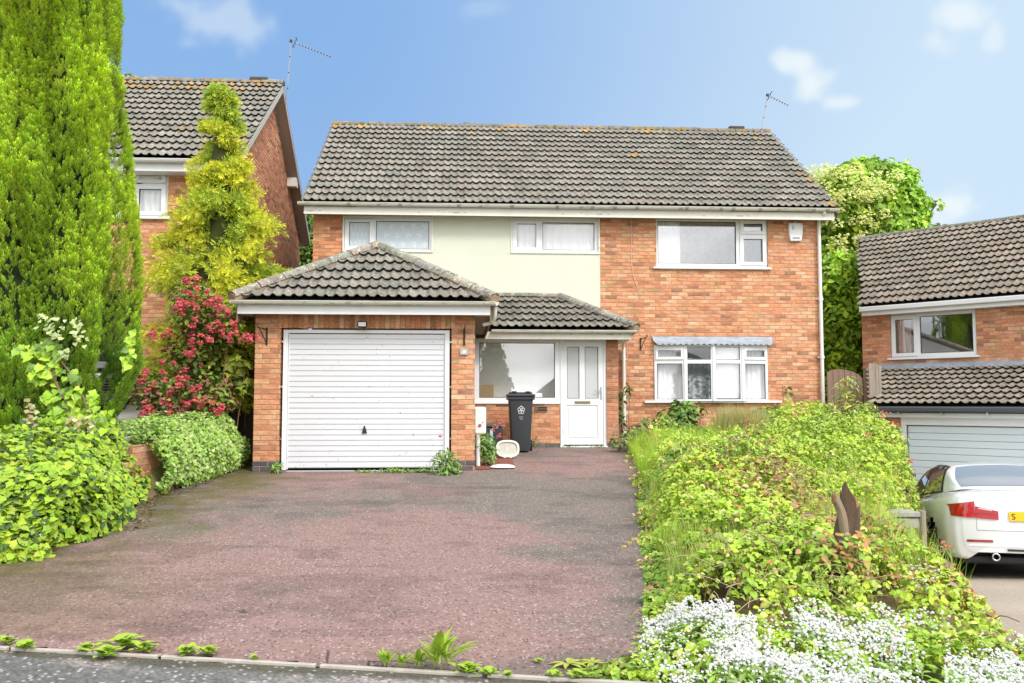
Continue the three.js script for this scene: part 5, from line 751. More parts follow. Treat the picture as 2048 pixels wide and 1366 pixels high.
// ---------------------------------------------------------------- gate and fences
{
  const gate = thing('garden_gate', 'brown arched wooden plank gate beside the right house wall', 'gate', [7.19, 0, 0.66]); let k = 0; const n = 6, w = 0.118, yb = 0.0;
  for (let i = 0; i < n; i++) { const cx = (i + 0.5) / n, t0 = i / n, t1 = (i + 1) / n, arch = (t) => 1.22 + 0.26 * Math.sqrt(Math.max(0.02, 1 - Math.pow(Math.max(0, t - 0.3) / 0.74, 2))) - 0.06 * Math.pow(Math.max(0, 0.3 - t) / 0.3, 2); const s = new THREE.Shape([[0, yb], [w - 0.008, yb], [w - 0.008, arch(t1)], [w / 2, arch(cx)], [0, arch(t0)]].map(([x, y]) => new THREE.Vector2(x, y))); const g = new THREE.ExtrudeGeometry(s, { depth: 0.02, bevelEnabled: true, bevelSize: 0.002, bevelThickness: 0.002, bevelSegments: 1 }); const b = part('plank', boxUV(g), fenceWood, gate); b.position.set(i * w, 0, (k++ & 1) * 0.003); }
  part('rail', [box(0, 0.3, -0.03, n * w, 0.4, -0.004), box(0, 1.05, -0.03, n * w, 1.15, -0.004)], fenceWood, gate);
  const fp = thing('timber_post', 'weathered grey timber boards standing beside the lower tiled roof', 'post', [7.86, 0, 1.02], -0.1); [[0, 0.12], [0.125, 0.06], [0.19, 0.055]].forEach(([x, ww], i) => part('board', box(x, -0.3, -i * 0.01, x + ww, 1.58 - 0.02 * i, 0.03 - i * 0.01, 0.004), greyWood, fp));
  const pf = thing('side_fence', 'dark stained board fence in the passage beside the garage', 'fence', [-4.3, 0, 3.35]); for (let i = 0; i < 10; i++) part('board', box(i * 0.126, -0.2, 0, i * 0.126 + 0.118, 1.55 + 0.02 * (i % 3), 0.02, 0.003), darkWood, pf); part('rail', [box(0, 0.3, -0.04, 1.26, 0.38, -0.001), box(0, 1.2, -0.04, 1.26, 1.28, -0.001)], darkWood, pf); part('post', [box(0.72, -0.3, 0.0205, 0.80, 1.62, 0.09)], darkWood, pf);
  // brick retaining wall under the ivy
  const rw = thing('retaining_wall', 'low brick garden wall between the driveway and the left garden', 'wall'); const pts = [[3.6, -3.5], [5, -3.62], [7, -3.83], [8.4, -3.77]];
  for (let i = 0; i + 1 < pts.length; i++) { const a = V(pts[i][1] - 0.02, 0, pts[i][0]), b = V(pts[i + 1][1] - 0.02, 0, pts[i + 1][0]), d = b.clone().sub(a), Lw = d.length(), X = d.normalize().negate(), N = new THREE.Vector3().crossVectors(X, V(0, 1, 0)); const ms = box(0, -0.7, -0.22, Lw, 0.50 - i * 0.19, 0); const m = new THREE.Matrix4().makeBasis(X, V(0, 1, 0), N).setPosition(b.x, 0, b.z); ms.applyMatrix4(m); part('masonry', ms, mortarMat, rw); placePieces(layBricks({ O: b.clone(), X, N, W: Lw, v0: -0.6, v1: 0.51 - i * 0.19, seed: 90 + i, mul: [0.9, 0.9, 0.95] }), brickMat, 'brick', 'brickwork', rw, 24); }
  // low block wall at the side of the right-hand drive
  const bw = thing('block_wall', 'low wall of pale grey stone blocks beside the white car', 'wall', [4.15, -0.75, 8.36], -0.06), bm = std({ color: C(0.46, 0.45, 0.42), roughness: 0.95, map: speck, bumpMap: speckB, bumpScale: 0.01 }); for (let c = 0; c < 4; c++) for (let i = 0; i < 2; i++) { const o = (c & 1) * 0.16; part('stone_block', box(i * 0.33 + o * 0.5, c * 0.115 - 0.1, -0.12 + 0.01 * ((i + c) % 2), i * 0.33 + 0.315 + o * 0.5, c * 0.115 + 0.005, 0.1, 0.012), bm, bw); } part('coping', box(0.02, 0.365, -0.14, 0.72, 0.42, 0.12, 0.012), bm, bw); part('post', bar(V(0.755, -0.4, 0.08), V(0.745, 0.43, 0.1), 0.04, 0.035, 7), greyWood, bw);
}
// ---------------------------------------------------------------- bin, lids, box
{
  const binMat = std({ color: C(0.036, 0.04, 0.046), roughness: 0.48 });
  function wheelie(pos, turn, label) {
    const t = thing('wheelie_bin', label, 'bin', pos, turn);
    const w = new Raw(), sec = [[0.10, 0.195, 0.20], [0.5, 0.215, 0.235], [0.94, 0.245, 0.275]], ring = ([y, hx, hz]) => { const o = [], r = 0.035; for (const [sx, sz, a0] of [[1, 1, 0], [-1, 1, 1], [-1, -1, 2], [1, -1, 3]]) for (let k = 0; k <= 3; k++) { const a = (a0 + k / 3) * Math.PI / 2; o.push([sx * (hx - r) + Math.cos(a) * r, y, sz * (hz - r) + Math.sin(a) * r]); } return o; };
    const R = [ring([0.02, 0.185, 0.19]), ...sec.map(ring)]; for (let j = 0; j + 1 < R.length; j++) for (let i = 0; i < 16; i++) { const k = (i + 1) % 16; w.quad(R[j][i], R[j + 1][i], R[j + 1][k], R[j][k]); } for (let i = 1; i < 15; i++) w.tri(R[0][0], R[0][i], R[0][i + 1]);
    part('body', toCreasedNormals(w.geo(), 0.9), binMat, t);
    part('rim', [new RoundedBoxGeometry(0.555, 0.06, 0.60, 2, 0.015).translate(0, 0.945, 0)], binMat, t);
    const lid = part('lid', [new RoundedBoxGeometry(0.575, 0.045, 0.64, 3, 0.02).translate(0, 0.995, 0.005), new RoundedBoxGeometry(0.46, 0.045, 0.5, 3, 0.02).translate(0, 1.03, -0.01)], binMat, t); part('lid_grip', [box(-0.19, 1.045, 0.2, -0.09, 1.068, 0.26, 0.01), box(0.09, 1.045, 0.2, 0.19, 1.068, 0.26, 0.01)], binMat, lid);
    part('handle', [bar(V(-0.2, 0.98, -0.33), V(0.2, 0.98, -0.33), 0.014), bar(V(-0.2, 0.98, -0.33), V(-0.2, 0.94, -0.27), 0.014), bar(V(0.2, 0.98, -0.33), V(0.2, 0.94, -0.27), 0.014)], binMat, t);
    for (const s of [-1, 1]) { const g = new THREE.CylinderGeometry(0.1, 0.1, 0.045, 20); g.rotateZ(Math.PI / 2); g.translate(s * 0.235, 0.1, -0.19); part('wheel', g, rubberMat, t); } part('axle', bar(V(-0.23, 0.1, -0.19), V(0.23, 0.1, -0.19), 0.011), blackIron, t);
    return t;
  }
  const wb = wheelie([1.06, driveY(1.95), 1.93], 0.0, 'dark grey wheelie bin with white flower emblem by the porch window');
  const et = new THREE.Shape(); void et;
  wb.scale.set(0.86, 1, 0.92);
  { // white cinquefoil emblem and lettering, as thin raised print on the bin's front
    const whiteP = std({ color: C(0.72, 0.74, 0.74), roughness: 0.6 }), z = (y) => lerp(0.20, 0.275, clamp((y - 0.1) / 0.84)) + 0.0035, tilt = -Math.atan(0.075 / 0.84);
    const petals = []; for (let k = 0; k < 5; k++) { const a = Math.PI / 2 + k * 1.2566, g = new THREE.TorusGeometry(0.027, 0.0065, 5, 18); g.scale(1, 1, 0.3); g.translate(Math.cos(a) * 0.043, Math.sin(a) * 0.043, 0); petals.push(g); } petals.push(new THREE.TorusGeometry(0.014, 0.004, 5, 14).scale(1, 1, 0.3));
    const em = part('emblem', petals, whiteP, wb); em.position.set(0, 0.735, z(0.735)); em.rotation.x = -tilt;
    const tx = canvasTex(256, 128, (g, w, h) => { g.fillStyle = '#2f3438'; g.fillRect(0, 0, w, h); g.fillStyle = '#c9cdcf'; g.textAlign = 'center'; g.font = '34px sans-serif'; g.fillText('Leicester', w / 2, 36); g.fillText('City Council', w / 2, 70); g.font = 'bold 40px sans-serif'; g.fillText('1100', w / 2, 118); });
    const pl = part('lettering', new THREE.PlaneGeometry(0.15, 0.075), std({ map: tx, roughness: 0.5 }), wb); pl.position.set(0, 0.60, z(0.60)); pl.rotation.x = -tilt;
  }
  const cream = std({ color: C(0.76, 0.74, 0.65), roughness: 0.35 });
  // cream lid leaning against the bin: rounded, dished, with a hinge tab at the bottom
  const sup = (a, rx, ry, n = 3) => { const c = Math.cos(a), s = Math.sin(a); return new THREE.Vector2(Math.sign(c) * rx * Math.pow(Math.abs(c), 2 / n), Math.sign(s) * ry * Math.pow(Math.abs(s), 2 / n)); };
  const l1 = thing('plastic_lid', 'cream rounded plastic lid with hinge tab leaning against the bin', 'lid', [0.775, driveY(3.0) + 0.01, 3.05], 0.05); l1.rotation.x = -0.22; l1.scale.setScalar(0.88);
  { const o = Array.from({ length: 40 }, (_, i) => sup(i / 40 * 6.2832, 0.215, 0.158, 2.7)), inn = Array.from({ length: 40 }, (_, i) => sup(-i / 40 * 6.2832, 0.188, 0.132, 2.7)), s = new THREE.Shape(o); s.holes.push(new THREE.Path(inn)); const g = new THREE.ExtrudeGeometry(s, { depth: 0.03, bevelEnabled: true, bevelSize: 0.006, bevelThickness: 0.006, bevelSegments: 2 }); g.translate(0, 0.175, 0); part('rim', g, cream, l1);
    const dish = new THREE.ShapeGeometry(new THREE.Shape(Array.from({ length: 40 }, (_, i) => sup(i / 40 * 6.2832, 0.195, 0.139, 2.7)))); dish.translate(0, 0.175, 0.006); part('dish', dish, std({ color: C(0.63, 0.63, 0.54), roughness: 0.5, map: speck }), l1); part('hinge', [box(-0.075, 0.0, 0.0, -0.035, 0.035, 0.04, 0.006), box(0.035, 0.0, 0.0, 0.075, 0.035, 0.04, 0.006)], cream, l1); part('hinge_slot', box(-0.034, 0.004, 0.002, 0.034, 0.03, 0.03), blackIron, l1); }
  const l2 = thing('plastic_lid', 'white oval plastic lid lying flat on the driveway', 'lid', [0.64, driveY(4.25) + 0.016, 4.22], 0.06); l2.scale.set(0.84, 1, 0.84); { const prof = [[0, 0.045], [0.1, 0.043], [0.18, 0.032], [0.225, 0.012], [0.232, 0], [0.222, 0.002], [0.17, 0.02], [0, 0.032]].map(([x, y]) => new THREE.Vector2(Math.max(x, 1e-4), y)); const g = new THREE.LatheGeometry(prof, 40); g.scale(1, 1, 0.78); part('shell', g, std({ color: C(0.85, 0.85, 0.83), roughness: 0.35 }), l2); }
  const cb = thing('recycling_box', 'small black plastic box between the meter box and the bin', 'box', [0.55, driveY(3.2) + 0.02, 2.6], 0.1); part('body', [new RoundedBoxGeometry(0.30, 0.50, 0.26, 2, 0.03).translate(0, 0.25, 0)], std({ color: C(0.02, 0.021, 0.023), roughness: 0.5 }), cb); part('lid', new RoundedBoxGeometry(0.33, 0.05, 0.29, 2, 0.02).translate(0, 0.52, 0), std({ color: C(0.03, 0.032, 0.035), roughness: 0.4 }), cb);
  part('sticker', box(-0.07, 0.27, 0.1305, -0.02, 0.46, 0.133, 0.001), std({ color: C(0.42, 0.55, 0.66), roughness: 0.5 }), cb);
  // bin behind the white car
  const p = at(1832, 1000, 13.4); wheelie([p.x, rightY(p.z) + 0.01, p.z], -0.9, 'dark grey wheelie bin in front of the right garage, behind the car');
}
// ---------------------------------------------------------------- plants
const leafMat = (o = {}) => phys({ color: C(1, 1, 1), roughness: 0.62, transmission: 0.28, thickness: 0, side: THREE.DoubleSide, ...o });
const LEAF = leafMat(), LEAFV = leafMat({ vertexColors: true }), CONIFER = leafMat({ vertexColors: true, transmission: 0.3, roughness: 0.8 }), PETAL = leafMat({ transmission: 0.3, roughness: 0.8 }), BARK = std({ color: C(0.16, 0.11, 0.075), roughness: 1, map: woodTex }), TWIG = std({ color: C(0.22, 0.14, 0.085), roughness: 0.95 });
const M4 = new THREE.Matrix4(), Q4 = new THREE.Quaternion(), Q5 = new THREE.Quaternion();
// list entries: [position, facing (unit), spin, scale, colour, (y stretch)] ; geometry lies in xz with its face to +y and its tip to +z
function scatter(name, geo, mat, list, parent) {
  const m = new THREE.InstancedMesh(geo, mat, list.length), up = V(0, 1, 0), s3 = V(1, 1, 1);
  list.forEach(([p, n, spin, s, c], i) => { Q4.setFromUnitVectors(up, n); Q5.setFromAxisAngle(up, spin); Q4.multiply(Q5); m.setMatrixAt(i, M4.compose(p, Q4, s3.set(s, s, s))); m.setColorAt(i, c); });
  m.name = numbered(name); m.castShadow = m.receiveShadow = true; if (parent) m.userData.kind = 'stuff'; (parent ?? scene).add(m); return m;
}
function leafGeo(outline, fold = 0.25, curl = 0.25) {                    // outline: half profile [[x, z] ...] from base to tip
  const w = new Raw(), L = outline[outline.length - 1][1], P = (x, z) => [x, Math.abs(x) * fold - curl * z * z / L, z];
  for (let i = 0; i + 1 < outline.length; i++) { const [x0, z0] = outline[i], [x1, z1] = outline[i + 1]; const a = P(0, Math.min(z0, L)), b = P(0, z1); for (const s of [1, -1]) { const c = P(s * x0, z0), d = P(s * x1, z1); const t = (q) => [q[0], q[2]]; if (x0 > 0) s > 0 ? w.tri(a, b, c, t(a), t(b), t(c)) : w.tri(a, c, b, t(a), t(c), t(b)); if (x1 > 0) s > 0 ? w.tri(b, d, c, t(b), t(d), t(c)) : w.tri(b, c, d, t(b), t(c), t(d)); } }
  return w.geo();
}
const OVAL = leafGeo([[0, 0], [0.32, 0.28], [0.34, 0.55], [0.16, 0.85], [0, 1]]), IVY = leafGeo([[0.0, 0.06], [0.46, 0.0], [0.42, 0.28], [0.48, 0.46], [0.25, 0.66], [0, 1.0]], 0.18, 0.25), NARROW = leafGeo([[0, 0], [0.13, 0.35], [0.12, 0.65], [0, 1]], 0.3, 0.3), MAPLE = leafGeo([[0.0, 0.1], [0.5, 0.05], [0.32, 0.35], [0.62, 0.62], [0.25, 0.66], [0, 1.1]], 0.15, 0.3);
const compose = (list) => merge(list.map(([g, p, n, spin, s]) => { const c = g.clone(); Q4.setFromUnitVectors(V(0, 1, 0), V(...n).normalize()); Q5.setFromAxisAngle(V(0, 1, 0), spin); Q4.multiply(Q5); return c.applyMatrix4(new THREE.Matrix4().compose(V(...p), Q4, V(s, s, s))); }));
const TRIFOL = compose([[OVAL, [0, 0, 0.1], [0, 1, 0.2], 0, 0.62], [OVAL, [0, 0, 0.05], [0.3, 1, 0], 1.3, 0.5], [OVAL, [0, 0, 0.05], [-0.3, 1, 0], -1.3, 0.5]]);
const clump = (leaf, n, seed, spread = 0.8, size = 0.5) => { const r = rng(seed); return compose(Array.from({ length: n }, () => { const a = r() * 6.283, u = r() * 2 - 1, q = Math.sqrt(1 - u * u), R = spread * (0.45 + 0.55 * r()); return [leaf, [q * Math.cos(a) * R, u * R * 0.7, q * Math.sin(a) * R], [q * Math.cos(a) * 0.8 + (r() - 0.5), 0.7 + u * 0.5, q * Math.sin(a) * 0.8 + (r() - 0.5)], r() * 6.283, size * (0.7 + 0.6 * r())]; })); };
const CLUMP = clump(OVAL, 9, 2), CLUMPM = clump(MAPLE, 8, 5);
// a flame-shaped conifer spray growing along +z: a rachis with flat side sprays, darker at the root
function sprayGeo(seed, n, wide, tone, droop = 0, thick = 0.055) {
  const w = new Raw(), r = rng(seed);
  for (let i = 0; i < n; i++) {
    const t = i / (n - 1), z = t * 0.92, a = r() * 6.283 + i * 2.4, R = wide * (0.30 + 0.85 * Math.sin(Math.PI * Math.pow(t, 0.75) * 0.92)) * (0.75 + 0.5 * r()), len = 0.16 + 0.2 * (1 - t) + 0.08 * r();
    const b = [Math.cos(a) * R * 0.25, Math.sin(a) * R * 0.25 - droop * z * z, z], tip = [Math.cos(a) * R, Math.sin(a) * R - droop * (z + len) * (z + len), Math.min(1.08, z + len)], sx = -Math.sin(a) * thick, sy = Math.cos(a) * thick, m = [lerp(b[0], tip[0], 0.55), lerp(b[1], tip[1], 0.55), lerp(b[2], tip[2], 0.55)];
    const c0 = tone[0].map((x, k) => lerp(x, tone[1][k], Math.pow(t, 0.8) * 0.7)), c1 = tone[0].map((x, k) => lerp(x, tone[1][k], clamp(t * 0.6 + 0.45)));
    const tri = (p, q, s, ca, cb, cc) => { w.p.push(...p, ...q, ...s); w.u.push(0, 0, 0, 0, 0, 0); w.c.push(...ca, ...cb, ...cc); w.hasC = true; };
    const L = [m[0] + sx, m[1] + sy, m[2]], Rr = [m[0] - sx, m[1] - sy, m[2]]; tri(b, Rr, L, c0, c1, c1); tri(L, Rr, tip, c1, c1, tone[1]);
  }
  return w.geo();
}
const col = (r, base, vary = 0.25, hue = 0.12) => { const k = 1 + (r() - 0.5) * 2 * vary, h = (r() - 0.5) * 2 * hue; return C(base[0] * k * (1 + h), base[1] * k, base[2] * k * (1 - h)); };

// --- the tall green conifer at the left edge
{
  const t = thing('conifer_tree', 'tall bright green feathery conifer filling the left edge', 'tree', [0, 0, 0]);
  const base = at(58, 905, 10.5), gx = base.x, gz = base.z, gy = landY(gx, gz), H = 8.6, r = rng(101);
  const cprof = poly([[0.95, 0.0], [1.14, 0.4], [1.26, 0.8], [1.30, 1.25], [1.28, 1.8], [1.20, 2.3], [1.10, 3.0], [1.04, 3.6], [0.98, 4.3], [0.92, 5.3], [0.78, 6.6], [0.45, 8.0], [0.06, 8.6]].map(([a, b]) => [b, a]));
  const rad = (h, a) => (cprof(h) - 0.19) * (0.95 + 0.12 * noise3(Math.cos(a) * 1.6 + 5, h * 0.85, Math.sin(a) * 1.6 + 5)) + 0.07 * (noise3(Math.cos(a) * 4.2 + 9, h * 1.5, Math.sin(a) * 4.2) - 0.5);
  part('trunk', [bar(V(gx, gy - 0.2, gz), V(gx, gy + H * 0.9, gz), 0.17, 0.03, 10), bar(V(gx + 0.25, gy - 0.2, gz + 0.2), V(gx + 0.4, gy + 3, gz + 0.2), 0.09, 0.03, 8)], BARK, t);
  const list = [], N = 50000, fall = V(0, 0, 0);
  for (let i = 0; i < N; i++) {
    const h = H * Math.pow(r(), 0.92), a = r() * 6.283, k = h / H; const facing = Math.cos(a - 1.2); if (facing < -0.45 && r() < 0.75) continue;
    const p0x = Math.cos(a), p0z = Math.sin(a);
    // vertical plumes: ridges in the angle that drift with height
    const plume = noise3(Math.cos(a) * 4.2 + 2, h * 0.8 - a * 0.2, Math.sin(a) * 4.2 + 7), fine = noise3(p0x * 7, h * 2.4, p0z * 7), R = rad(h, a) * (0.60 + 0.52 * sstep(0.15, 0.75, plume)) + 0.13 * (fine - 0.5) - 0.08 * r() * r();
    const p = V(gx + Math.cos(a) * R, gy + 0.15 + h, gz + Math.sin(a) * R), up = lerp(1.7, 3.4, plume);
    const dir = V(Math.cos(a) + (r() - 0.5) * 0.7, up + (r() - 0.5) * 0.5, Math.sin(a) + (r() - 0.5) * 0.7).normalize();
    list.push([p, dir, r() * 6.283, (0.065 + 0.10 * r()) * (0.7 + 0.6 * plume), k, plume * 0.6 + fine * 0.4]);
  }
  // the spray grows along +z; turn it so that +z becomes dir
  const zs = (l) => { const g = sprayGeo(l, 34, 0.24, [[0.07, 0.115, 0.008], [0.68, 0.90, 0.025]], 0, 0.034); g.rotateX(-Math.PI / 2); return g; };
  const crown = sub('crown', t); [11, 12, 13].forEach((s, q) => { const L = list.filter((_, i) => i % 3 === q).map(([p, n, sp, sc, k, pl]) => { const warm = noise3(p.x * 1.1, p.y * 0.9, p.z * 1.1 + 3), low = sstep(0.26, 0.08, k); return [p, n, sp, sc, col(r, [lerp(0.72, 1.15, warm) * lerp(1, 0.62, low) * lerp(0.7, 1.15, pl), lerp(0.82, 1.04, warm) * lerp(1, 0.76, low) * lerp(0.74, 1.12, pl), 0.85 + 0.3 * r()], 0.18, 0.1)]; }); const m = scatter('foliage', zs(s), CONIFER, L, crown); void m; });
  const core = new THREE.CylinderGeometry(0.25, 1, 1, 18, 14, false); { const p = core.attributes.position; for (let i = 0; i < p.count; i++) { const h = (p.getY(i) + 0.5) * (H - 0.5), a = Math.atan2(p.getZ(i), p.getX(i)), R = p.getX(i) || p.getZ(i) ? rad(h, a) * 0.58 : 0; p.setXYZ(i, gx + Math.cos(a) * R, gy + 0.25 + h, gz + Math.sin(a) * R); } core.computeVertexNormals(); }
  part('dark_core', core, std({ color: C(0.02, 0.035, 0.008), roughness: 1 }), crown); void fall;  // solid dark core added to block light and stand in for shaded depth
}
// --- the golden conifer in front of the left house
{
  const t = thing('conifer_tree', 'golden yellow conifer with drooping sprays between the left house and the garage', 'tree'), b = at(428, 850, 14.3), gx = b.x, gz = b.z, gy = 0.55, top = at(436, 168, 14.3).y, H = top - gy, r = rng(202);
  part('trunk', [bar(V(gx, gy - 0.3, gz), V(gx, gy + H * 0.93, gz), 0.12, 0.018, 8)], BARK, t);
  const prof = poly([[0, 0.9], [0.16, 1.06], [0.36, 1.24], [0.46, 1.06], [0.56, 0.82], [0.66, 0.57], [0.76, 0.38], [0.84, 0.22], [0.93, 0.18], [0.985, 0.12], [1.01, 0.03]]);
  const pr = (k) => prof(k), list = [];
  const branches = []; for (let i = 0; i < 150; i++) { const k = 0.02 + 0.97 * Math.pow(r(), 0.85), a = r() * 6.283; branches.push([k, a, pr(k) * (0.62 + 0.5 * r())]); }
  for (const [k, a, R] of branches) {
    const y0 = gy + k * H, end = V(gx + Math.cos(a) * R, y0 - 0.06 * R + 0.08, gz + Math.sin(a) * R), n = 34 + Math.floor(60 * R);
    for (let i = 0; i < n; i++) { const u = Math.pow(r(), 0.55), p = V(gx, y0 + 0.16 * R, gz).lerp(end, u), sp = 0.04 + 0.17 * u * (0.25 + 0.75 * R); p.x += (r() - 0.5) * 2 * sp; p.y += (r() - 0.55) * 1.5 * sp; p.z += (r() - 0.5) * 2 * sp; const d = V(Math.cos(a) * 0.9 + (r() - 0.5) * 1.5, lerp(0.9, -0.35, u) + (r() - 0.5) * 0.7, Math.sin(a) * 0.9 + (r() - 0.5) * 1.5).normalize(); list.push([p, d, r() * 6.283, (0.10 + 0.13 * r()) * (0.72 + 0.28 * Math.min(1, R)), k, u]); }
  }
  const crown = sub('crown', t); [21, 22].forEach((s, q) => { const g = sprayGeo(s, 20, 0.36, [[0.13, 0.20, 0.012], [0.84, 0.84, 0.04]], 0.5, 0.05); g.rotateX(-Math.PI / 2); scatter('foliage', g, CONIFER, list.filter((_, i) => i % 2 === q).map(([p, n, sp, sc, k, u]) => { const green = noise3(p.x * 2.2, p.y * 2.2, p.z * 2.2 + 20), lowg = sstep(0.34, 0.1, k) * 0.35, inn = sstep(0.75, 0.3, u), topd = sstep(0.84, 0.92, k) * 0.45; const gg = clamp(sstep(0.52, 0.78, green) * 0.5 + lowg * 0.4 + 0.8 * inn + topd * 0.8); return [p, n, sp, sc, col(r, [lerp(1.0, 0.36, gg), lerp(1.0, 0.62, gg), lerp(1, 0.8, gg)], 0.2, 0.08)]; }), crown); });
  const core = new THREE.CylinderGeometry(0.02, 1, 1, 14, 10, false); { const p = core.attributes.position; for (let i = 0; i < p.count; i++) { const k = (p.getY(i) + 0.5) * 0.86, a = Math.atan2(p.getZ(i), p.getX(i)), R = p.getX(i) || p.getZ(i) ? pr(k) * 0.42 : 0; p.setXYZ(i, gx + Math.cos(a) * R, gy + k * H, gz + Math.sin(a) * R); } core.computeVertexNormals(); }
  part('dark_core', core, std({ color: C(0.05, 0.06, 0.012), roughness: 1 }), crown);  // dark solid added inside the sprays; its colour stands for inner shade
}
// generic bush: leaves spread through lumps
function bush(name, label, cat, lumps, { leaf = OVAL, mat = LEAF, n, size, color, seed, stems = 0, vary = 0.25, flowers = null, group, up = 0.9, partName = 'foliage', hue = 0.12 }) {
  const t = thing(name, label, cat, [0, 0, 0], 0, group), r = rng(seed), tot = lumps.reduce((s, l) => s + l[3] * l[4] * (l[5] ?? l[3]), 0), list = [];
  for (const [x, y, z, rx, ry, rz = rx] of lumps) {
    const c = Math.round(n * rx * ry * rz / tot);
    for (let i = 0; i < c; i++) { const a = r() * 6.283, u = r() * 2 - 1, q = Math.sqrt(1 - u * u), R = Math.pow(r(), 0.34), p = V(x + q * Math.cos(a) * rx * R, y + u * ry * R, z + q * Math.sin(a) * rz * R); const hole = noise3(p.x * 3.1, p.y * 3.1, p.z * 3.1 + seed); if (hole < 0.30 && r() < 0.85) continue; const d = V(q * Math.cos(a) * 0.8 + (r() - 0.5) * 1.2, up + (r() - 0.5), q * Math.sin(a) * 0.8 + (r() - 0.5) * 1.2).normalize(); const base = typeof color[0] === 'number' ? color : color[Math.floor(r() * color.length)]; list.push([p, d, r() * 6.283, size * (0.65 + 0.7 * r()), col(r, base, vary, hue)]); }
  }
  scatter(partName, leaf, mat, list, t);
  if (stems) { const gs = []; for (let i = 0; i < stems; i++) { const [x, y, z, rx, ry] = lumps[Math.floor(r() * lumps.length)], b = V(x + (r() - 0.5) * rx * 0.5, landY(x, z) - 0.02, z + (r() - 0.5) * rx * 0.4), e = V(x + (r() - 0.5) * rx * 1.6, y + ry * (0.3 + 0.6 * r()), z + (r() - 0.5) * rx); gs.push(bar(b, e, 0.012, 0.005, 5)); } part('stem', gs, TWIG, t); }
  if (flowers) { const { geo, fs, fc, fn, fmat = PETAL, where = null, heads } = flowers, fl = []; const hs = heads ?? Array.from({ length: fn }, () => { const [x, y, z, rx, ry, rz = rx] = lumps[Math.floor(r() * lumps.length)]; const a = r() * 6.283, u = r() * 0.9, q = Math.sqrt(1 - u * u); return [x + q * Math.cos(a) * rx, y + u * ry * 1.05, z + Math.abs(q * Math.sin(a)) * rz, 0.05]; }); void where; for (const [x, y, z, sp] of hs) { const k = flowers.per ?? 12; for (let i = 0; i < k; i++) fl.push([V(x + (r() - 0.5) * 2 * sp, y + (r() - 0.5) * 2 * sp, z + (r() - 0.5) * 2 * sp), V(r() - 0.5, 0.4 + r(), r() * 0.9 + 0.1).normalize(), r() * 6.283, fs * (0.7 + 0.6 * r()), col(r, typeof fc[0] === 'number' ? fc : fc[Math.floor(r() * fc.length)], 0.2, 0.08)]); } scatter('flowers', geo, fmat, fl, t); }
  return t;
}
const FLORET = (() => { const l = []; for (let k = 0; k < 5; k++) l.push([OVAL, [0, 0, 0], [Math.sin(k * 1.2566) * 0.4, 1, Math.cos(k * 1.2566) * 0.4], k * 1.2566, 0.5]); return compose(l); })();
// --- red-flowered shrub below the golden conifer
{
  const pt = (px, py, d) => at(px, py, d), heads = [], r = rng(77);
  for (const [px, py, n, sx, sy] of [[395, 570, 10, 26, 18], [365, 610, 12, 26, 22], [430, 620, 14, 40, 26], [400, 668, 12, 28, 20], [455, 665, 12, 28, 20], [500, 675, 5, 16, 8], [320, 668, 7, 22, 10], [345, 745, 12, 34, 26], [290, 760, 9, 22, 26], [310, 800, 14, 34, 26], [355, 815, 10, 36, 18], [410, 790, 12, 36, 22], [440, 815, 8, 18, 12], [375, 700, 5, 20, 16], [292, 835, 8, 20, 12], [420, 600, 5, 20, 10]]) for (let i = 0; i < n; i++) { const p = pt(px + (r() - 0.5) * 2 * sx, py + (r() - 0.5) * 2 * sy, 12.62 + 0.26 * r()); heads.push([p.x, p.y, p.z, 0.036]); }
  const L = (px, py, d, rx, ry, rz) => { const p = pt(px, py, d); return [p.x, p.y, p.z, rx, ry, rz]; };
  bush('flowering_shrub', 'shrub with clusters of crimson flowers below the golden conifer', 'shrub', [L(390, 620, 13.1, 0.42, 0.50, 0.3), L(440, 650, 13.1, 0.45, 0.36, 0.3), L(330, 790, 13.0, 0.5, 0.36, 0.35), L(420, 790, 13.0, 0.5, 0.36, 0.3), L(300, 780, 13.0, 0.28, 0.34, 0.3), L(390, 710, 13.2, 0.5, 0.4, 0.3)], { leaf: OVAL, n: 3600, size: 0.075, color: [[0.20, 0.32, 0.03], [0.32, 0.42, 0.04], [0.14, 0.22, 0.03], [0.30, 0.10, 0.06]], seed: 31, stems: 10, flowers: { geo: FLORET, fs: 0.05, fc: [[0.70, 0.09, 0.12], [0.78, 0.20, 0.19], [0.50, 0.04, 0.07]], heads, per: 13 } });
  // yellow-green broad-leaved branch next to the garage pier
  bush('shrub', 'yellow-green leafy shrub hanging beside the left garage pier', 'shrub', [L(470, 735, 13.3, 0.24, 0.24, 0.2), L(440, 700, 13.4, 0.28, 0.2, 0.2), L(400, 720, 13.3, 0.3, 0.16, 0.2), L(485, 770, 13.3, 0.16, 0.18, 0.15)], { leaf: MAPLE, n: 620, size: 0.13, color: [[0.42, 0.44, 0.02], [0.30, 0.36, 0.02], [0.16, 0.24, 0.02]], seed: 33, stems: 5 });
}
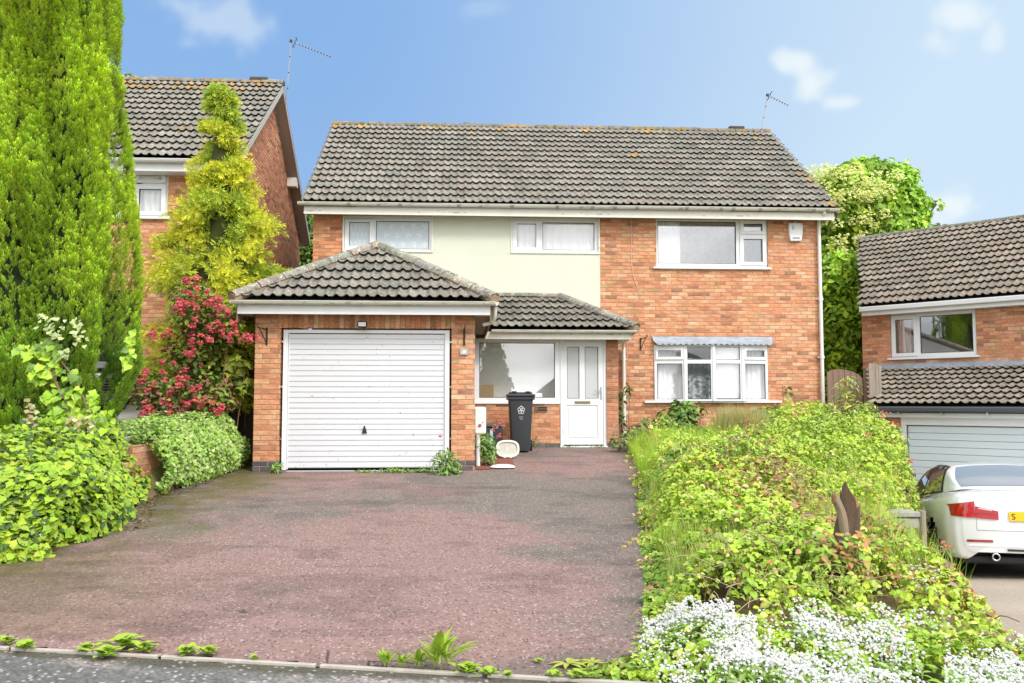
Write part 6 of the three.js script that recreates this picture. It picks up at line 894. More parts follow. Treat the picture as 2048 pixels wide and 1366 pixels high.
// --- ivy
{
  // climbing ivy on the conifer: each large leaf its own part
  const t = thing('climbing_ivy', 'large bright green ivy leaves climbing the lower trunk of the tall conifer', 'ivy'), r = rng(44), mats = [[0.34, 0.56, 0.015], [0.42, 0.64, 0.02], [0.26, 0.45, 0.015], [0.14, 0.26, 0.03], [0.48, 0.66, 0.04]].map((c) => leafMat({ color: C(...c), roughness: 0.5 })), vine = [];
  const spots = [[75, 698, 44, 12, 20], [95, 715, 30, 22, 28], [75, 745, 18, 18, 16], [125, 755, 30, 16, 26], [140, 790, 34, 16, 26], [70, 690, 40, 8, 10], [150, 825, 44, 16, 30], [185, 805, 14, 26, 12], [120, 845, 30, 14, 22], [190, 845, 24, 16, 18], [262, 690, 7, 30, 16], [252, 725, 8, 12, 8], [100, 800, 16, 16, 12], [215, 830, 12, 12, 8]];
  for (const [px, py, sx, sy, n] of spots) for (let i = 0; i < n; i++) { const x = px + (r() - 0.5) * 2 * sx, y = py + (r() - 0.5) * 2 * sy, p = at(x, y, 9.30 + 0.16 * r() + (px > 200 ? 0.25 : 0)), s = 0.055 + 0.055 * r(), n2 = V((r() - 0.5) * 1.1 + 0.15, 0.55 + (r() - 0.4) * 0.8, 0.9).normalize(), m = part('leaf', IVY, mats[Math.floor(r() * 5)], t); m.position.copy(p); Q4.setFromUnitVectors(V(0, 1, 0), n2); Q5.setFromAxisAngle(V(0, 1, 0), Math.PI * 0 + (r() - 0.5) * 1.8); m.quaternion.copy(Q4).multiply(Q5); m.scale.setScalar(s); }
  for (const pts of [[[120, 900], [140, 830], [110, 760], [95, 700]], [[180, 880], [175, 820], [150, 760], [120, 720]]]) vine.push(tube(pts.map(([x, y]) => at(x, y, 9.35)), 0.012, 30, 5)); part('stem', vine, TWIG, t);
  // pale variegated leaves
  const v = [], cr = [0.50, 0.58, 0.26]; for (const [px, py, sx, sy, n] of [[95, 645, 26, 18, 14], [130, 650, 30, 16, 18], [160, 665, 18, 26, 18], [105, 680, 16, 14, 8], [125, 705, 14, 8, 10], [65, 860, 16, 40, 40], [160, 850, 26, 14, 40], [60, 830, 12, 30, 20]]) for (let i = 0; i < n; i++) v.push([at(px + (r() - 0.5) * 2 * sx, py + (r() - 0.5) * 2 * sy, 9.2 + 0.15 * r()), V((r() - 0.5), 0.6 + r() * 0.5, 0.9).normalize(), r() * 6.3, 0.035 + 0.03 * r(), col(r, py > 800 && r() < 0.6 ? [0.42, 0.33, 0.17] : cr, 0.2, 0.08)]); const vi = thing('variegated_ivy', 'cream and green variegated ivy sprigs among the conifer branches', 'ivy'); scatter('foliage', IVY, LEAF, v, vi);
}
// the bright ivy mound that covers the wall at the left of the driveway
function skin(name, label, cat, surf, n, { leaf, mat = LEAF, size, color, seed, thick = 0.15, vary = 0.25, parts = 0, hue = 0.1 }) {
  const t = thing(name, label, cat), r = rng(seed), list = [];
  for (let i = 0; i < n; i++) { const [p, nn] = surf(r(), r(), r); p.addScaledVector(nn, -thick * Math.pow(r(), 1.6) + 0.02); const d = nn.clone().add(V((r() - 0.5) * 1.2, 0.25 + (r() - 0.5) * 0.9, (r() - 0.5) * 1.2)).normalize(); const base = color[Math.floor(r() * color.length)]; list.push([p, d, Math.PI * (r() - 0.5) * 1.6, size * (0.6 + 0.8 * r()), col(r, base, vary, hue)]); }
  if (parts) { const cm = new Map(), near = list.map((l) => [l[3] / l[0].distanceTo(EYE), l]).sort((a, b) => b[0] - a[0]).slice(0, parts).map((a) => a[1]), set = new Set(near); for (const [p, nn, sp, s, c] of near) { const k = [c.r, c.g, c.b].map((x) => Math.round(x * 14) / 14).join(); if (!cm.has(k)) cm.set(k, leafMat({ color: C(...k.split(',').map(Number)), roughness: 0.5 })); const m = part('leaf', leaf, cm.get(k), t); m.position.copy(p); Q4.setFromUnitVectors(V(0, 1, 0), nn); Q5.setFromAxisAngle(V(0, 1, 0), sp); m.quaternion.copy(Q4).multiply(Q5); m.scale.setScalar(s); } const rest = scatter('foliage', leaf, mat, list.filter((l) => !set.has(l)), t); rest.userData.kind = 'stuff'; } else scatter('foliage', leaf, mat, list, t);
  return t;
}
{
  const topY = (z, x) => leftY(z) + 0.20 + 0.16 * noise2(z * 1.3 + 3, x * 1.3) - 0.30 * sstep(8.9, 10.2, z);
  const foot = (z) => lerp(-3.80, -3.36, sstep(6.6, 8.9, z)) - 0.42 * sstep(9.0, 10.25, z) + 0.10 * (noise2(z * 2.6, 4) - 0.5);
  // cross-section: from the foot on the drive up over a rounded shoulder and back onto the bank
  skin('ivy_hedge', 'mound of bright lime-green ivy over the wall at the left of the driveway', 'ivy', (a, b, r) => {
    const z = 6.45 + 3.9 * a, xf = foot(z), yf = driveY(z), tp = topY(z, xf), u = b; let x, y, n;
    if (u < 0.55) { const k = u / 0.55; x = xf - 0.55 * Math.pow(k, 1.5); y = yf + (tp - yf) * Math.sin(k * 1.45) ; n = V(0.85, 0.35 + 0.6 * k, 0.25 + 0.4 * sstep(9.2, 10.2, z)); } else { const k = (u - 0.55) / 0.45; x = xf - 0.55 - 2.0 * k; y = tp + 0.06 * Math.sin(k * 9); n = V(0.25, 1, 0.2); }
    const bump = 0.26 * (noise3(x * 2.6, y * 2.6, z * 2.6) - 0.5) + 0.14 * (noise3(x * 7, y * 7, z * 7) - 0.5); n.normalize(); return [V(x, y, z).addScaledVector(n, bump), n];
  }, 21000, { leaf: IVY, size: 0.060, color: [[0.30, 0.48, 0.012], [0.38, 0.56, 0.015], [0.24, 0.40, 0.012], [0.40, 0.52, 0.03], [0.06, 0.13, 0.015]], seed: 55, thick: 0.34, parts: 250, vary: 0.2 });
  // its front face towards the street
  skin('ivy_hedge', 'ivy spilling onto the pavement side at the lower left corner', 'ivy', (a, b) => { const x = -3.45 - 2.6 * a, tp = leftY(9.7) + 0.05, z0 = 10.25 - 0.25 * sstep(0.2, 0.0, a) + 0.12 * (noise2(x * 2, 8) - 0.5) + 0.1 * a, k = b, y = lerp(driveY(10.2), tp + 0.1, Math.sin(k * 1.5)), z = z0 - 0.55 * Math.pow(k, 1.4), n = V(0.15, 0.5 + 0.5 * k, 0.9).normalize(); return [V(x, y, z).addScaledVector(n, 0.16 * (noise3(x * 3, y * 3, z * 3) - 0.5)), n]; }, 10000, { leaf: IVY, size: 0.062, color: [[0.30, 0.48, 0.012], [0.38, 0.56, 0.015], [0.24, 0.40, 0.012], [0.40, 0.52, 0.03], [0.06, 0.13, 0.015]], seed: 56, thick: 0.3, vary: 0.2, parts: 40 });
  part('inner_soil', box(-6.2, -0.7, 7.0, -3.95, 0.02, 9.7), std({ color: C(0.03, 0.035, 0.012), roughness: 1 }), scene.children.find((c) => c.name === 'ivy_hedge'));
  // variegated small-leaved hedge nearer the garage
  skin('variegated_hedge', 'pale variegated ivy hedge hanging over the wall near the garage', 'hedge', (a, b) => {
    const z = 4.0 + 2.75 * a, xw = wallX(z) + 0.12, yf = driveY(z) + 0.02 + 0.25 * sstep(5.9, 6.7, z) * noise2(z * 5, 3), tp = leftY(z) + 0.10 + 0.12 * noise2(z * 2.2, 7) - 0.12 * sstep(6.2, 6.8, z) - 0.28 * sstep(4.5, 4.0, z); let x, y, n; if (b < 0.68) { const k = b / 0.68; x = xw + 0.14 * Math.sin(k * 3.1) + 0.12 * (1 - k); y = lerp(yf, tp, k); n = V(0.75, 0.3, 0.6); } else { const k = (b - 0.68) / 0.32; x = xw - 0.9 * k; y = tp + 0.03 * Math.sin(k * 7); n = V(0.2, 1, 0.25); }
    n.normalize(); return [V(x, y, z).addScaledVector(n, 0.20 * (noise3(x * 4, y * 4, z * 4 + 9) - 0.5)), n];
  }, 11500, { leaf: IVY, size: 0.042, color: [[0.40, 0.56, 0.12], [0.26, 0.46, 0.04], [0.52, 0.62, 0.24], [0.15, 0.28, 0.03], [0.32, 0.52, 0.05]], seed: 57, thick: 0.2 });
  const r = rng(58), lit = []; for (let i = 0; i < 260; i++) { const z = 5 + 3.9 * r(), x = (z > 7 ? foot(z) : wallX(z) + 0.12) + 0.02 + 0.24 * Math.pow(r(), 1.5); lit.push([V(x, driveY(z) + 0.012 + 0.01 * r(), z), V((r() - 0.5) * 0.5, 1, (r() - 0.5) * 0.5).normalize(), r() * 6.3, 0.025 + 0.03 * r(), col(r, [[0.22, 0.11, 0.04], [0.30, 0.17, 0.06], [0.14, 0.08, 0.03]][Math.floor(r() * 3)], 0.25)]); } tag(scatter('leaf_litter', OVAL, LEAF, lit), 'brown fallen leaves along the foot of the ivy wall', 'leaves', null, 'stuff');
}
// --- background trees
{
  const tree = (name, label, spec, opt) => { const t = bush(name, label, 'tree', spec, { leaf: CLUMP, partName: 'crown', up: 0.6, ...opt }); const [x, y, z] = spec[0]; const gs = [bar(V(x, -0.3, z), V(x, y, z), 0.2, 0.08, 8)]; for (const l of spec.slice(1)) gs.push(bar(V(x, Math.min(y, l[1]) - 1.0, z), V(l[0], l[1], l[2]), 0.07, 0.02, 6)); part('trunk', gs, BARK, t); return t; };
  const A = (px, py, d, rx, ry, rz) => { const p = at(px, py, d); return [p.x, p.y, p.z, rx, ry, rz ?? rx]; }, hd = [], r = rng(91);
  for (const [px, py, n, sx, sy] of [[1680, 370, 34, 60, 34], [1720, 400, 30, 60, 34], [1760, 370, 16, 40, 30], [1650, 400, 16, 30, 40], [1740, 480, 10, 40, 22], [1670, 490, 12, 26, 26], [1690, 530, 8, 30, 22], [1640, 350, 10, 26, 20], [1700, 440, 12, 50, 20]]) for (let i = 0; i < n; i++) { const p = at(px + (r() - 0.5) * 2 * sx, py + (r() - 0.5) * 2 * sy, 24.6 + 0.5 * r()); hd.push([p.x, p.y, p.z, 0.14]); }
  tree('flowering_tree', 'tree with cream flower heads behind the right end of the main house', [A(1690, 430, 26, 1.25, 0.85), A(1650, 400, 26, 0.75, 0.75), A(1740, 410, 26, 0.8, 0.7), A(1670, 500, 26, 0.8, 0.7), A(1700, 370, 26, 0.7, 0.6)], { n: 2600, size: 0.30, color: [[0.34, 0.52, 0.025], [0.44, 0.62, 0.04], [0.22, 0.38, 0.02]], seed: 92, flowers: { geo: FLORET, fs: 0.10, fc: [[0.78, 0.80, 0.30], [0.84, 0.84, 0.42], [0.62, 0.68, 0.16]], heads: hd, per: 13 } });
  tree('maple_tree', 'green broad-leaved tree rising above the right house roof', [A(1800, 450, 31, 1.0, 1.4), A(1790, 360, 31, 0.75, 0.65), A(1810, 390, 31, 0.62, 0.45), A(1745, 345, 31, 0.75, 0.5), A(1720, 350, 31, 0.7, 0.55), A(1850, 408, 31, 0.32, 0.2), A(1873, 408, 31, 0.18, 0.15), A(1830, 430, 31, 0.4, 0.3), A(1770, 480, 31, 1.0, 1.0)], { leaf: CLUMPM, n: 1350, size: 0.32, color: [[0.34, 0.58, 0.03], [0.24, 0.44, 0.025], [0.44, 0.66, 0.05]], seed: 93 });
  tree('hedge_tree', 'tall dark green thicket between the main house and the right house', [A(1690, 640, 24, 0.95, 1.1, 0.8), A(1680, 560, 24, 0.9, 0.75), A(1700, 720, 24, 0.9, 0.9), A(1660, 680, 24, 0.5, 1.2), A(1720, 600, 24, 0.6, 0.9), A(1650, 770, 24, 0.6, 0.6), A(1700, 790, 24, 0.9, 0.7)], { n: 3600, size: 0.24, color: [[0.38, 0.62, 0.025], [0.48, 0.72, 0.04], [0.25, 0.44, 0.02]], seed: 94, flowers: { geo: FLORET, fs: 0.08, fc: [0.6, 0.64, 0.3], fn: 60, per: 2 } });
  tree('tree', 'green tree glimpsed in the gap left of the main house', [A(612, 470, 30, 0.8, 1.3), A(600, 530, 30, 0.9, 1.2), A(640, 520, 30, 0.8, 1.2)], { n: 1300, size: 0.3, color: [[0.14, 0.26, 0.015], [0.2, 0.36, 0.02], [0.07, 0.13, 0.01]], seed: 95 });
  tree('tree', 'treetop just showing over the ridge of the right house', [A(1880, 462, 33, 0.36, 0.22), A(1915, 462, 33, 0.45, 0.16), A(1890, 480, 33, 0.8, 0.4)], { leaf: CLUMPM, n: 200, size: 0.26, color: [[0.14, 0.28, 0.02], [0.22, 0.36, 0.03]], seed: 96 });
  tree('tree', 'pale treetop just showing over the ridge of the left house', [A(255, 166, 34, 0.4, 0.26), A(310, 168, 34, 0.5, 0.16)], { n: 110, size: 0.22, color: [[0.36, 0.38, 0.12], [0.28, 0.30, 0.08]], seed: 97 });
}
// --- the overgrown front garden
const gardenH = (x, z) => { const L = gardenL(z), R = gardenR(z), e = sstep(L - 0.10, L + 0.40, x), f = sstep(R + 0.25, R - 0.4, x), u = clamp((x - L) / (R - L)); const hump = 0.20 * Math.exp(-(Math.pow((z - 8.2) / 2.2, 2))) * (1 - 1.0 * sstep(0.35, 0.7, u)) + 0.36 * sstep(7.5, 4.5, z) * sstep(0.40, 0.75, u) + 0.12, n = 0.20 * noise2(x * 1.7 + 3, z * 1.7) + 0.16 * noise2(x * 3.6, z * 3.6 + 9); return (hump + n * 1.25 * sstep(13.2, 11.5, z) * (1 - 0.55 * sstep(0.4, 0.7, u) * sstep(7, 8.6, z))) * e * f; };
const hitGarden = (px, py, lift = 0) => { const d = rayOf(px, py), p = V(0, 0, 0); for (let k = 3.6; k < 16; k += 0.02) { p.copy(EYE).addScaledVector(d, k); if (p.y < landY(p.x, p.z) + gardenH(p.x, p.z) + lift) break; } return p; };
{
  const t = thing('bramble_patch', 'overgrown bramble patch covering the front garden right of the driveway', 'brambles'); t.userData.kind = 'stuff';
  const r = rng(300), list = [], dead = [], twigs = [], red = [];
  const deadZone = (x, z) => { const q = (z - 9.9) / 2.0, xc = 3.35; return Math.exp(-Math.pow((x - xc) / 0.75, 2) - q * q * 0.8) * 1.5 * sstep(0.28, 0.5, fbm2(x * 2.4 + 6, z * 2.4, 3)) + 0.25 * sstep(0.60, 0.68, fbm2(x * 1.7 + 70, z * 1.7, 3)); };
  let guard = 0; while (list.length + dead.length < 56000 && guard++ < 400000) {
    const z = 1.6 + 11.5 * Math.pow(r(), 0.8), L = gardenL(z) - 0.1, R = gardenR(z) + 0.25, x = L + (R - L) * r(), near = z > 11.9; if (near && r() < 0.72 && noise2(x * 2.2, z * 2.2 + 5) > 0.42) continue;
    if (z < 5.8 && x < lerp(3.1, 5.0, sstep(5.8, 3.0, z)) + 0.6 * noise2(x * 2, z * 2) && r() < 0.88) continue;   // long grass there
    const gapn = fbm2(x * 3.2 + 40, z * 3.2, 3); if (gapn < 0.45 && r() < 0.88) continue; const h = gardenH(x, z) + 0.12 * Math.max(0, fbm2(x * 7, z * 7 + 11, 2) - 0.5); if (h < 0.03 && r() < 0.7) continue; const y = landY(x, z) + h * (1 - 0.75 * Math.pow(r(), 2.3)) + 0.02;
    const p = V(x, y, z), d = V((r() - 0.5) * 1.9 - 0.25 * sstep(L + 0.7, L, x), 0.55 + r() * 0.6, 0.25 + (r() - 0.5) * 1.8).normalize(), dz = deadZone(x, z);
    if (r() < Math.min(0.62, dz * 0.6)) { dead.push([p, d, r() * 6.3, 0.028 + 0.034 * r(), col(r, [[0.34, 0.17, 0.055], [0.42, 0.25, 0.10], [0.24, 0.12, 0.05], [0.50, 0.24, 0.05], [0.33, 0.25, 0.15]][Math.floor(r() * 5)], 0.25)]); continue; }
    const nn = noise2(x * 1.3 + 20, z * 1.3), pale = r(), base = pale < 0.18 ? [0.56, 0.63, 0.14] : pale < 0.21 ? [0.46, 0.36, 0.10] : nn > 0.5 ? [0.42, 0.58, 0.03] : nn > 0.34 ? [0.33, 0.50, 0.025] : [0.19, 0.34, 0.02];
    list.push([p, d, r() * 6.3, (0.030 + 0.070 * Math.pow(r(), 1.7)), col(r, base, 0.28, 0.12)]);
  }
  scatter('foliage', TRIFOL, LEAF, list, t); scatter('dead_leaves', OVAL, LEAF, dead, t);
  for (let i = 0; i < 260; i++) { const z = 5.5 + 7 * r(), L = gardenL(z), R = gardenR(z), x = lerp(L, R, r()), h = gardenH(x, z), y = landY(x, z), a = r() * 6.3, l = 0.12 + 0.25 * r(), b = V(x, y + h * 0.4 * r(), z), e = V(x + Math.cos(a) * l, y + h + (r() - 0.4) * 0.16, z + Math.sin(a) * l * 0.7), m = b.clone().lerp(e, 0.5).add(V(0, 0.06, 0)); twigs.push(tube([b, m, e], 0.0025 + 0.002 * r(), 7, 4)); }
  part('stems', twigs, std({ color: C(0.30, 0.19, 0.09), roughness: 0.95 }), t); void red;
  const dt = []; for (let i = 0; i < 70; i++) { const p = hitGarden(1420 + 330 * r(), 1010 + 220 * r()), a = r() * 6.3, l = 0.1 + 0.25 * r(); dt.push(tube([p, p.clone().add(V(Math.cos(a) * l * 0.5, 0.03 + 0.05 * r(), Math.sin(a) * l * 0.4)), p.clone().add(V(Math.cos(a) * l, 0.02 + (r() - 0.5) * 0.12, Math.sin(a) * l * 0.7))], 0.0025, 6, 4)); } part('dead_stems', dt, std({ color: C(0.42, 0.31, 0.19), roughness: 1 }), t);
  // arching sprays over the driveway
  const sp = []; for (const [z, len, y] of [[6.6, 0.28, 0.5], [6.9, 0.2, 0.3], [8.9, 0.2, 0.2], [10.6, 0.3, 0.25], [11.0, 0.2, 0.2]]) { const L = gardenL(z) + 0.1, b = V(L, landY(L, z) + y * 0.8, z); for (let i = 0; i < 16; i++) { const k = i / 15, p = b.clone().add(V(-len * k * 1.2, 0.08 * Math.sin(k * 3) - 0.05 * k, 0.08 * (r() - 0.5))); sp.push([p, V((r() - 0.5), 1, (r() - 0.2)).normalize(), r() * 6.3, 0.04 + 0.03 * r(), col(r, k > 0.6 ? [0.5, 0.42, 0.1] : [0.36, 0.5, 0.06], 0.2)]); } } scatter('sprays', TRIFOL, LEAF, sp, t);
}
{ // long grass
  const r = rng(310), blade = (() => { const w = new Raw(), n = 4; for (let i = 0; i < n; i++) { const a = i / n, b = (i + 1) / n, f = (t) => [0.16 * t * t, t, 0.05 * t], wd = (t) => 0.012 * (1 - t); const p = f(a), q = f(b), A = [p[0], p[1], p[2] - wd(a)], B = [p[0], p[1], p[2] + wd(a)], D = [q[0], q[1], q[2] - wd(b)], E = [q[0], q[1], q[2] + wd(b)]; w.tri(A, B, E); if (b < 1) w.tri(A, E, D); } return w.geo(); })();
  const tuft = merge(Array.from({ length: 9 }, (_, i) => { const q = rng(i + 5), g = blade.clone(); g.scale(1, 0.6 + 0.5 * q(), 1); g.rotateY(q() * 6.3); g.translate((q() - 0.5) * 0.12, 0, (q() - 0.5) * 0.12); return g; })), list = [], gold = [];
  let guard = 0; while (list.length < 5200 && guard++ < 60000) { const z = 0.7 + 5.7 * r(), L = gardenL(z) - 0.05, x = L + (lerp(1.1, 2.7, sstep(6.4, 3, z))) * r() + 0.1; if (x > gardenR(z) - 0.3) continue; const h = 0.20 + 0.26 * noise2(x * 2, z * 2); list.push([V(x, landY(x, z) - 0.01, z), V((r() - 0.5) * 0.35, 1, (r() - 0.5) * 0.35).normalize(), r() * 6.3, h * (0.75 + 0.5 * r()), col(r, r() < 0.72 ? [0.42, 0.64, 0.03] : [0.58, 0.66, 0.12], 0.2, 0.1)]); }
  for (let i = 0; i < 5200; i++) { const z = 2.2 + 9.6 * r(), L = gardenL(z), R = gardenR(z), x = L + 0.05 + (R - L - 0.1) * Math.pow(r(), 1.25); if (fbm2(x * 1.6 + 9, z * 1.6 + 2, 3) < 0.5 && r() < 0.85) continue; const h = gardenH(x, z); list.push([V(x, landY(x, z) + h * 0.35, z), V((r() - 0.5) * 0.7, 1, (r() - 0.5) * 0.7).normalize(), r() * 6.3, 0.16 + 0.26 * r(), col(r, r() < 0.6 ? [0.34, 0.52, 0.03] : [0.50, 0.54, 0.14], 0.22, 0.1)]); }
  for (let i = 0; i < 330; i++) { const p = at(1440 + 90 * r(), 900, 15.2 + 0.8 * r()); gold.push([V(p.x, landY(p.x, p.z), p.z), V((r() - 0.5) * 0.3, 1, (r() - 0.5) * 0.3).normalize(), r() * 6.3, 0.65 + 0.25 * r(), col(r, [0.46, 0.44, 0.16], 0.2)]); }
  tag(scatter('grass', tuft, LEAF, list), 'long green grass growing at the back of the front garden', 'grass', null, 'stuff'); tag(scatter('grass', tuft, LEAF, gold), 'tall straw-coloured seeding grass below the bow window', 'grass', null, 'stuff');
}
{ // taller weeds standing out of the brambles, each with its stem and leaves
  const r = rng(315), stalk = (k) => { const t = thing('tall_weed', ['tall leafy weed standing out of the brambles near the driveway', 'tall weed with narrow leaves standing near the middle of the garden'][k], 'weed'), L = [], H = 0.42; for (let i = 0; i < 26; i++) { const y = H * (0.25 + 0.75 * i / 25), a = i * 2.4, s = 0.10 * (1.1 - 0.6 * i / 25); L.push([k ? NARROW : OVAL, [Math.cos(a) * 0.012, y, Math.sin(a) * 0.012], [Math.cos(a) * 0.5, 1, Math.sin(a) * 0.5], -a + 1.57, s * (k ? 1.2 : 0.8)]); } part('leaves', compose(L), leafMat({ color: k ? C(0.36, 0.50, 0.08) : C(0.32, 0.50, 0.03) }), t); part('stem', tube([V(0, -0.3, 0), V(0.01, 0.1, 0), V(0, H, 0.01)], 0.004, 8, 5), TWIG, t); return t; };
  const P = [stalk(0), stalk(1)], where = ['against the driveway edge, third from the front', 'beside the long grass', 'left of the brown dead leaves', 'in front of the tall straw grass', 'behind the stump', 'between the stump and the long grass', 'on the crest facing the right garage', 'near the block wall', 'at the back near the gate', 'right of the long grass', 'just behind the white flowers', 'nearest the porch corner', 'in the dead leaves', 'half-way along the driveway edge'], spots = [[1335, 1020], [1360, 905], [1460, 1010], [1470, 905], [1660, 935], [1560, 930], [1790, 940], [1770, 1000], [1700, 870], [1590, 880], [1500, 1190], [1300, 925], [1600, 1080], [1320, 1100], [1640, 985], [1430, 950]];
  spots.forEach(([px, py], i) => { const k = i % 2; let o = P[k]; if (i > 1) { o = P[k].clone(); o.name = numbered('tall_weed'); scene.add(o); o.userData = { label: (k ? 'narrow-leaved' : 'broad-leaved') + ' tall weed ' + (where[i - 2] ?? 'in the brambles'), category: 'weed' }; } const p = hitGarden(px, py); p.y -= 0.06; o.position.copy(p); o.rotation.y = r() * 6.3; o.rotation.z = (r() - 0.5) * 0.4; o.scale.setScalar(0.45 + 0.4 * r()); });
}
{ // white snow-in-summer and other flowers in the bed by the road
  const r = rng(320), fl = [], lf = []; const put = (cx, cy, sx, sy, n, dens = 1) => { for (let i = 0; i < n; i++) { const px = cx + (r() - 0.5) * 2 * sx, py = cy + (r() - 0.5) * 2 * sy; if (py > 1420) continue; const p = hitGarden(px, py, 0.03); const dn = sstep(0.36, 0.72, fbm2(p.x * 4, p.z * 4 + 7, 4) * dens); if (r() > dn * 0.9 + 0.06) continue; p.y += 0.05 - 0.10 * r() * r() + 0.06 * (noise2(p.x * 9, p.z * 9) - 0.5); fl.push([p, V((r() - 0.5) * 0.9, 0.8 + r() * 0.4, 0.5 + (r() - 0.5) * 0.8).normalize(), r() * 6.3, 0.013 + 0.012 * r(), col(r, [0.72, 0.72, 0.72], 0.06, 0.02)]); if (r() < 0.9) lf.push([p.clone().add(V((r() - 0.5) * 0.05, -0.05 - 0.05 * r(), (r() - 0.5) * 0.05)), V((r() - 0.5), 1, r()).normalize(), r() * 6.3, 0.035 + 0.04 * r(), col(r, r() < 0.35 ? [0.30, 0.40, 0.14] : [0.30, 0.50, 0.04], 0.25)]); } };
  put(1400, 1290, 115, 55, 3600, 1.08); put(1450, 1340, 140, 50, 2200, 1.05); put(1400, 1225, 70, 16, 900); put(1330, 1320, 50, 35, 700); put(1670, 1300, 140, 65, 2900, 1.0); put(1720, 1345, 130, 45, 1600); put(1650, 1245, 130, 30, 1000, 0.95); put(1990, 1335, 100, 50, 2200, 1.05); put(1860, 1245, 40, 16, 130); put(1850, 1150, 30, 20, 50); put(1780, 1280, 40, 20, 120); put(1950, 1300, 30, 16, 120);
  tag(scatter('white_flowers', FLORET, PETAL, fl), 'carpet of small white flowers at the front of the garden bed', 'flowers', null, 'stuff'); tag(scatter('silver_foliage', NARROW, LEAF, lf), 'narrow grey-green leaves under the white flowers', 'foliage', null, 'stuff');
}
{ // stump: a leaning, split trunk with a jagged top
  const t = thing('tree_stump', 'broken weathered tree stump sticking out of the brambles', 'stump'), sb = hitGarden(1688, 1118), sd = sb.clone().sub(EYE).dot(FWD) - 0.05;
  const snag = (path, r0, r1, seed, jag) => { const w = new Raw(), n = 18, m = 22, P = []; for (let j = 0; j <= m; j++) { const k = j / m, row = []; const c = path.getPoint(k), R = lerp(r0, r1, k); for (let i = 0; i < n; i++) { const a = i / n * 6.2832, rr = R * (0.72 + 0.5 * noise3(Math.cos(a) * 2.2 + seed, k * 1.6, Math.sin(a) * 2.2) + 0.22 * (noise3(Math.cos(a) * 7 + seed, k * 3, Math.sin(a) * 7) - 0.5)), y = k * k * k * jag * (noise3(Math.cos(a) * 2.5 + seed, 5, Math.sin(a) * 2.5) - 0.55) * 2; row.push([c.x + Math.cos(a) * rr, c.y + y, c.z + Math.sin(a) * rr]); } P.push(row); } for (let j = 0; j < m; j++) for (let i = 0; i < n; i++) { const q = (i + 1) % n; w.quad(P[j][i], P[j + 1][i], P[j + 1][q], P[j][q], [i / n * 0.5, j / m], [i / n * 0.5, (j + 1) / m], [(i + 1) / n * 0.5, (j + 1) / m], [(i + 1) / n * 0.5, j / m]); } const c = path.getPoint(1), cap = new Raw(), ctr = [c.x, c.y - 0.07, c.z]; for (let i = 0; i < n; i++) cap.tri(P[m][i], ctr, P[m][(i + 1) % n], [0, 0], [0.1, 0.2], [0.1, 0]); return [toCreasedNormals(w.geo(), 1.0), cap.geo()]; };
  const path = (l) => new THREE.CatmullRomCurve3(l), A = snag(path([at(1682, 1150, sd), at(1690, 1075, sd), at(1700, 992, sd)]), 0.10, 0.062, 3, 0.12), B = snag(path([at(1692, 1080, sd - 0.04), at(1682, 1025, sd - 0.06), at(1669, 990, sd - 0.07)]), 0.036, 0.022, 9, 0.07), bark = std({ color: C(0.25, 0.17, 0.11), roughness: 1, map: woodTex, bumpMap: speckB, bumpScale: 0.02 }), wood = std({ color: C(0.46, 0.27, 0.12), roughness: 1, map: woodTex });
  part('trunk', A[0], bark, t); part('broken_top', A[1], wood, t); part('branch', B[0], std({ color: C(0.40, 0.31, 0.22), roughness: 1, map: woodTex }), t); part('branch_end', B[1], wood, t);
  const r = rng(77), l = []; for (let i = 0; i < 170; i++) { const k = r(), p = at(1686 + (r() - 0.5) * 90, 1128 - 60 * k * k, sd - 0.10 - 0.12 * r()); l.push([p, V(r() - 0.5, 0.8, 0.5).normalize(), r() * 6.3, 0.03 + 0.04 * r(), col(r, r() < 0.5 ? [0.42, 0.22, 0.07] : [0.30, 0.46, 0.04], 0.25)]); } const lv = scatter('dead_leaves', OVAL, LEAF, l); tag(lv, 'dry orange leaves caught round the foot of the stump', 'leaves', null, 'stuff');
}
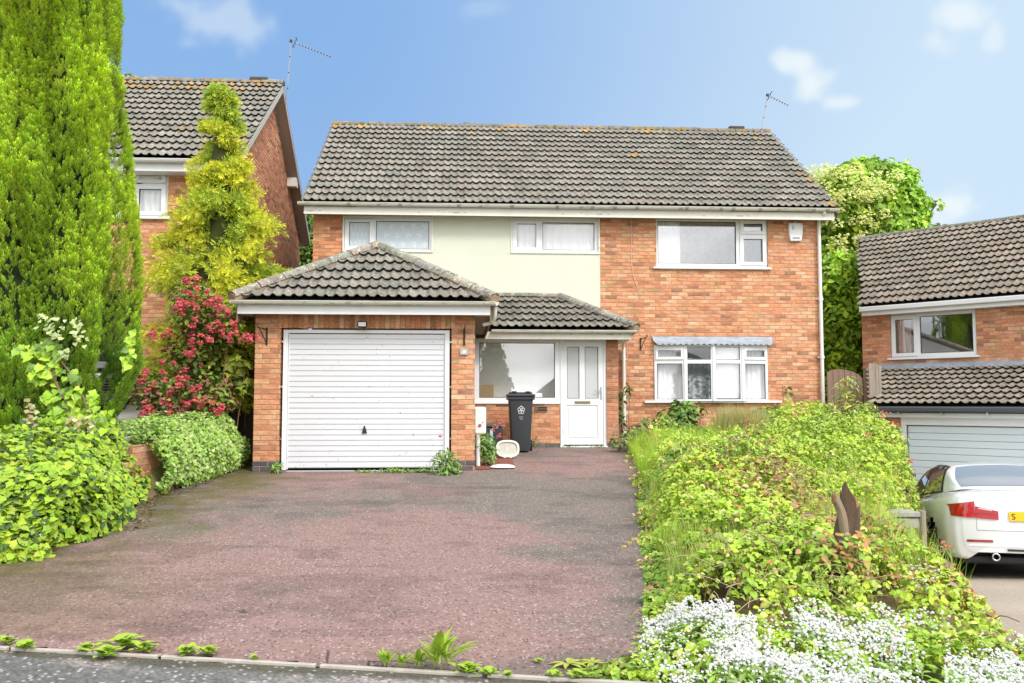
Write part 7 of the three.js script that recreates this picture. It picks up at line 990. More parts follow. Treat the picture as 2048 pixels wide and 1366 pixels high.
// --- shrubs and flowers against the house
{
  const B = (px, py, d, rx, ry, rz) => { const p = at(px, py, d); return [p.x, p.y, p.z, rx, ry, rz ?? rx]; };
  const green = [[0.14, 0.28, 0.03], [0.20, 0.36, 0.04], [0.09, 0.19, 0.025]], valer = (label, px, py, d, n, s, heads, seed, sz = 0.10) => bush('valerian_plant', label, 'flowers', [B(px, py, d, s, s * 0.9), B(px + 8, py + 25, d, s * 0.9, s * 0.9)], { leaf: NARROW, n, size: sz, color: [[0.22, 0.38, 0.08], [0.30, 0.46, 0.08], [0.16, 0.30, 0.08]], seed, stems: 5, flowers: heads ? { geo: FLORET, fs: 0.032, fc: [[0.60, 0.10, 0.12], [0.70, 0.20, 0.20]], heads: heads.map(([x, y, q = 0.04]) => { const p = at(x, y, d - s * 0.8); return [p.x, p.y, p.z, q]; }), per: 16 } : null });
  bush('shrub', 'leafy green shrub under the left end of the bow window', 'shrub', [B(1350, 845, 16.3, 0.42, 0.32, 0.3), B(1380, 830, 16.4, 0.32, 0.26, 0.25), B(1330, 870, 16, 0.4, 0.28, 0.3), B(1355, 815, 16.5, 0.16, 0.18, 0.15)], { n: 1000, size: 0.10, color: green, seed: 401, stems: 8 });
  bush('rose_bush', 'rose bush under the right end of the bow window', 'shrub', [B(1525, 850, 16.4, 0.36, 0.34, 0.3), B(1560, 830, 16.5, 0.25, 0.2, 0.2), B(1572, 785, 16.9, 0.10, 0.16, 0.1), B(1500, 880, 16, 0.4, 0.22, 0.3)], { n: 820, size: 0.095, color: [[0.14, 0.26, 0.03], [0.24, 0.30, 0.06], [0.09, 0.17, 0.025]], seed: 402, stems: 8 });
  bush('shrub', 'low bushy plant at the foot of the porch downpipe', 'shrub', [B(1265, 875, 15.9, 0.38, 0.18, 0.2), B(1300, 860, 16, 0.32, 0.24, 0.25), B(1240, 885, 15.7, 0.2, 0.12, 0.15)], { n: 900, size: 0.07, color: [[0.16, 0.28, 0.06], [0.22, 0.36, 0.08], [0.30, 0.22, 0.10]], seed: 403, stems: 6 });
  bush('climbing_plant', 'thin green climber beside the porch downpipe', 'plant', [B(1240, 800, 16.9, 0.07, 0.22, 0.05), B(1255, 780, 17, 0.08, 0.12, 0.05), B(1242, 840, 16.8, 0.08, 0.2, 0.05)], { n: 110, size: 0.09, color: [[0.07, 0.14, 0.02], [0.10, 0.19, 0.03]], seed: 404, stems: 3 });
  bush('conifer_shrub', 'yellow-green feathery shrub rising beside the garden gate', 'shrub', [B(1698, 800, 14.6, 0.22, 0.40, 0.2), B(1720, 840, 14.4, 0.36, 0.34, 0.3), B(1670, 850, 14.4, 0.36, 0.26, 0.3)], { leaf: NARROW, n: 1900, size: 0.12, color: [[0.40, 0.46, 0.06], [0.46, 0.44, 0.08], [0.28, 0.40, 0.05]], seed: 405, stems: 6, up: 1.6 });
  valer('red-flowered plant left of the tall grass under the bow window', 1400, 870, 15.6, 300, 0.22, [[1402, 838, 0.06], [1398, 850, 0.05], [1408, 846, 0.05]], 411); valer('red-flowered plant just right of the tall grass under the bow window', 1500, 870, 15.4, 300, 0.22, [[1498, 848, 0.06], [1492, 840, 0.04], [1503, 855, 0.05]], 412); valer('tall valerian with red heads against the right end of the house wall', 1600, 860, 15.4, 600, 0.32, [[1600, 828, 0.06], [1612, 822, 0.07], [1590, 836, 0.06], [1625, 826, 0.05], [1574, 838, 0.06], [1580, 850, 0.04], [1565, 845, 0.04]], 413);
  valer('valerian with red heads at the garden edge before the right garage pier', 1780, 880, 12.6, 420, 0.26, [[1785, 852, 0.06], [1795, 870, 0.05], [1765, 880, 0.05], [1800, 905, 0.05], [1772, 828, 0.05]], 414); valer('valerian with red heads in the middle of the brambles', 1690, 900, 12.2, 260, 0.22, [[1690, 885, 0.05], [1694, 900, 0.05], [1735, 868, 0.04], [1700, 880, 0.03]], 415); valer('two pink flower heads on thin stems in front of the car wheel', 1880, 1110, 8.2, 120, 0.14, [[1889, 1090, 0.035], [1866, 1102, 0.03]], 416, 0.07); valer('single red flower on a thin stem before the right garage door', 1815, 950, 11.6, 60, 0.1, [[1821, 922, 0.02]], 417, 0.06);
  valer('green weed clump with red flowers below the meter box', 968, 885, 13.75, 620, 0.19, [[990, 855, 0.05], [1003, 848, 0.05], [998, 870, 0.03], [960, 850, 0.02]], 421, 0.085); valer('green weed clump against the right garage pier', 890, 925, 12.7, 760, 0.22, [[880, 872, 0.012]], 422, 0.08); valer('small weed at the foot of the left garage pier', 553, 935, 12.85, 170, 0.10, null, 423, 0.075); bush('weeds', 'strip of small weeds along the bottom of the garage door', 'weeds', [B(790, 942, 12.9, 0.26, 0.05, 0.06), B(730, 944, 12.9, 0.2, 0.03, 0.05), B(840, 941, 12.9, 0.2, 0.045, 0.06)], { leaf: OVAL, n: 420, size: 0.04, color: [[0.26, 0.40, 0.05], [0.18, 0.30, 0.05]], seed: 424 });
  bush('weeds', 'thin weeds along the doorstep and porch wall', 'weeds', [B(1140, 893, 16.4, 0.3, 0.03, 0.05), B(1200, 893, 16.4, 0.2, 0.05, 0.05), B(1070, 885, 16.5, 0.1, 0.12, 0.05)], { leaf: NARROW, n: 160, size: 0.06, color: [[0.20, 0.32, 0.05], [0.30, 0.34, 0.12]], seed: 425 });
}
// --- weeds along the edging: one tuft of each sort, then copies
{
  const r = rng(501), mats = [[0.34, 0.50, 0.02], [0.30, 0.44, 0.02], [0.40, 0.46, 0.03]].map((c) => leafMat({ color: C(...c) }));
  const proto = (kind, label) => { const t = thing('weed', label, 'weed'); const n = kind === 2 ? 9 : kind === 1 ? 34 : 22, gs = []; for (let i = 0; i < n; i++) { const a = r() * 6.3, e = kind === 2 ? 0.35 + 0.3 * r() : 0.5 + 0.9 * r(), g = (kind === 0 ? OVAL : NARROW).clone(); const s = kind === 2 ? 0.16 : kind === 1 ? 0.16 * (0.6 + 0.8 * r()) : 0.075 * (0.6 + 0.8 * r()); g.scale(kind === 1 ? s * 0.62 : s, s, s); g.rotateX(-e * (kind === 1 ? 1.0 : 0.5)); g.rotateY(a); if (kind !== 2) g.translate((r() - 0.5) * 0.12, r() * (kind === 1 ? 0.08 : 0.04), (r() - 0.5) * 0.1); gs.push(g); } part('leaves', gs, mats[kind], t); part('crown', new THREE.SphereGeometry(0.012, 6, 5), TWIG, t); return t; };
  const onEdge = (px, py) => { const d = rayOf(px, py); const k = (driveY(1.2) - 0.0545 * (EYE.z - 1.2) - EYE.y) / (d.y + 0.0545 * d.z); const p = EYE.clone().addScaledVector(d, k); p.y += 0.012; return p; };
  const P = [proto(0, 'rounded weed tuft at the far left of the edging strip'), proto(1, 'tall spiky weed on the edging strip in the middle of the driveway'), proto(2, 'flat dandelion rosette near the white flowers')], done = [0, 0, 0];
  const spots = [[50, 1302, 0, 1.0, ''], [12, 1290, 0, 0.8, 'small weed at the left picture edge beside the driveway edging'], [245, 1300, 0, 1.5, 'broad weed clump on the edging before the cracked tarmac'], [205, 1318, 0, 1.2, 'weed clump on the road side of the edging at the left'], [285, 1306, 0, 1.1, 'weed right of the cracked tarmac at the edging'], [175, 1305, 0, 0.9, 'low mossy weed left of the cracked tarmac'], [373, 1312, 0, 1.0, 'lone weed tuft on the driveway side, third from the left'], [412, 1312, 0, 0.9, 'lone weed tuft right of its larger twin at the edging'], [508, 1322, 0, 0.45, 'tiny weed on the edging left of the centre'], [882, 1342, 1, 1.35, ''], [770, 1336, 1, 0.6, 'thin spiky weed left of the tall one on the edging'], [805, 1338, 1, 0.5, 'small spiky weed between the thin and the tall one'], [840, 1340, 1, 0.7, 'spiky weed touching the left of the tall one'], [930, 1350, 0, 1.1, 'rounded weed touching the right of the tall spiky weed'], [980, 1354, 0, 0.8, 'rounded weed on the edging right of the tall spiky weed'], [1015, 1356, 0, 0.5, 'small weed near the right end of the visible edging'], [1135, 1332, 2, 1.0, ''], [1185, 1330, 2, 0.8, 'flat rosette nearer to the white flowers'], [1080, 1328, 0, 0.4, 'tiny seedling left of the flat dandelion rosette'], [1110, 1358, 0, 0.7, 'yellowish weed below the flat dandelion rosette'], [1160, 1360, 0, 0.9, 'weed at the bottom edge below the rosettes'], [395, 1005, 0, 0.35, 'tiny weed growing in the mossy part of the driveway']];
  for (const [px, py, k, s, label] of spots) { let o = P[k]; if (done[k]++) { o = P[k].clone(); o.name = numbered('weed'); scene.add(o); o.userData = { ...P[k].userData, label }; } o.position.copy(onEdge(px, py)); o.rotation.y = r() * 6.3; o.scale.setScalar(s * 0.72); }
  bush('weeds', 'dense green weeds at the driveway corner beside the white flowers', 'weeds', [[...onEdge(1270, 1345).toArray(), 0.20, 0.07, 0.14], [...onEdge(1220, 1352).toArray(), 0.16, 0.05, 0.1], [...onEdge(1330, 1340).toArray(), 0.16, 0.1, 0.12]], { leaf: OVAL, n: 900, size: 0.042, color: [[0.30, 0.46, 0.03], [0.40, 0.46, 0.06], [0.2, 0.34, 0.03]], seed: 511 });
}
// ---------------------------------------------------------------- the white car on the right, seen from behind and to its left
function loft(secs, half, n) { // secs: [x, [[y, z] ...]] rings from the sill up and over the roof's middle; mirrored if half
  const w = new Raw(), P = (s, i, m) => [s[0], s[1][i][1], (m ? -1 : 1) * s[1][i][0]];
  for (let k = 0; k + 1 < secs.length; k++) for (let i = 0; i + 1 < n; i++) { w.quad(P(secs[k], i, 0), P(secs[k + 1], i, 0), P(secs[k + 1], i + 1, 0), P(secs[k], i + 1, 0)); if (half) w.quad(P(secs[k], i + 1, 1), P(secs[k + 1], i + 1, 1), P(secs[k + 1], i, 1), P(secs[k], i, 1)); }
  return w.geo();
}
{
  const white = phys({ color: C(0.80, 0.81, 0.82), roughness: 0.35, clearcoat: 1, clearcoatRoughness: 0.05 }), glass = phys({ color: C(0.02, 0.024, 0.028), roughness: 0.04, clearcoat: 1, clearcoatRoughness: 0.01, ior: 1.9 }), blk = std({ color: C(0.015, 0.015, 0.016), roughness: 0.5 }), redL = phys({ color: C(0.40, 0.006, 0.008), roughness: 0.12, clearcoat: 1, clearcoatRoughness: 0.02 }), redD = phys({ color: C(0.28, 0.008, 0.01), roughness: 0.15, clearcoat: 1 });
  const beta = THREE.MathUtils.degToRad(14) + YAW, rearL = at(1912, 1100, 10.6), gy = rightY(rearL.z) + 0.012;
  // local: +x to the front, +y up, +z to the car's right; the rear bumper at x = 0, the middle at z = 0
  const t = thing('parked_car', 'white saloon car parked in front of the right garage, seen from behind', 'car'); const fwd = V(Math.sin(beta), 0, -Math.cos(beta)), rgt = V(Math.cos(beta), 0, Math.sin(beta));
  const c = rearL.clone().addScaledVector(rgt, 0.80).addScaledVector(fwd, -0.22); t.position.set(c.x, gy, c.z); t.rotation.order = 'YXZ'; t.rotation.y = Math.PI / 2 - beta; t.rotation.z = -Math.atan(0.1 * Math.cos(beta));
  // half-width (z) against height (y) at stations along the car
  const st = (x, pts) => [x, pts.map(([z, y]) => [z, y])];
  // points: sill bottom, sill, lower door, crease, shoulder, beltline, then deck to middle
  const body = [
    st(0.00, [[0.60, 0.34], [0.70, 0.38], [0.74, 0.50], [0.745, 0.66], [0.73, 0.80], [0.66, 0.965], [0.45, 1.0], [0, 1.015]]),
    st(0.06, [[0.70, 0.26], [0.79, 0.30], [0.82, 0.46], [0.825, 0.66], [0.80, 0.84], [0.71, 0.995], [0.48, 1.035], [0, 1.05]]),
    st(0.22, [[0.78, 0.25], [0.855, 0.29], [0.885, 0.46], [0.89, 0.66], [0.86, 0.84], [0.76, 1.005], [0.5, 1.05], [0, 1.065]]),
    st(0.5, [[0.80, 0.25], [0.875, 0.29], [0.905, 0.46], [0.91, 0.66], [0.88, 0.84], [0.80, 0.99], [0.55, 1.07], [0, 1.085]]),
    st(1.0, [[0.80, 0.24], [0.875, 0.28], [0.905, 0.46], [0.915, 0.64], [0.89, 0.82], [0.83, 0.96], [0.6, 1.09], [0, 1.10]]),
    st(1.7, [[0.80, 0.22], [0.865, 0.26], [0.89, 0.44], [0.90, 0.64], [0.885, 0.80], [0.83, 0.93], [0.6, 1.05], [0, 1.06]]),
    st(2.7, [[0.80, 0.22], [0.865, 0.26], [0.89, 0.44], [0.90, 0.63], [0.88, 0.79], [0.82, 0.91], [0.6, 1.0], [0, 1.02]]),
    st(3.3, [[0.80, 0.22], [0.875, 0.26], [0.90, 0.44], [0.905, 0.62], [0.87, 0.77], [0.79, 0.88], [0.5, 0.94], [0, 0.97]]),
    st(4.0, [[0.80, 0.22], [0.87, 0.27], [0.89, 0.44], [0.89, 0.60], [0.84, 0.73], [0.72, 0.80], [0.45, 0.86], [0, 0.89]]),
    st(4.45, [[0.66, 0.24], [0.76, 0.30], [0.79, 0.44], [0.78, 0.56], [0.72, 0.66], [0.62, 0.70], [0.4, 0.74], [0, 0.76]]),
    st(4.62, [[0.45, 0.28], [0.52, 0.34], [0.55, 0.44], [0.54, 0.54], [0.5, 0.6], [0.42, 0.63], [0.25, 0.65], [0, 0.66]]),
  ];
  const dense = (secs, per) => { const out = [], n = secs[0][1].length, cr = (a, b, c2, d, u) => 0.5 * ((2 * b) + (-a + c2) * u + (2 * a - 5 * b + 4 * c2 - d) * u * u + (-a + 3 * b - 3 * c2 + d) * u * u * u); for (let k = 0; k + 1 < secs.length; k++) for (let j = 0; j < per; j++) { const u = j / per, g = (q) => secs[clamp(q, 0, secs.length - 1)]; const A = g(k - 1), B = g(k), D = g(k + 1), E = g(k + 2); out.push([lerp(B[0], D[0], u), Array.from({ length: n }, (_, i) => [0, 1].map((m) => cr(A[1][i][m], B[1][i][m], D[1][i][m], E[1][i][m], u)))]); } out.push(secs[secs.length - 1]); return out; };
  const fine = (secs, per) => secs.map(([x, pts]) => { const o = []; const cr = (a, b, c2, d, u) => 0.5 * ((2 * b) + (-a + c2) * u + (2 * a - 5 * b + 4 * c2 - d) * u * u + (-a + 3 * b - 3 * c2 + d) * u * u * u), g = (q) => pts[clamp(q, 0, pts.length - 1)]; for (let i = 0; i + 1 < pts.length; i++) for (let j = 0; j < per; j++) { const u = j / per; o.push([0, 1].map((m) => cr(g(i - 1)[m], g(i)[m], g(i + 1)[m], g(i + 2)[m], u))); } o.push(pts[pts.length - 1]); return [x, o]; });
  let bs = fine(dense(body, 5), 3);
  // rear face closed with a cap
  const first = bs[0][1], cap = new Raw(); const mid = [0, 0.66]; for (let i = 0; i + 1 < first.length; i++) { cap.tri([0 - 0.012, mid[1], 0], [0, first[i][1], first[i][0]], [0, first[i + 1][1], first[i + 1][0]]); cap.tri([0 - 0.012, mid[1], 0], [0, first[i + 1][1], -first[i + 1][0]], [0, first[i][1], -first[i][0]]); } cap.quad([0, first[0][1], -first[0][0]], [0, first[0][1], first[0][0]], [-0.012, 0.66, 0], [-0.012, 0.66, 0]);
  const arch = (x, y) => { for (const ax of [0.90, 3.71]) if (Math.hypot(x - ax, y - 0.33) < 0.365) return true; return false; };
  // leave the wheel arches open
  const w = new Raw(), nn = bs[0][1].length; const grid = dense(bs, 1);
  for (let k = 0; k + 1 < grid.length; k++) for (let i = 0; i + 1 < nn; i++) for (const s of [1, -1]) { const q = (a, b) => [grid[a][0], grid[a][1][b][1], s * grid[a][1][b][0]], P = [q(k, i), q(k + 1, i), q(k + 1, i + 1), q(k, i + 1)], cx = (P[0][0] + P[1][0]) / 2, cy = (P[0][1] + P[3][1]) / 2; if (arch(cx, cy) && Math.abs(P[0][2]) > 0.5) continue; s > 0 ? w.quad(...P) : w.quad(...P.reverse()); }
  part('body', toCreasedNormals(mergeGeometries([w.geo(), cap.geo()].map((g) => (g.deleteAttribute('uv'), g))), 0.9), white, t);
  // greenhouse: stations from rear deck to bonnet, points from beltline to roof middle
  const roof = [
    st(0.42, [[0.70, 1.05], [0.66, 1.06], [0.60, 1.065], [0.3, 1.075], [0, 1.08]]),
    st(0.75, [[0.745, 1.03], [0.70, 1.14], [0.64, 1.20], [0.35, 1.235], [0, 1.245]]),
    st(1.15, [[0.775, 1.0], [0.70, 1.22], [0.60, 1.34], [0.35, 1.385], [0, 1.40]]),
    st(1.7, [[0.80, 0.97], [0.70, 1.25], [0.58, 1.39], [0.35, 1.43], [0, 1.44]]),
    st(2.2, [[0.805, 0.95], [0.70, 1.25], [0.575, 1.395], [0.35, 1.435], [0, 1.445]]),
    st(2.65, [[0.80, 0.93], [0.71, 1.18], [0.59, 1.33], [0.35, 1.375], [0, 1.385]]),
    st(3.05, [[0.79, 0.91], [0.74, 1.04], [0.66, 1.13], [0.4, 1.17], [0, 1.185]]),
    st(3.45, [[0.76, 0.89], [0.74, 0.91], [0.7, 0.93], [0.45, 0.96], [0, 0.98]]),
  ];
  const rs = fine(dense(roof, 6), 4), rg = loft(rs, true, rs[0][1].length); part('cabin', toCreasedNormals(rg, 0.8), white, t);
  // side glass: a strip of the cabin side pushed out 3 mm; rear glass likewise
  const at2 = (x, v, s) => { let k = 0; while (k + 2 < rs.length && rs[k + 1][0] < x) k++; const u = clamp((x - rs[k][0]) / (rs[k + 1][0] - rs[k][0])), n = rs[0][1].length - 1, f = v * n, i = Math.min(n - 1, Math.floor(f)), fv = f - i, g = (kk) => [0, 1].map((m) => lerp(rs[kk][1][i][m], rs[kk][1][i + 1][m], fv)); const A = g(k), B = g(k + 1), z = lerp(A[0], B[0], u), y = lerp(A[1], B[1], u); return [x, y, s * z]; };
  const patch = (fx0, fx1, v0, v1, s, off) => { const r2 = new Raw(), nx = 18, nv = 8; const pt = (a, b) => { const v = lerp(v0(a), v1(a), b), x = lerp(fx0(b), fx1(b), a), p = at2(x, v, s); return [p[0] - off[0], p[1] + off[1], p[2] + s * off[2]]; }; for (let i = 0; i < nx; i++) for (let j = 0; j < nv; j++) r2.quad(pt(i / nx, j / nv), pt((i + 1) / nx, j / nv), pt((i + 1) / nx, (j + 1) / nv), pt(i / nx, (j + 1) / nv)); const g = r2.geo(); return toCreasedNormals(g, 1.2); };
  for (const s of [-1, 1]) {
    part('window_surround', patch((b) => lerp(0.92, 1.22, b), (b) => lerp(3.12, 2.45, b), () => 0.02, () => 0.52, s, [0, 0.002, 0.004]), blk, t);
    part('side_window', patch((b) => lerp(1.0, 1.26, b), (b) => lerp(1.92, 1.86, b), () => 0.05, () => 0.48, s, [0, 0.003, 0.008]), glass, t); part('side_window', patch((b) => lerp(1.99, 1.93, b), (b) => lerp(3.0, 2.42, b), () => 0.05, () => 0.48, s, [0, 0.003, 0.008]), glass, t);
  }
  { const r2 = new Raw(), rows = 12, colsN = 16, pt = (a, b) => { const x = lerp(0.52, 1.10, a), v = lerp(0.60, 1, 1 - Math.abs(b)), p = at2(x, lerp(1, lerp(0.46, 0.56, a), Math.abs(b)), b < 0 ? -1 : 1); void v; return [p[0] - 0.006, p[1] + 0.006, p[2]]; }; for (let i = 0; i < rows; i++) for (let j = 0; j < colsN; j++) { const b0 = -1 + 2 * j / colsN, b1 = -1 + 2 * (j + 1) / colsN; r2.quad(pt(i / rows, b0), pt(i / rows, b1), pt((i + 1) / rows, b1), pt((i + 1) / rows, b0)); } part('rear_window', toCreasedNormals(r2.geo(), 1), phys({ color: C(0.13, 0.15, 0.17), roughness: 0.05, clearcoat: 1, clearcoatRoughness: 0.01, ior: 2.2 }), t); }
  // on the rear surface: helper that gives the outline point of the tail at (z, y)
  const tailX = (z, y) => { const az = Math.abs(z); for (let k = 0; k < bs.length; k++) { const pts = bs[k][1]; let lim = null; for (let i = 0; i + 1 < pts.length; i++) if ((pts[i][1] - y) * (pts[i + 1][1] - y) <= 0 && pts[i][0] > 0.3) { const u = (y - pts[i][1]) / ((pts[i + 1][1] - pts[i][1]) || 1e-6); lim = lerp(pts[i][0], pts[i + 1][0], u); break; } if (lim !== null && lim >= az) { if (k === 0) return -0.012 * (1 - az / 0.74); const pk = bs[k - 1][1]; let l0 = 0; for (let i = 0; i + 1 < pk.length; i++) if ((pk[i][1] - y) * (pk[i + 1][1] - y) <= 0 && pk[i][0] > 0.3) { l0 = lerp(pk[i][0], pk[i + 1][0], (y - pk[i][1]) / ((pk[i + 1][1] - pk[i][1]) || 1e-6)); break; } return lerp(bs[k - 1][0], bs[k][0], clamp((az - l0) / ((lim - l0) || 1e-6))); } } return 0.5; };
  const onTail = (zs, ys, off, res = [12, 6]) => { const r2 = new Raw(), f = (i, j) => { const u = i / res[0], v = j / res[1], z = lerp(zs[0], zs[1], u), y = lerp(ys[0](u), ys[1](u), v); return [tailX(z, y) - off, y, z]; }; for (let i = 0; i < res[0]; i++) for (let j = 0; j < res[1]; j++) r2.quad(f(i, j), f(i + 1, j), f(i + 1, j + 1), f(i, j + 1)); return toCreasedNormals(r2.geo(), 0.9); };
  for (const s of [-1, 1]) {
    const l = part('tail_light', onTail([s * 0.855, s * 0.62], [(u) => lerp(0.75, 0.735, u), (u) => lerp(0.885, 0.925, u)], 0.022, [10, 8]), redL, t); part('tail_light', onTail([s * 0.615, s * 0.37], [(u) => lerp(0.735, 0.715, u), (u) => lerp(0.868, 0.815, u)], 0.02, [14, 8]), redL, t);
    part('light_band', onTail([s * 0.60, s * 0.39], [(u) => lerp(0.785, 0.765, u), (u) => lerp(0.802, 0.78, u)], 0.024), redD, l); part('reverse_lamp', onTail([s * 0.58, s * 0.44], [(u) => lerp(0.838, 0.815, u), (u) => lerp(0.852, 0.826, u)], 0.024), std({ color: C(0.6, 0.5, 0.5), roughness: 0.2 }), l);
    part('reflector', onTail([s * 0.72, s * 0.44], [() => 0.455, () => 0.482], 0.008), redD, t);
  }
  part('boot_gap', [onTail([-0.60, 0.60], [() => 0.588, () => 0.594], 0.004), onTail([-0.605, -0.60], [() => 0.59, () => 0.72], 0.004), onTail([0.60, 0.605], [() => 0.59, () => 0.72], 0.004)], std({ color: C(0.25, 0.25, 0.26), roughness: 0.6 }), t);
  part('boot_lip', onTail([-0.62, 0.62], [() => 0.895, () => 0.905], 0.012), white, t);
  part('bumper_trim', onTail([-0.30, 0.42], [() => 0.36, () => 0.385], 0.02), blk, t); part('bumper_fold', onTail([-0.7, 0.7], [() => 0.415, () => 0.425], 0.016), white, t);
  const tx = canvasTex(512, 112, (g, wd, h) => { g.fillStyle = '#f2b705'; g.fillRect(0, 0, wd, h); g.fillStyle = '#1a1a16'; g.font = 'bold 100px sans-serif'; g.textAlign = 'center'; g.textBaseline = 'middle'; g.fillText('S', 42, h / 2 + 4); }); const np = part('number_plate', box(-0.016, -0.055, -0.26, 0, 0.055, 0.26, 0.004), std({ color: C(0.75, 0.46, 0.02), roughness: 0.4 }), t); np.position.set(-0.018, 0.76, 0); const fp = new THREE.PlaneGeometry(0.515, 0.105); fp.rotateY(-Math.PI / 2); const nf = part('plate_face', fp, std({ map: tx, roughness: 0.4 }), np); nf.position.set(-0.0175, 0, 0);
  part('exhaust', [new THREE.TorusGeometry(0.038, 0.009, 8, 20).rotateY(Math.PI / 2).translate(-0.02, 0.29, -0.42), new THREE.CylinderGeometry(0.036, 0.036, 0.16, 18, 1, true).rotateZ(Math.PI / 2).translate(0.06, 0.29, -0.42)], chrome, t);
  part('underside', [box(0.15, 0.2, -0.75, 4.4, 0.3, 0.75, 0.03)], blk, t); part('wheel_arch_liner', [0.90, 3.71].flatMap((x) => [-1, 1].map((s) => { const g = new THREE.CylinderGeometry(0.375, 0.375, 0.3, 24, 1, true, 0, Math.PI); g.rotateX(Math.PI / 2); g.rotateZ(Math.PI / 2); g.translate(x, 0.33, s * 0.72); return g; })), blk, t);
  for (const x of [0.90, 3.71]) for (const s of [-1, 1]) {
    const wh = sub('wheel', t); wh.position.set(x, 0.325, s * 0.79); const ty = new THREE.TorusGeometry(0.265, 0.066, 12, 32); ty.scale(1, 1, 1.5); part('tyre', [ty, new THREE.CylinderGeometry(0.25, 0.25, 0.16, 24, 1, true).rotateX(Math.PI / 2)], rubberMat, wh); const sp = [new THREE.TorusGeometry(0.215, 0.014, 8, 32).translate(0, 0, s * 0.085), bar(V(0, 0, 0), V(0, 0, s * 0.08), 0.05, 0.04, 14)]; for (let k = 0; k < 10; k++) { const a = k * 0.6283; sp.push(bar(V(Math.cos(a) * 0.03, Math.sin(a) * 0.03, s * 0.07), V(Math.cos(a) * 0.215, Math.sin(a) * 0.215, s * 0.08), 0.013, 0.01, 6)); } part('rim', sp, chrome, wh); part('brake_disc', new THREE.CylinderGeometry(0.19, 0.19, 0.02, 24).rotateX(Math.PI / 2), std({ color: C(0.05, 0.05, 0.055), roughness: 0.5, metalness: 0.5 }), wh);
  }
  for (const s of [-1, 1]) { const m = part('mirror', [new THREE.SphereGeometry(0.1, 16, 10).scale(0.75, 0.75, 1.1).translate(2.75, 1.0, s * 0.99), bar(V(2.8, 0.95, s * 0.80), V(2.76, 0.98, s * 0.93), 0.025)], blk, t); void m; for (const x of [1.55, 2.55]) part('door_handle', new RoundedBoxGeometry(0.2, 0.028, 0.03, 2, 0.012).translate(x, 0.79, s * 0.895), white, t); part('door_seam', [1.30, 2.05, 3.1].map((x) => box(x, 0.3, s > 0 ? 0.893 : -0.9035, x + 0.006, 0.78, s > 0 ? 0.9035 : -0.893)), std({ color: C(0.3, 0.3, 0.31), roughness: 0.7 }), t); part('sill_trim', box(1.4, 0.2, s > 0 ? 0.84 : -0.885, 3.4, 0.27, s > 0 ? 0.885 : -0.84, 0.02), std({ color: C(0.1, 0.1, 0.1), roughness: 0.6 }), t); }
  part('badge', new THREE.CylinderGeometry(0.036, 0.036, 0.01, 20).rotateZ(Math.PI / 2).translate(-0.018, 0.925, 0), std({ color: C(0.1, 0.13, 0.3), roughness: 0.3 }), t);
}
// --- the dark car in the left-hand drive: only its rounded rear shows past the conifer
{
  const p = at(226, 765, 14.6), t = thing('parked_car', 'dark car on the left drive, its front mostly hidden behind the conifer', 'car', [p.x, leftY(p.z), p.z], 0.25), paintD = phys({ color: C(0.012, 0.012, 0.014), roughness: 0.25, clearcoat: 1, clearcoatRoughness: 0.05 });
  part('body', [new RoundedBoxGeometry(1.7, 0.52, 3.4, 6, 0.14).translate(-0.72, 0.42, -1.75), new RoundedBoxGeometry(1.45, 0.55, 1.9, 6, 0.18).translate(-0.72, 0.86, -2.0)], paintD, t);
  part('bumper', new RoundedBoxGeometry(1.66, 0.16, 0.18, 4, 0.06).translate(-0.72, 0.24, -0.03), std({ color: C(0.02, 0.02, 0.022), roughness: 0.4 }), t);
  part('grille', Array.from({ length: 5 }, (_, i) => box(-1.4, 0.30 + i * 0.045, -0.052, -0.02, 0.318 + i * 0.045, -0.03)), std({ color: C(0.06, 0.045, 0.04), roughness: 0.3 }), t);
  part('head_light', [new RoundedBoxGeometry(0.3, 0.1, 0.1, 4, 0.04).translate(-0.16, 0.60, -0.1), new RoundedBoxGeometry(0.3, 0.1, 0.1, 4, 0.04).translate(-1.28, 0.60, -0.1)], phys({ color: C(0.5, 0.45, 0.42), roughness: 0.1, clearcoat: 1 }), t);
  part('windscreen', new RoundedBoxGeometry(1.25, 0.34, 0.04, 2, 0.02).rotateX(-0.5).translate(-0.72, 0.9, -1.08), phys({ color: C(0.03, 0.03, 0.035), roughness: 0.05, clearcoat: 1 }), t);
  for (const x of [0.05, -1.49]) for (const z of [-0.65, -2.85]) { const w = new THREE.TorusGeometry(0.22, 0.08, 10, 24); w.rotateY(Math.PI / 2); w.translate(x, 0.3, z); part('wheel', [w, new THREE.CylinderGeometry(0.18, 0.18, 0.1, 16).rotateZ(Math.PI / 2).translate(x, 0.3, z)], rubberMat, t); }
}
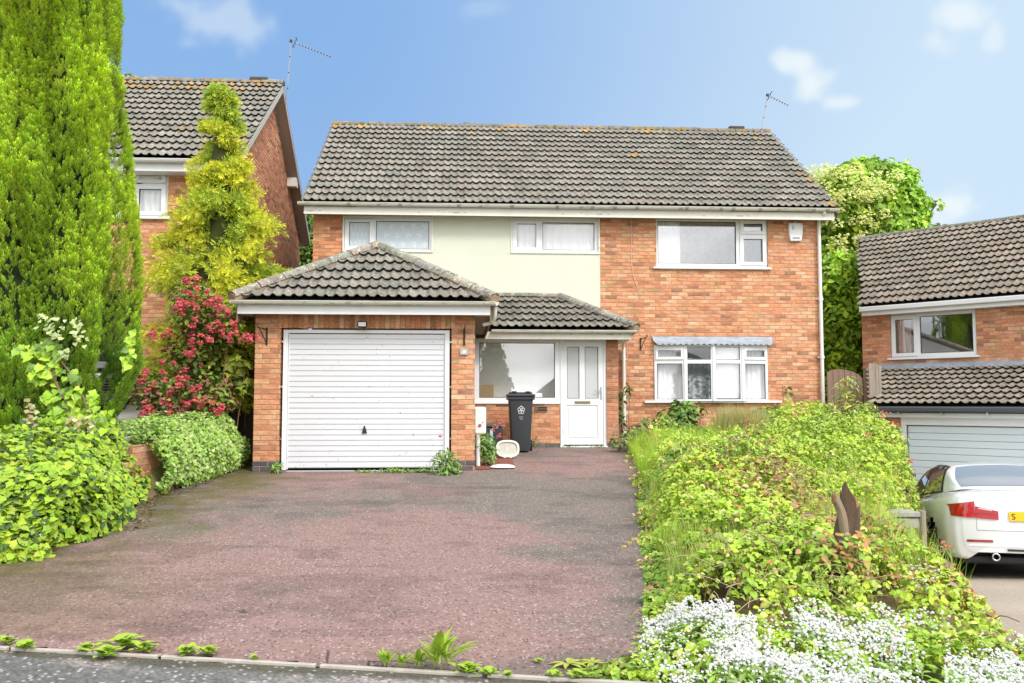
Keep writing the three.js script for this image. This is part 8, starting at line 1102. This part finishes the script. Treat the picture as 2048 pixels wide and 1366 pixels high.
// ---------------------------------------------------------------- across the street: what the window panes mirror
{
  const o = thing('street_house', 'house across the street, mirrored in the window panes', 'house', [13.5, -3.4, 47], Math.PI / 2 + 0.25);
  part('wall', box(-5.2, 0, -7, 5.2, 5.0, 0), mortarMat, o); const s = new THREE.Shape([[-0.4, 4.9], [7.4, 4.9], [3.5, 7.9]].map(([x, y]) => new THREE.Vector2(x, y))), g = new THREE.ExtrudeGeometry(s, { depth: 11, bevelEnabled: false }); g.rotateY(Math.PI / 2); g.translate(-5.5, 0, 0); part('roof', boxUV(g), std({ color: C(0.16, 0.15, 0.135), roughness: 0.95, map: speck }), o);
  for (const [x, y] of [[-3.4, 3.1], [0.4, 3.1], [3.2, 3.1], [-3.2, 0.9], [2.4, 0.9]]) part('window', [sheetWithHoles([x - 0.9, y, x + 0.9, y + 1.2], [[x - 0.82, y + 0.08, x - 0.04, y + 1.12], [x + 0.04, y + 0.08, x + 0.82, y + 1.12]], 0.002, 0.05), box(x - 0.82, y + 0.08, 0.004, x + 0.82, y + 1.12, 0.012)], upvc, o);
  bush('street_tree', 'dark tree across the street, mirrored in the window panes', 'tree', [[1.9, 1.6, 36, 0.9, 1.6, 0.9], [1.9, 3.2, 36, 0.6, 1.4, 0.6], [1.8, 0.2, 36, 1.1, 1.2, 1.1]], { leaf: CLUMP, n: 1500, size: 0.45, color: [[0.06, 0.11, 0.02], [0.09, 0.15, 0.02]], seed: 601, partName: 'crown', stems: 3 });
}
const GROUPS = { weed: 'weeds along the edging and the driveway', tall_weed: 'tall weeds standing out of the brambles', hanging_basket_bracket: 'black hanging basket brackets on the house', wheelie_bin: 'dark grey wheelie bins', tv_aerial: 'television aerials on the roofs', net_curtain: 'curtains behind the windows', valerian_plant: 'red-flowered plants round the front garden', plastic_lid: 'plastic lids lying by the bin', ivy_hedge: 'ivy over the left garden wall' };
for (const o of scene.children) { const g = GROUPS[o.name.replace(/_\d{3}$/, '')]; if (g && o.userData.category) o.userData.group = g; }
renderer.render(scene, camera);
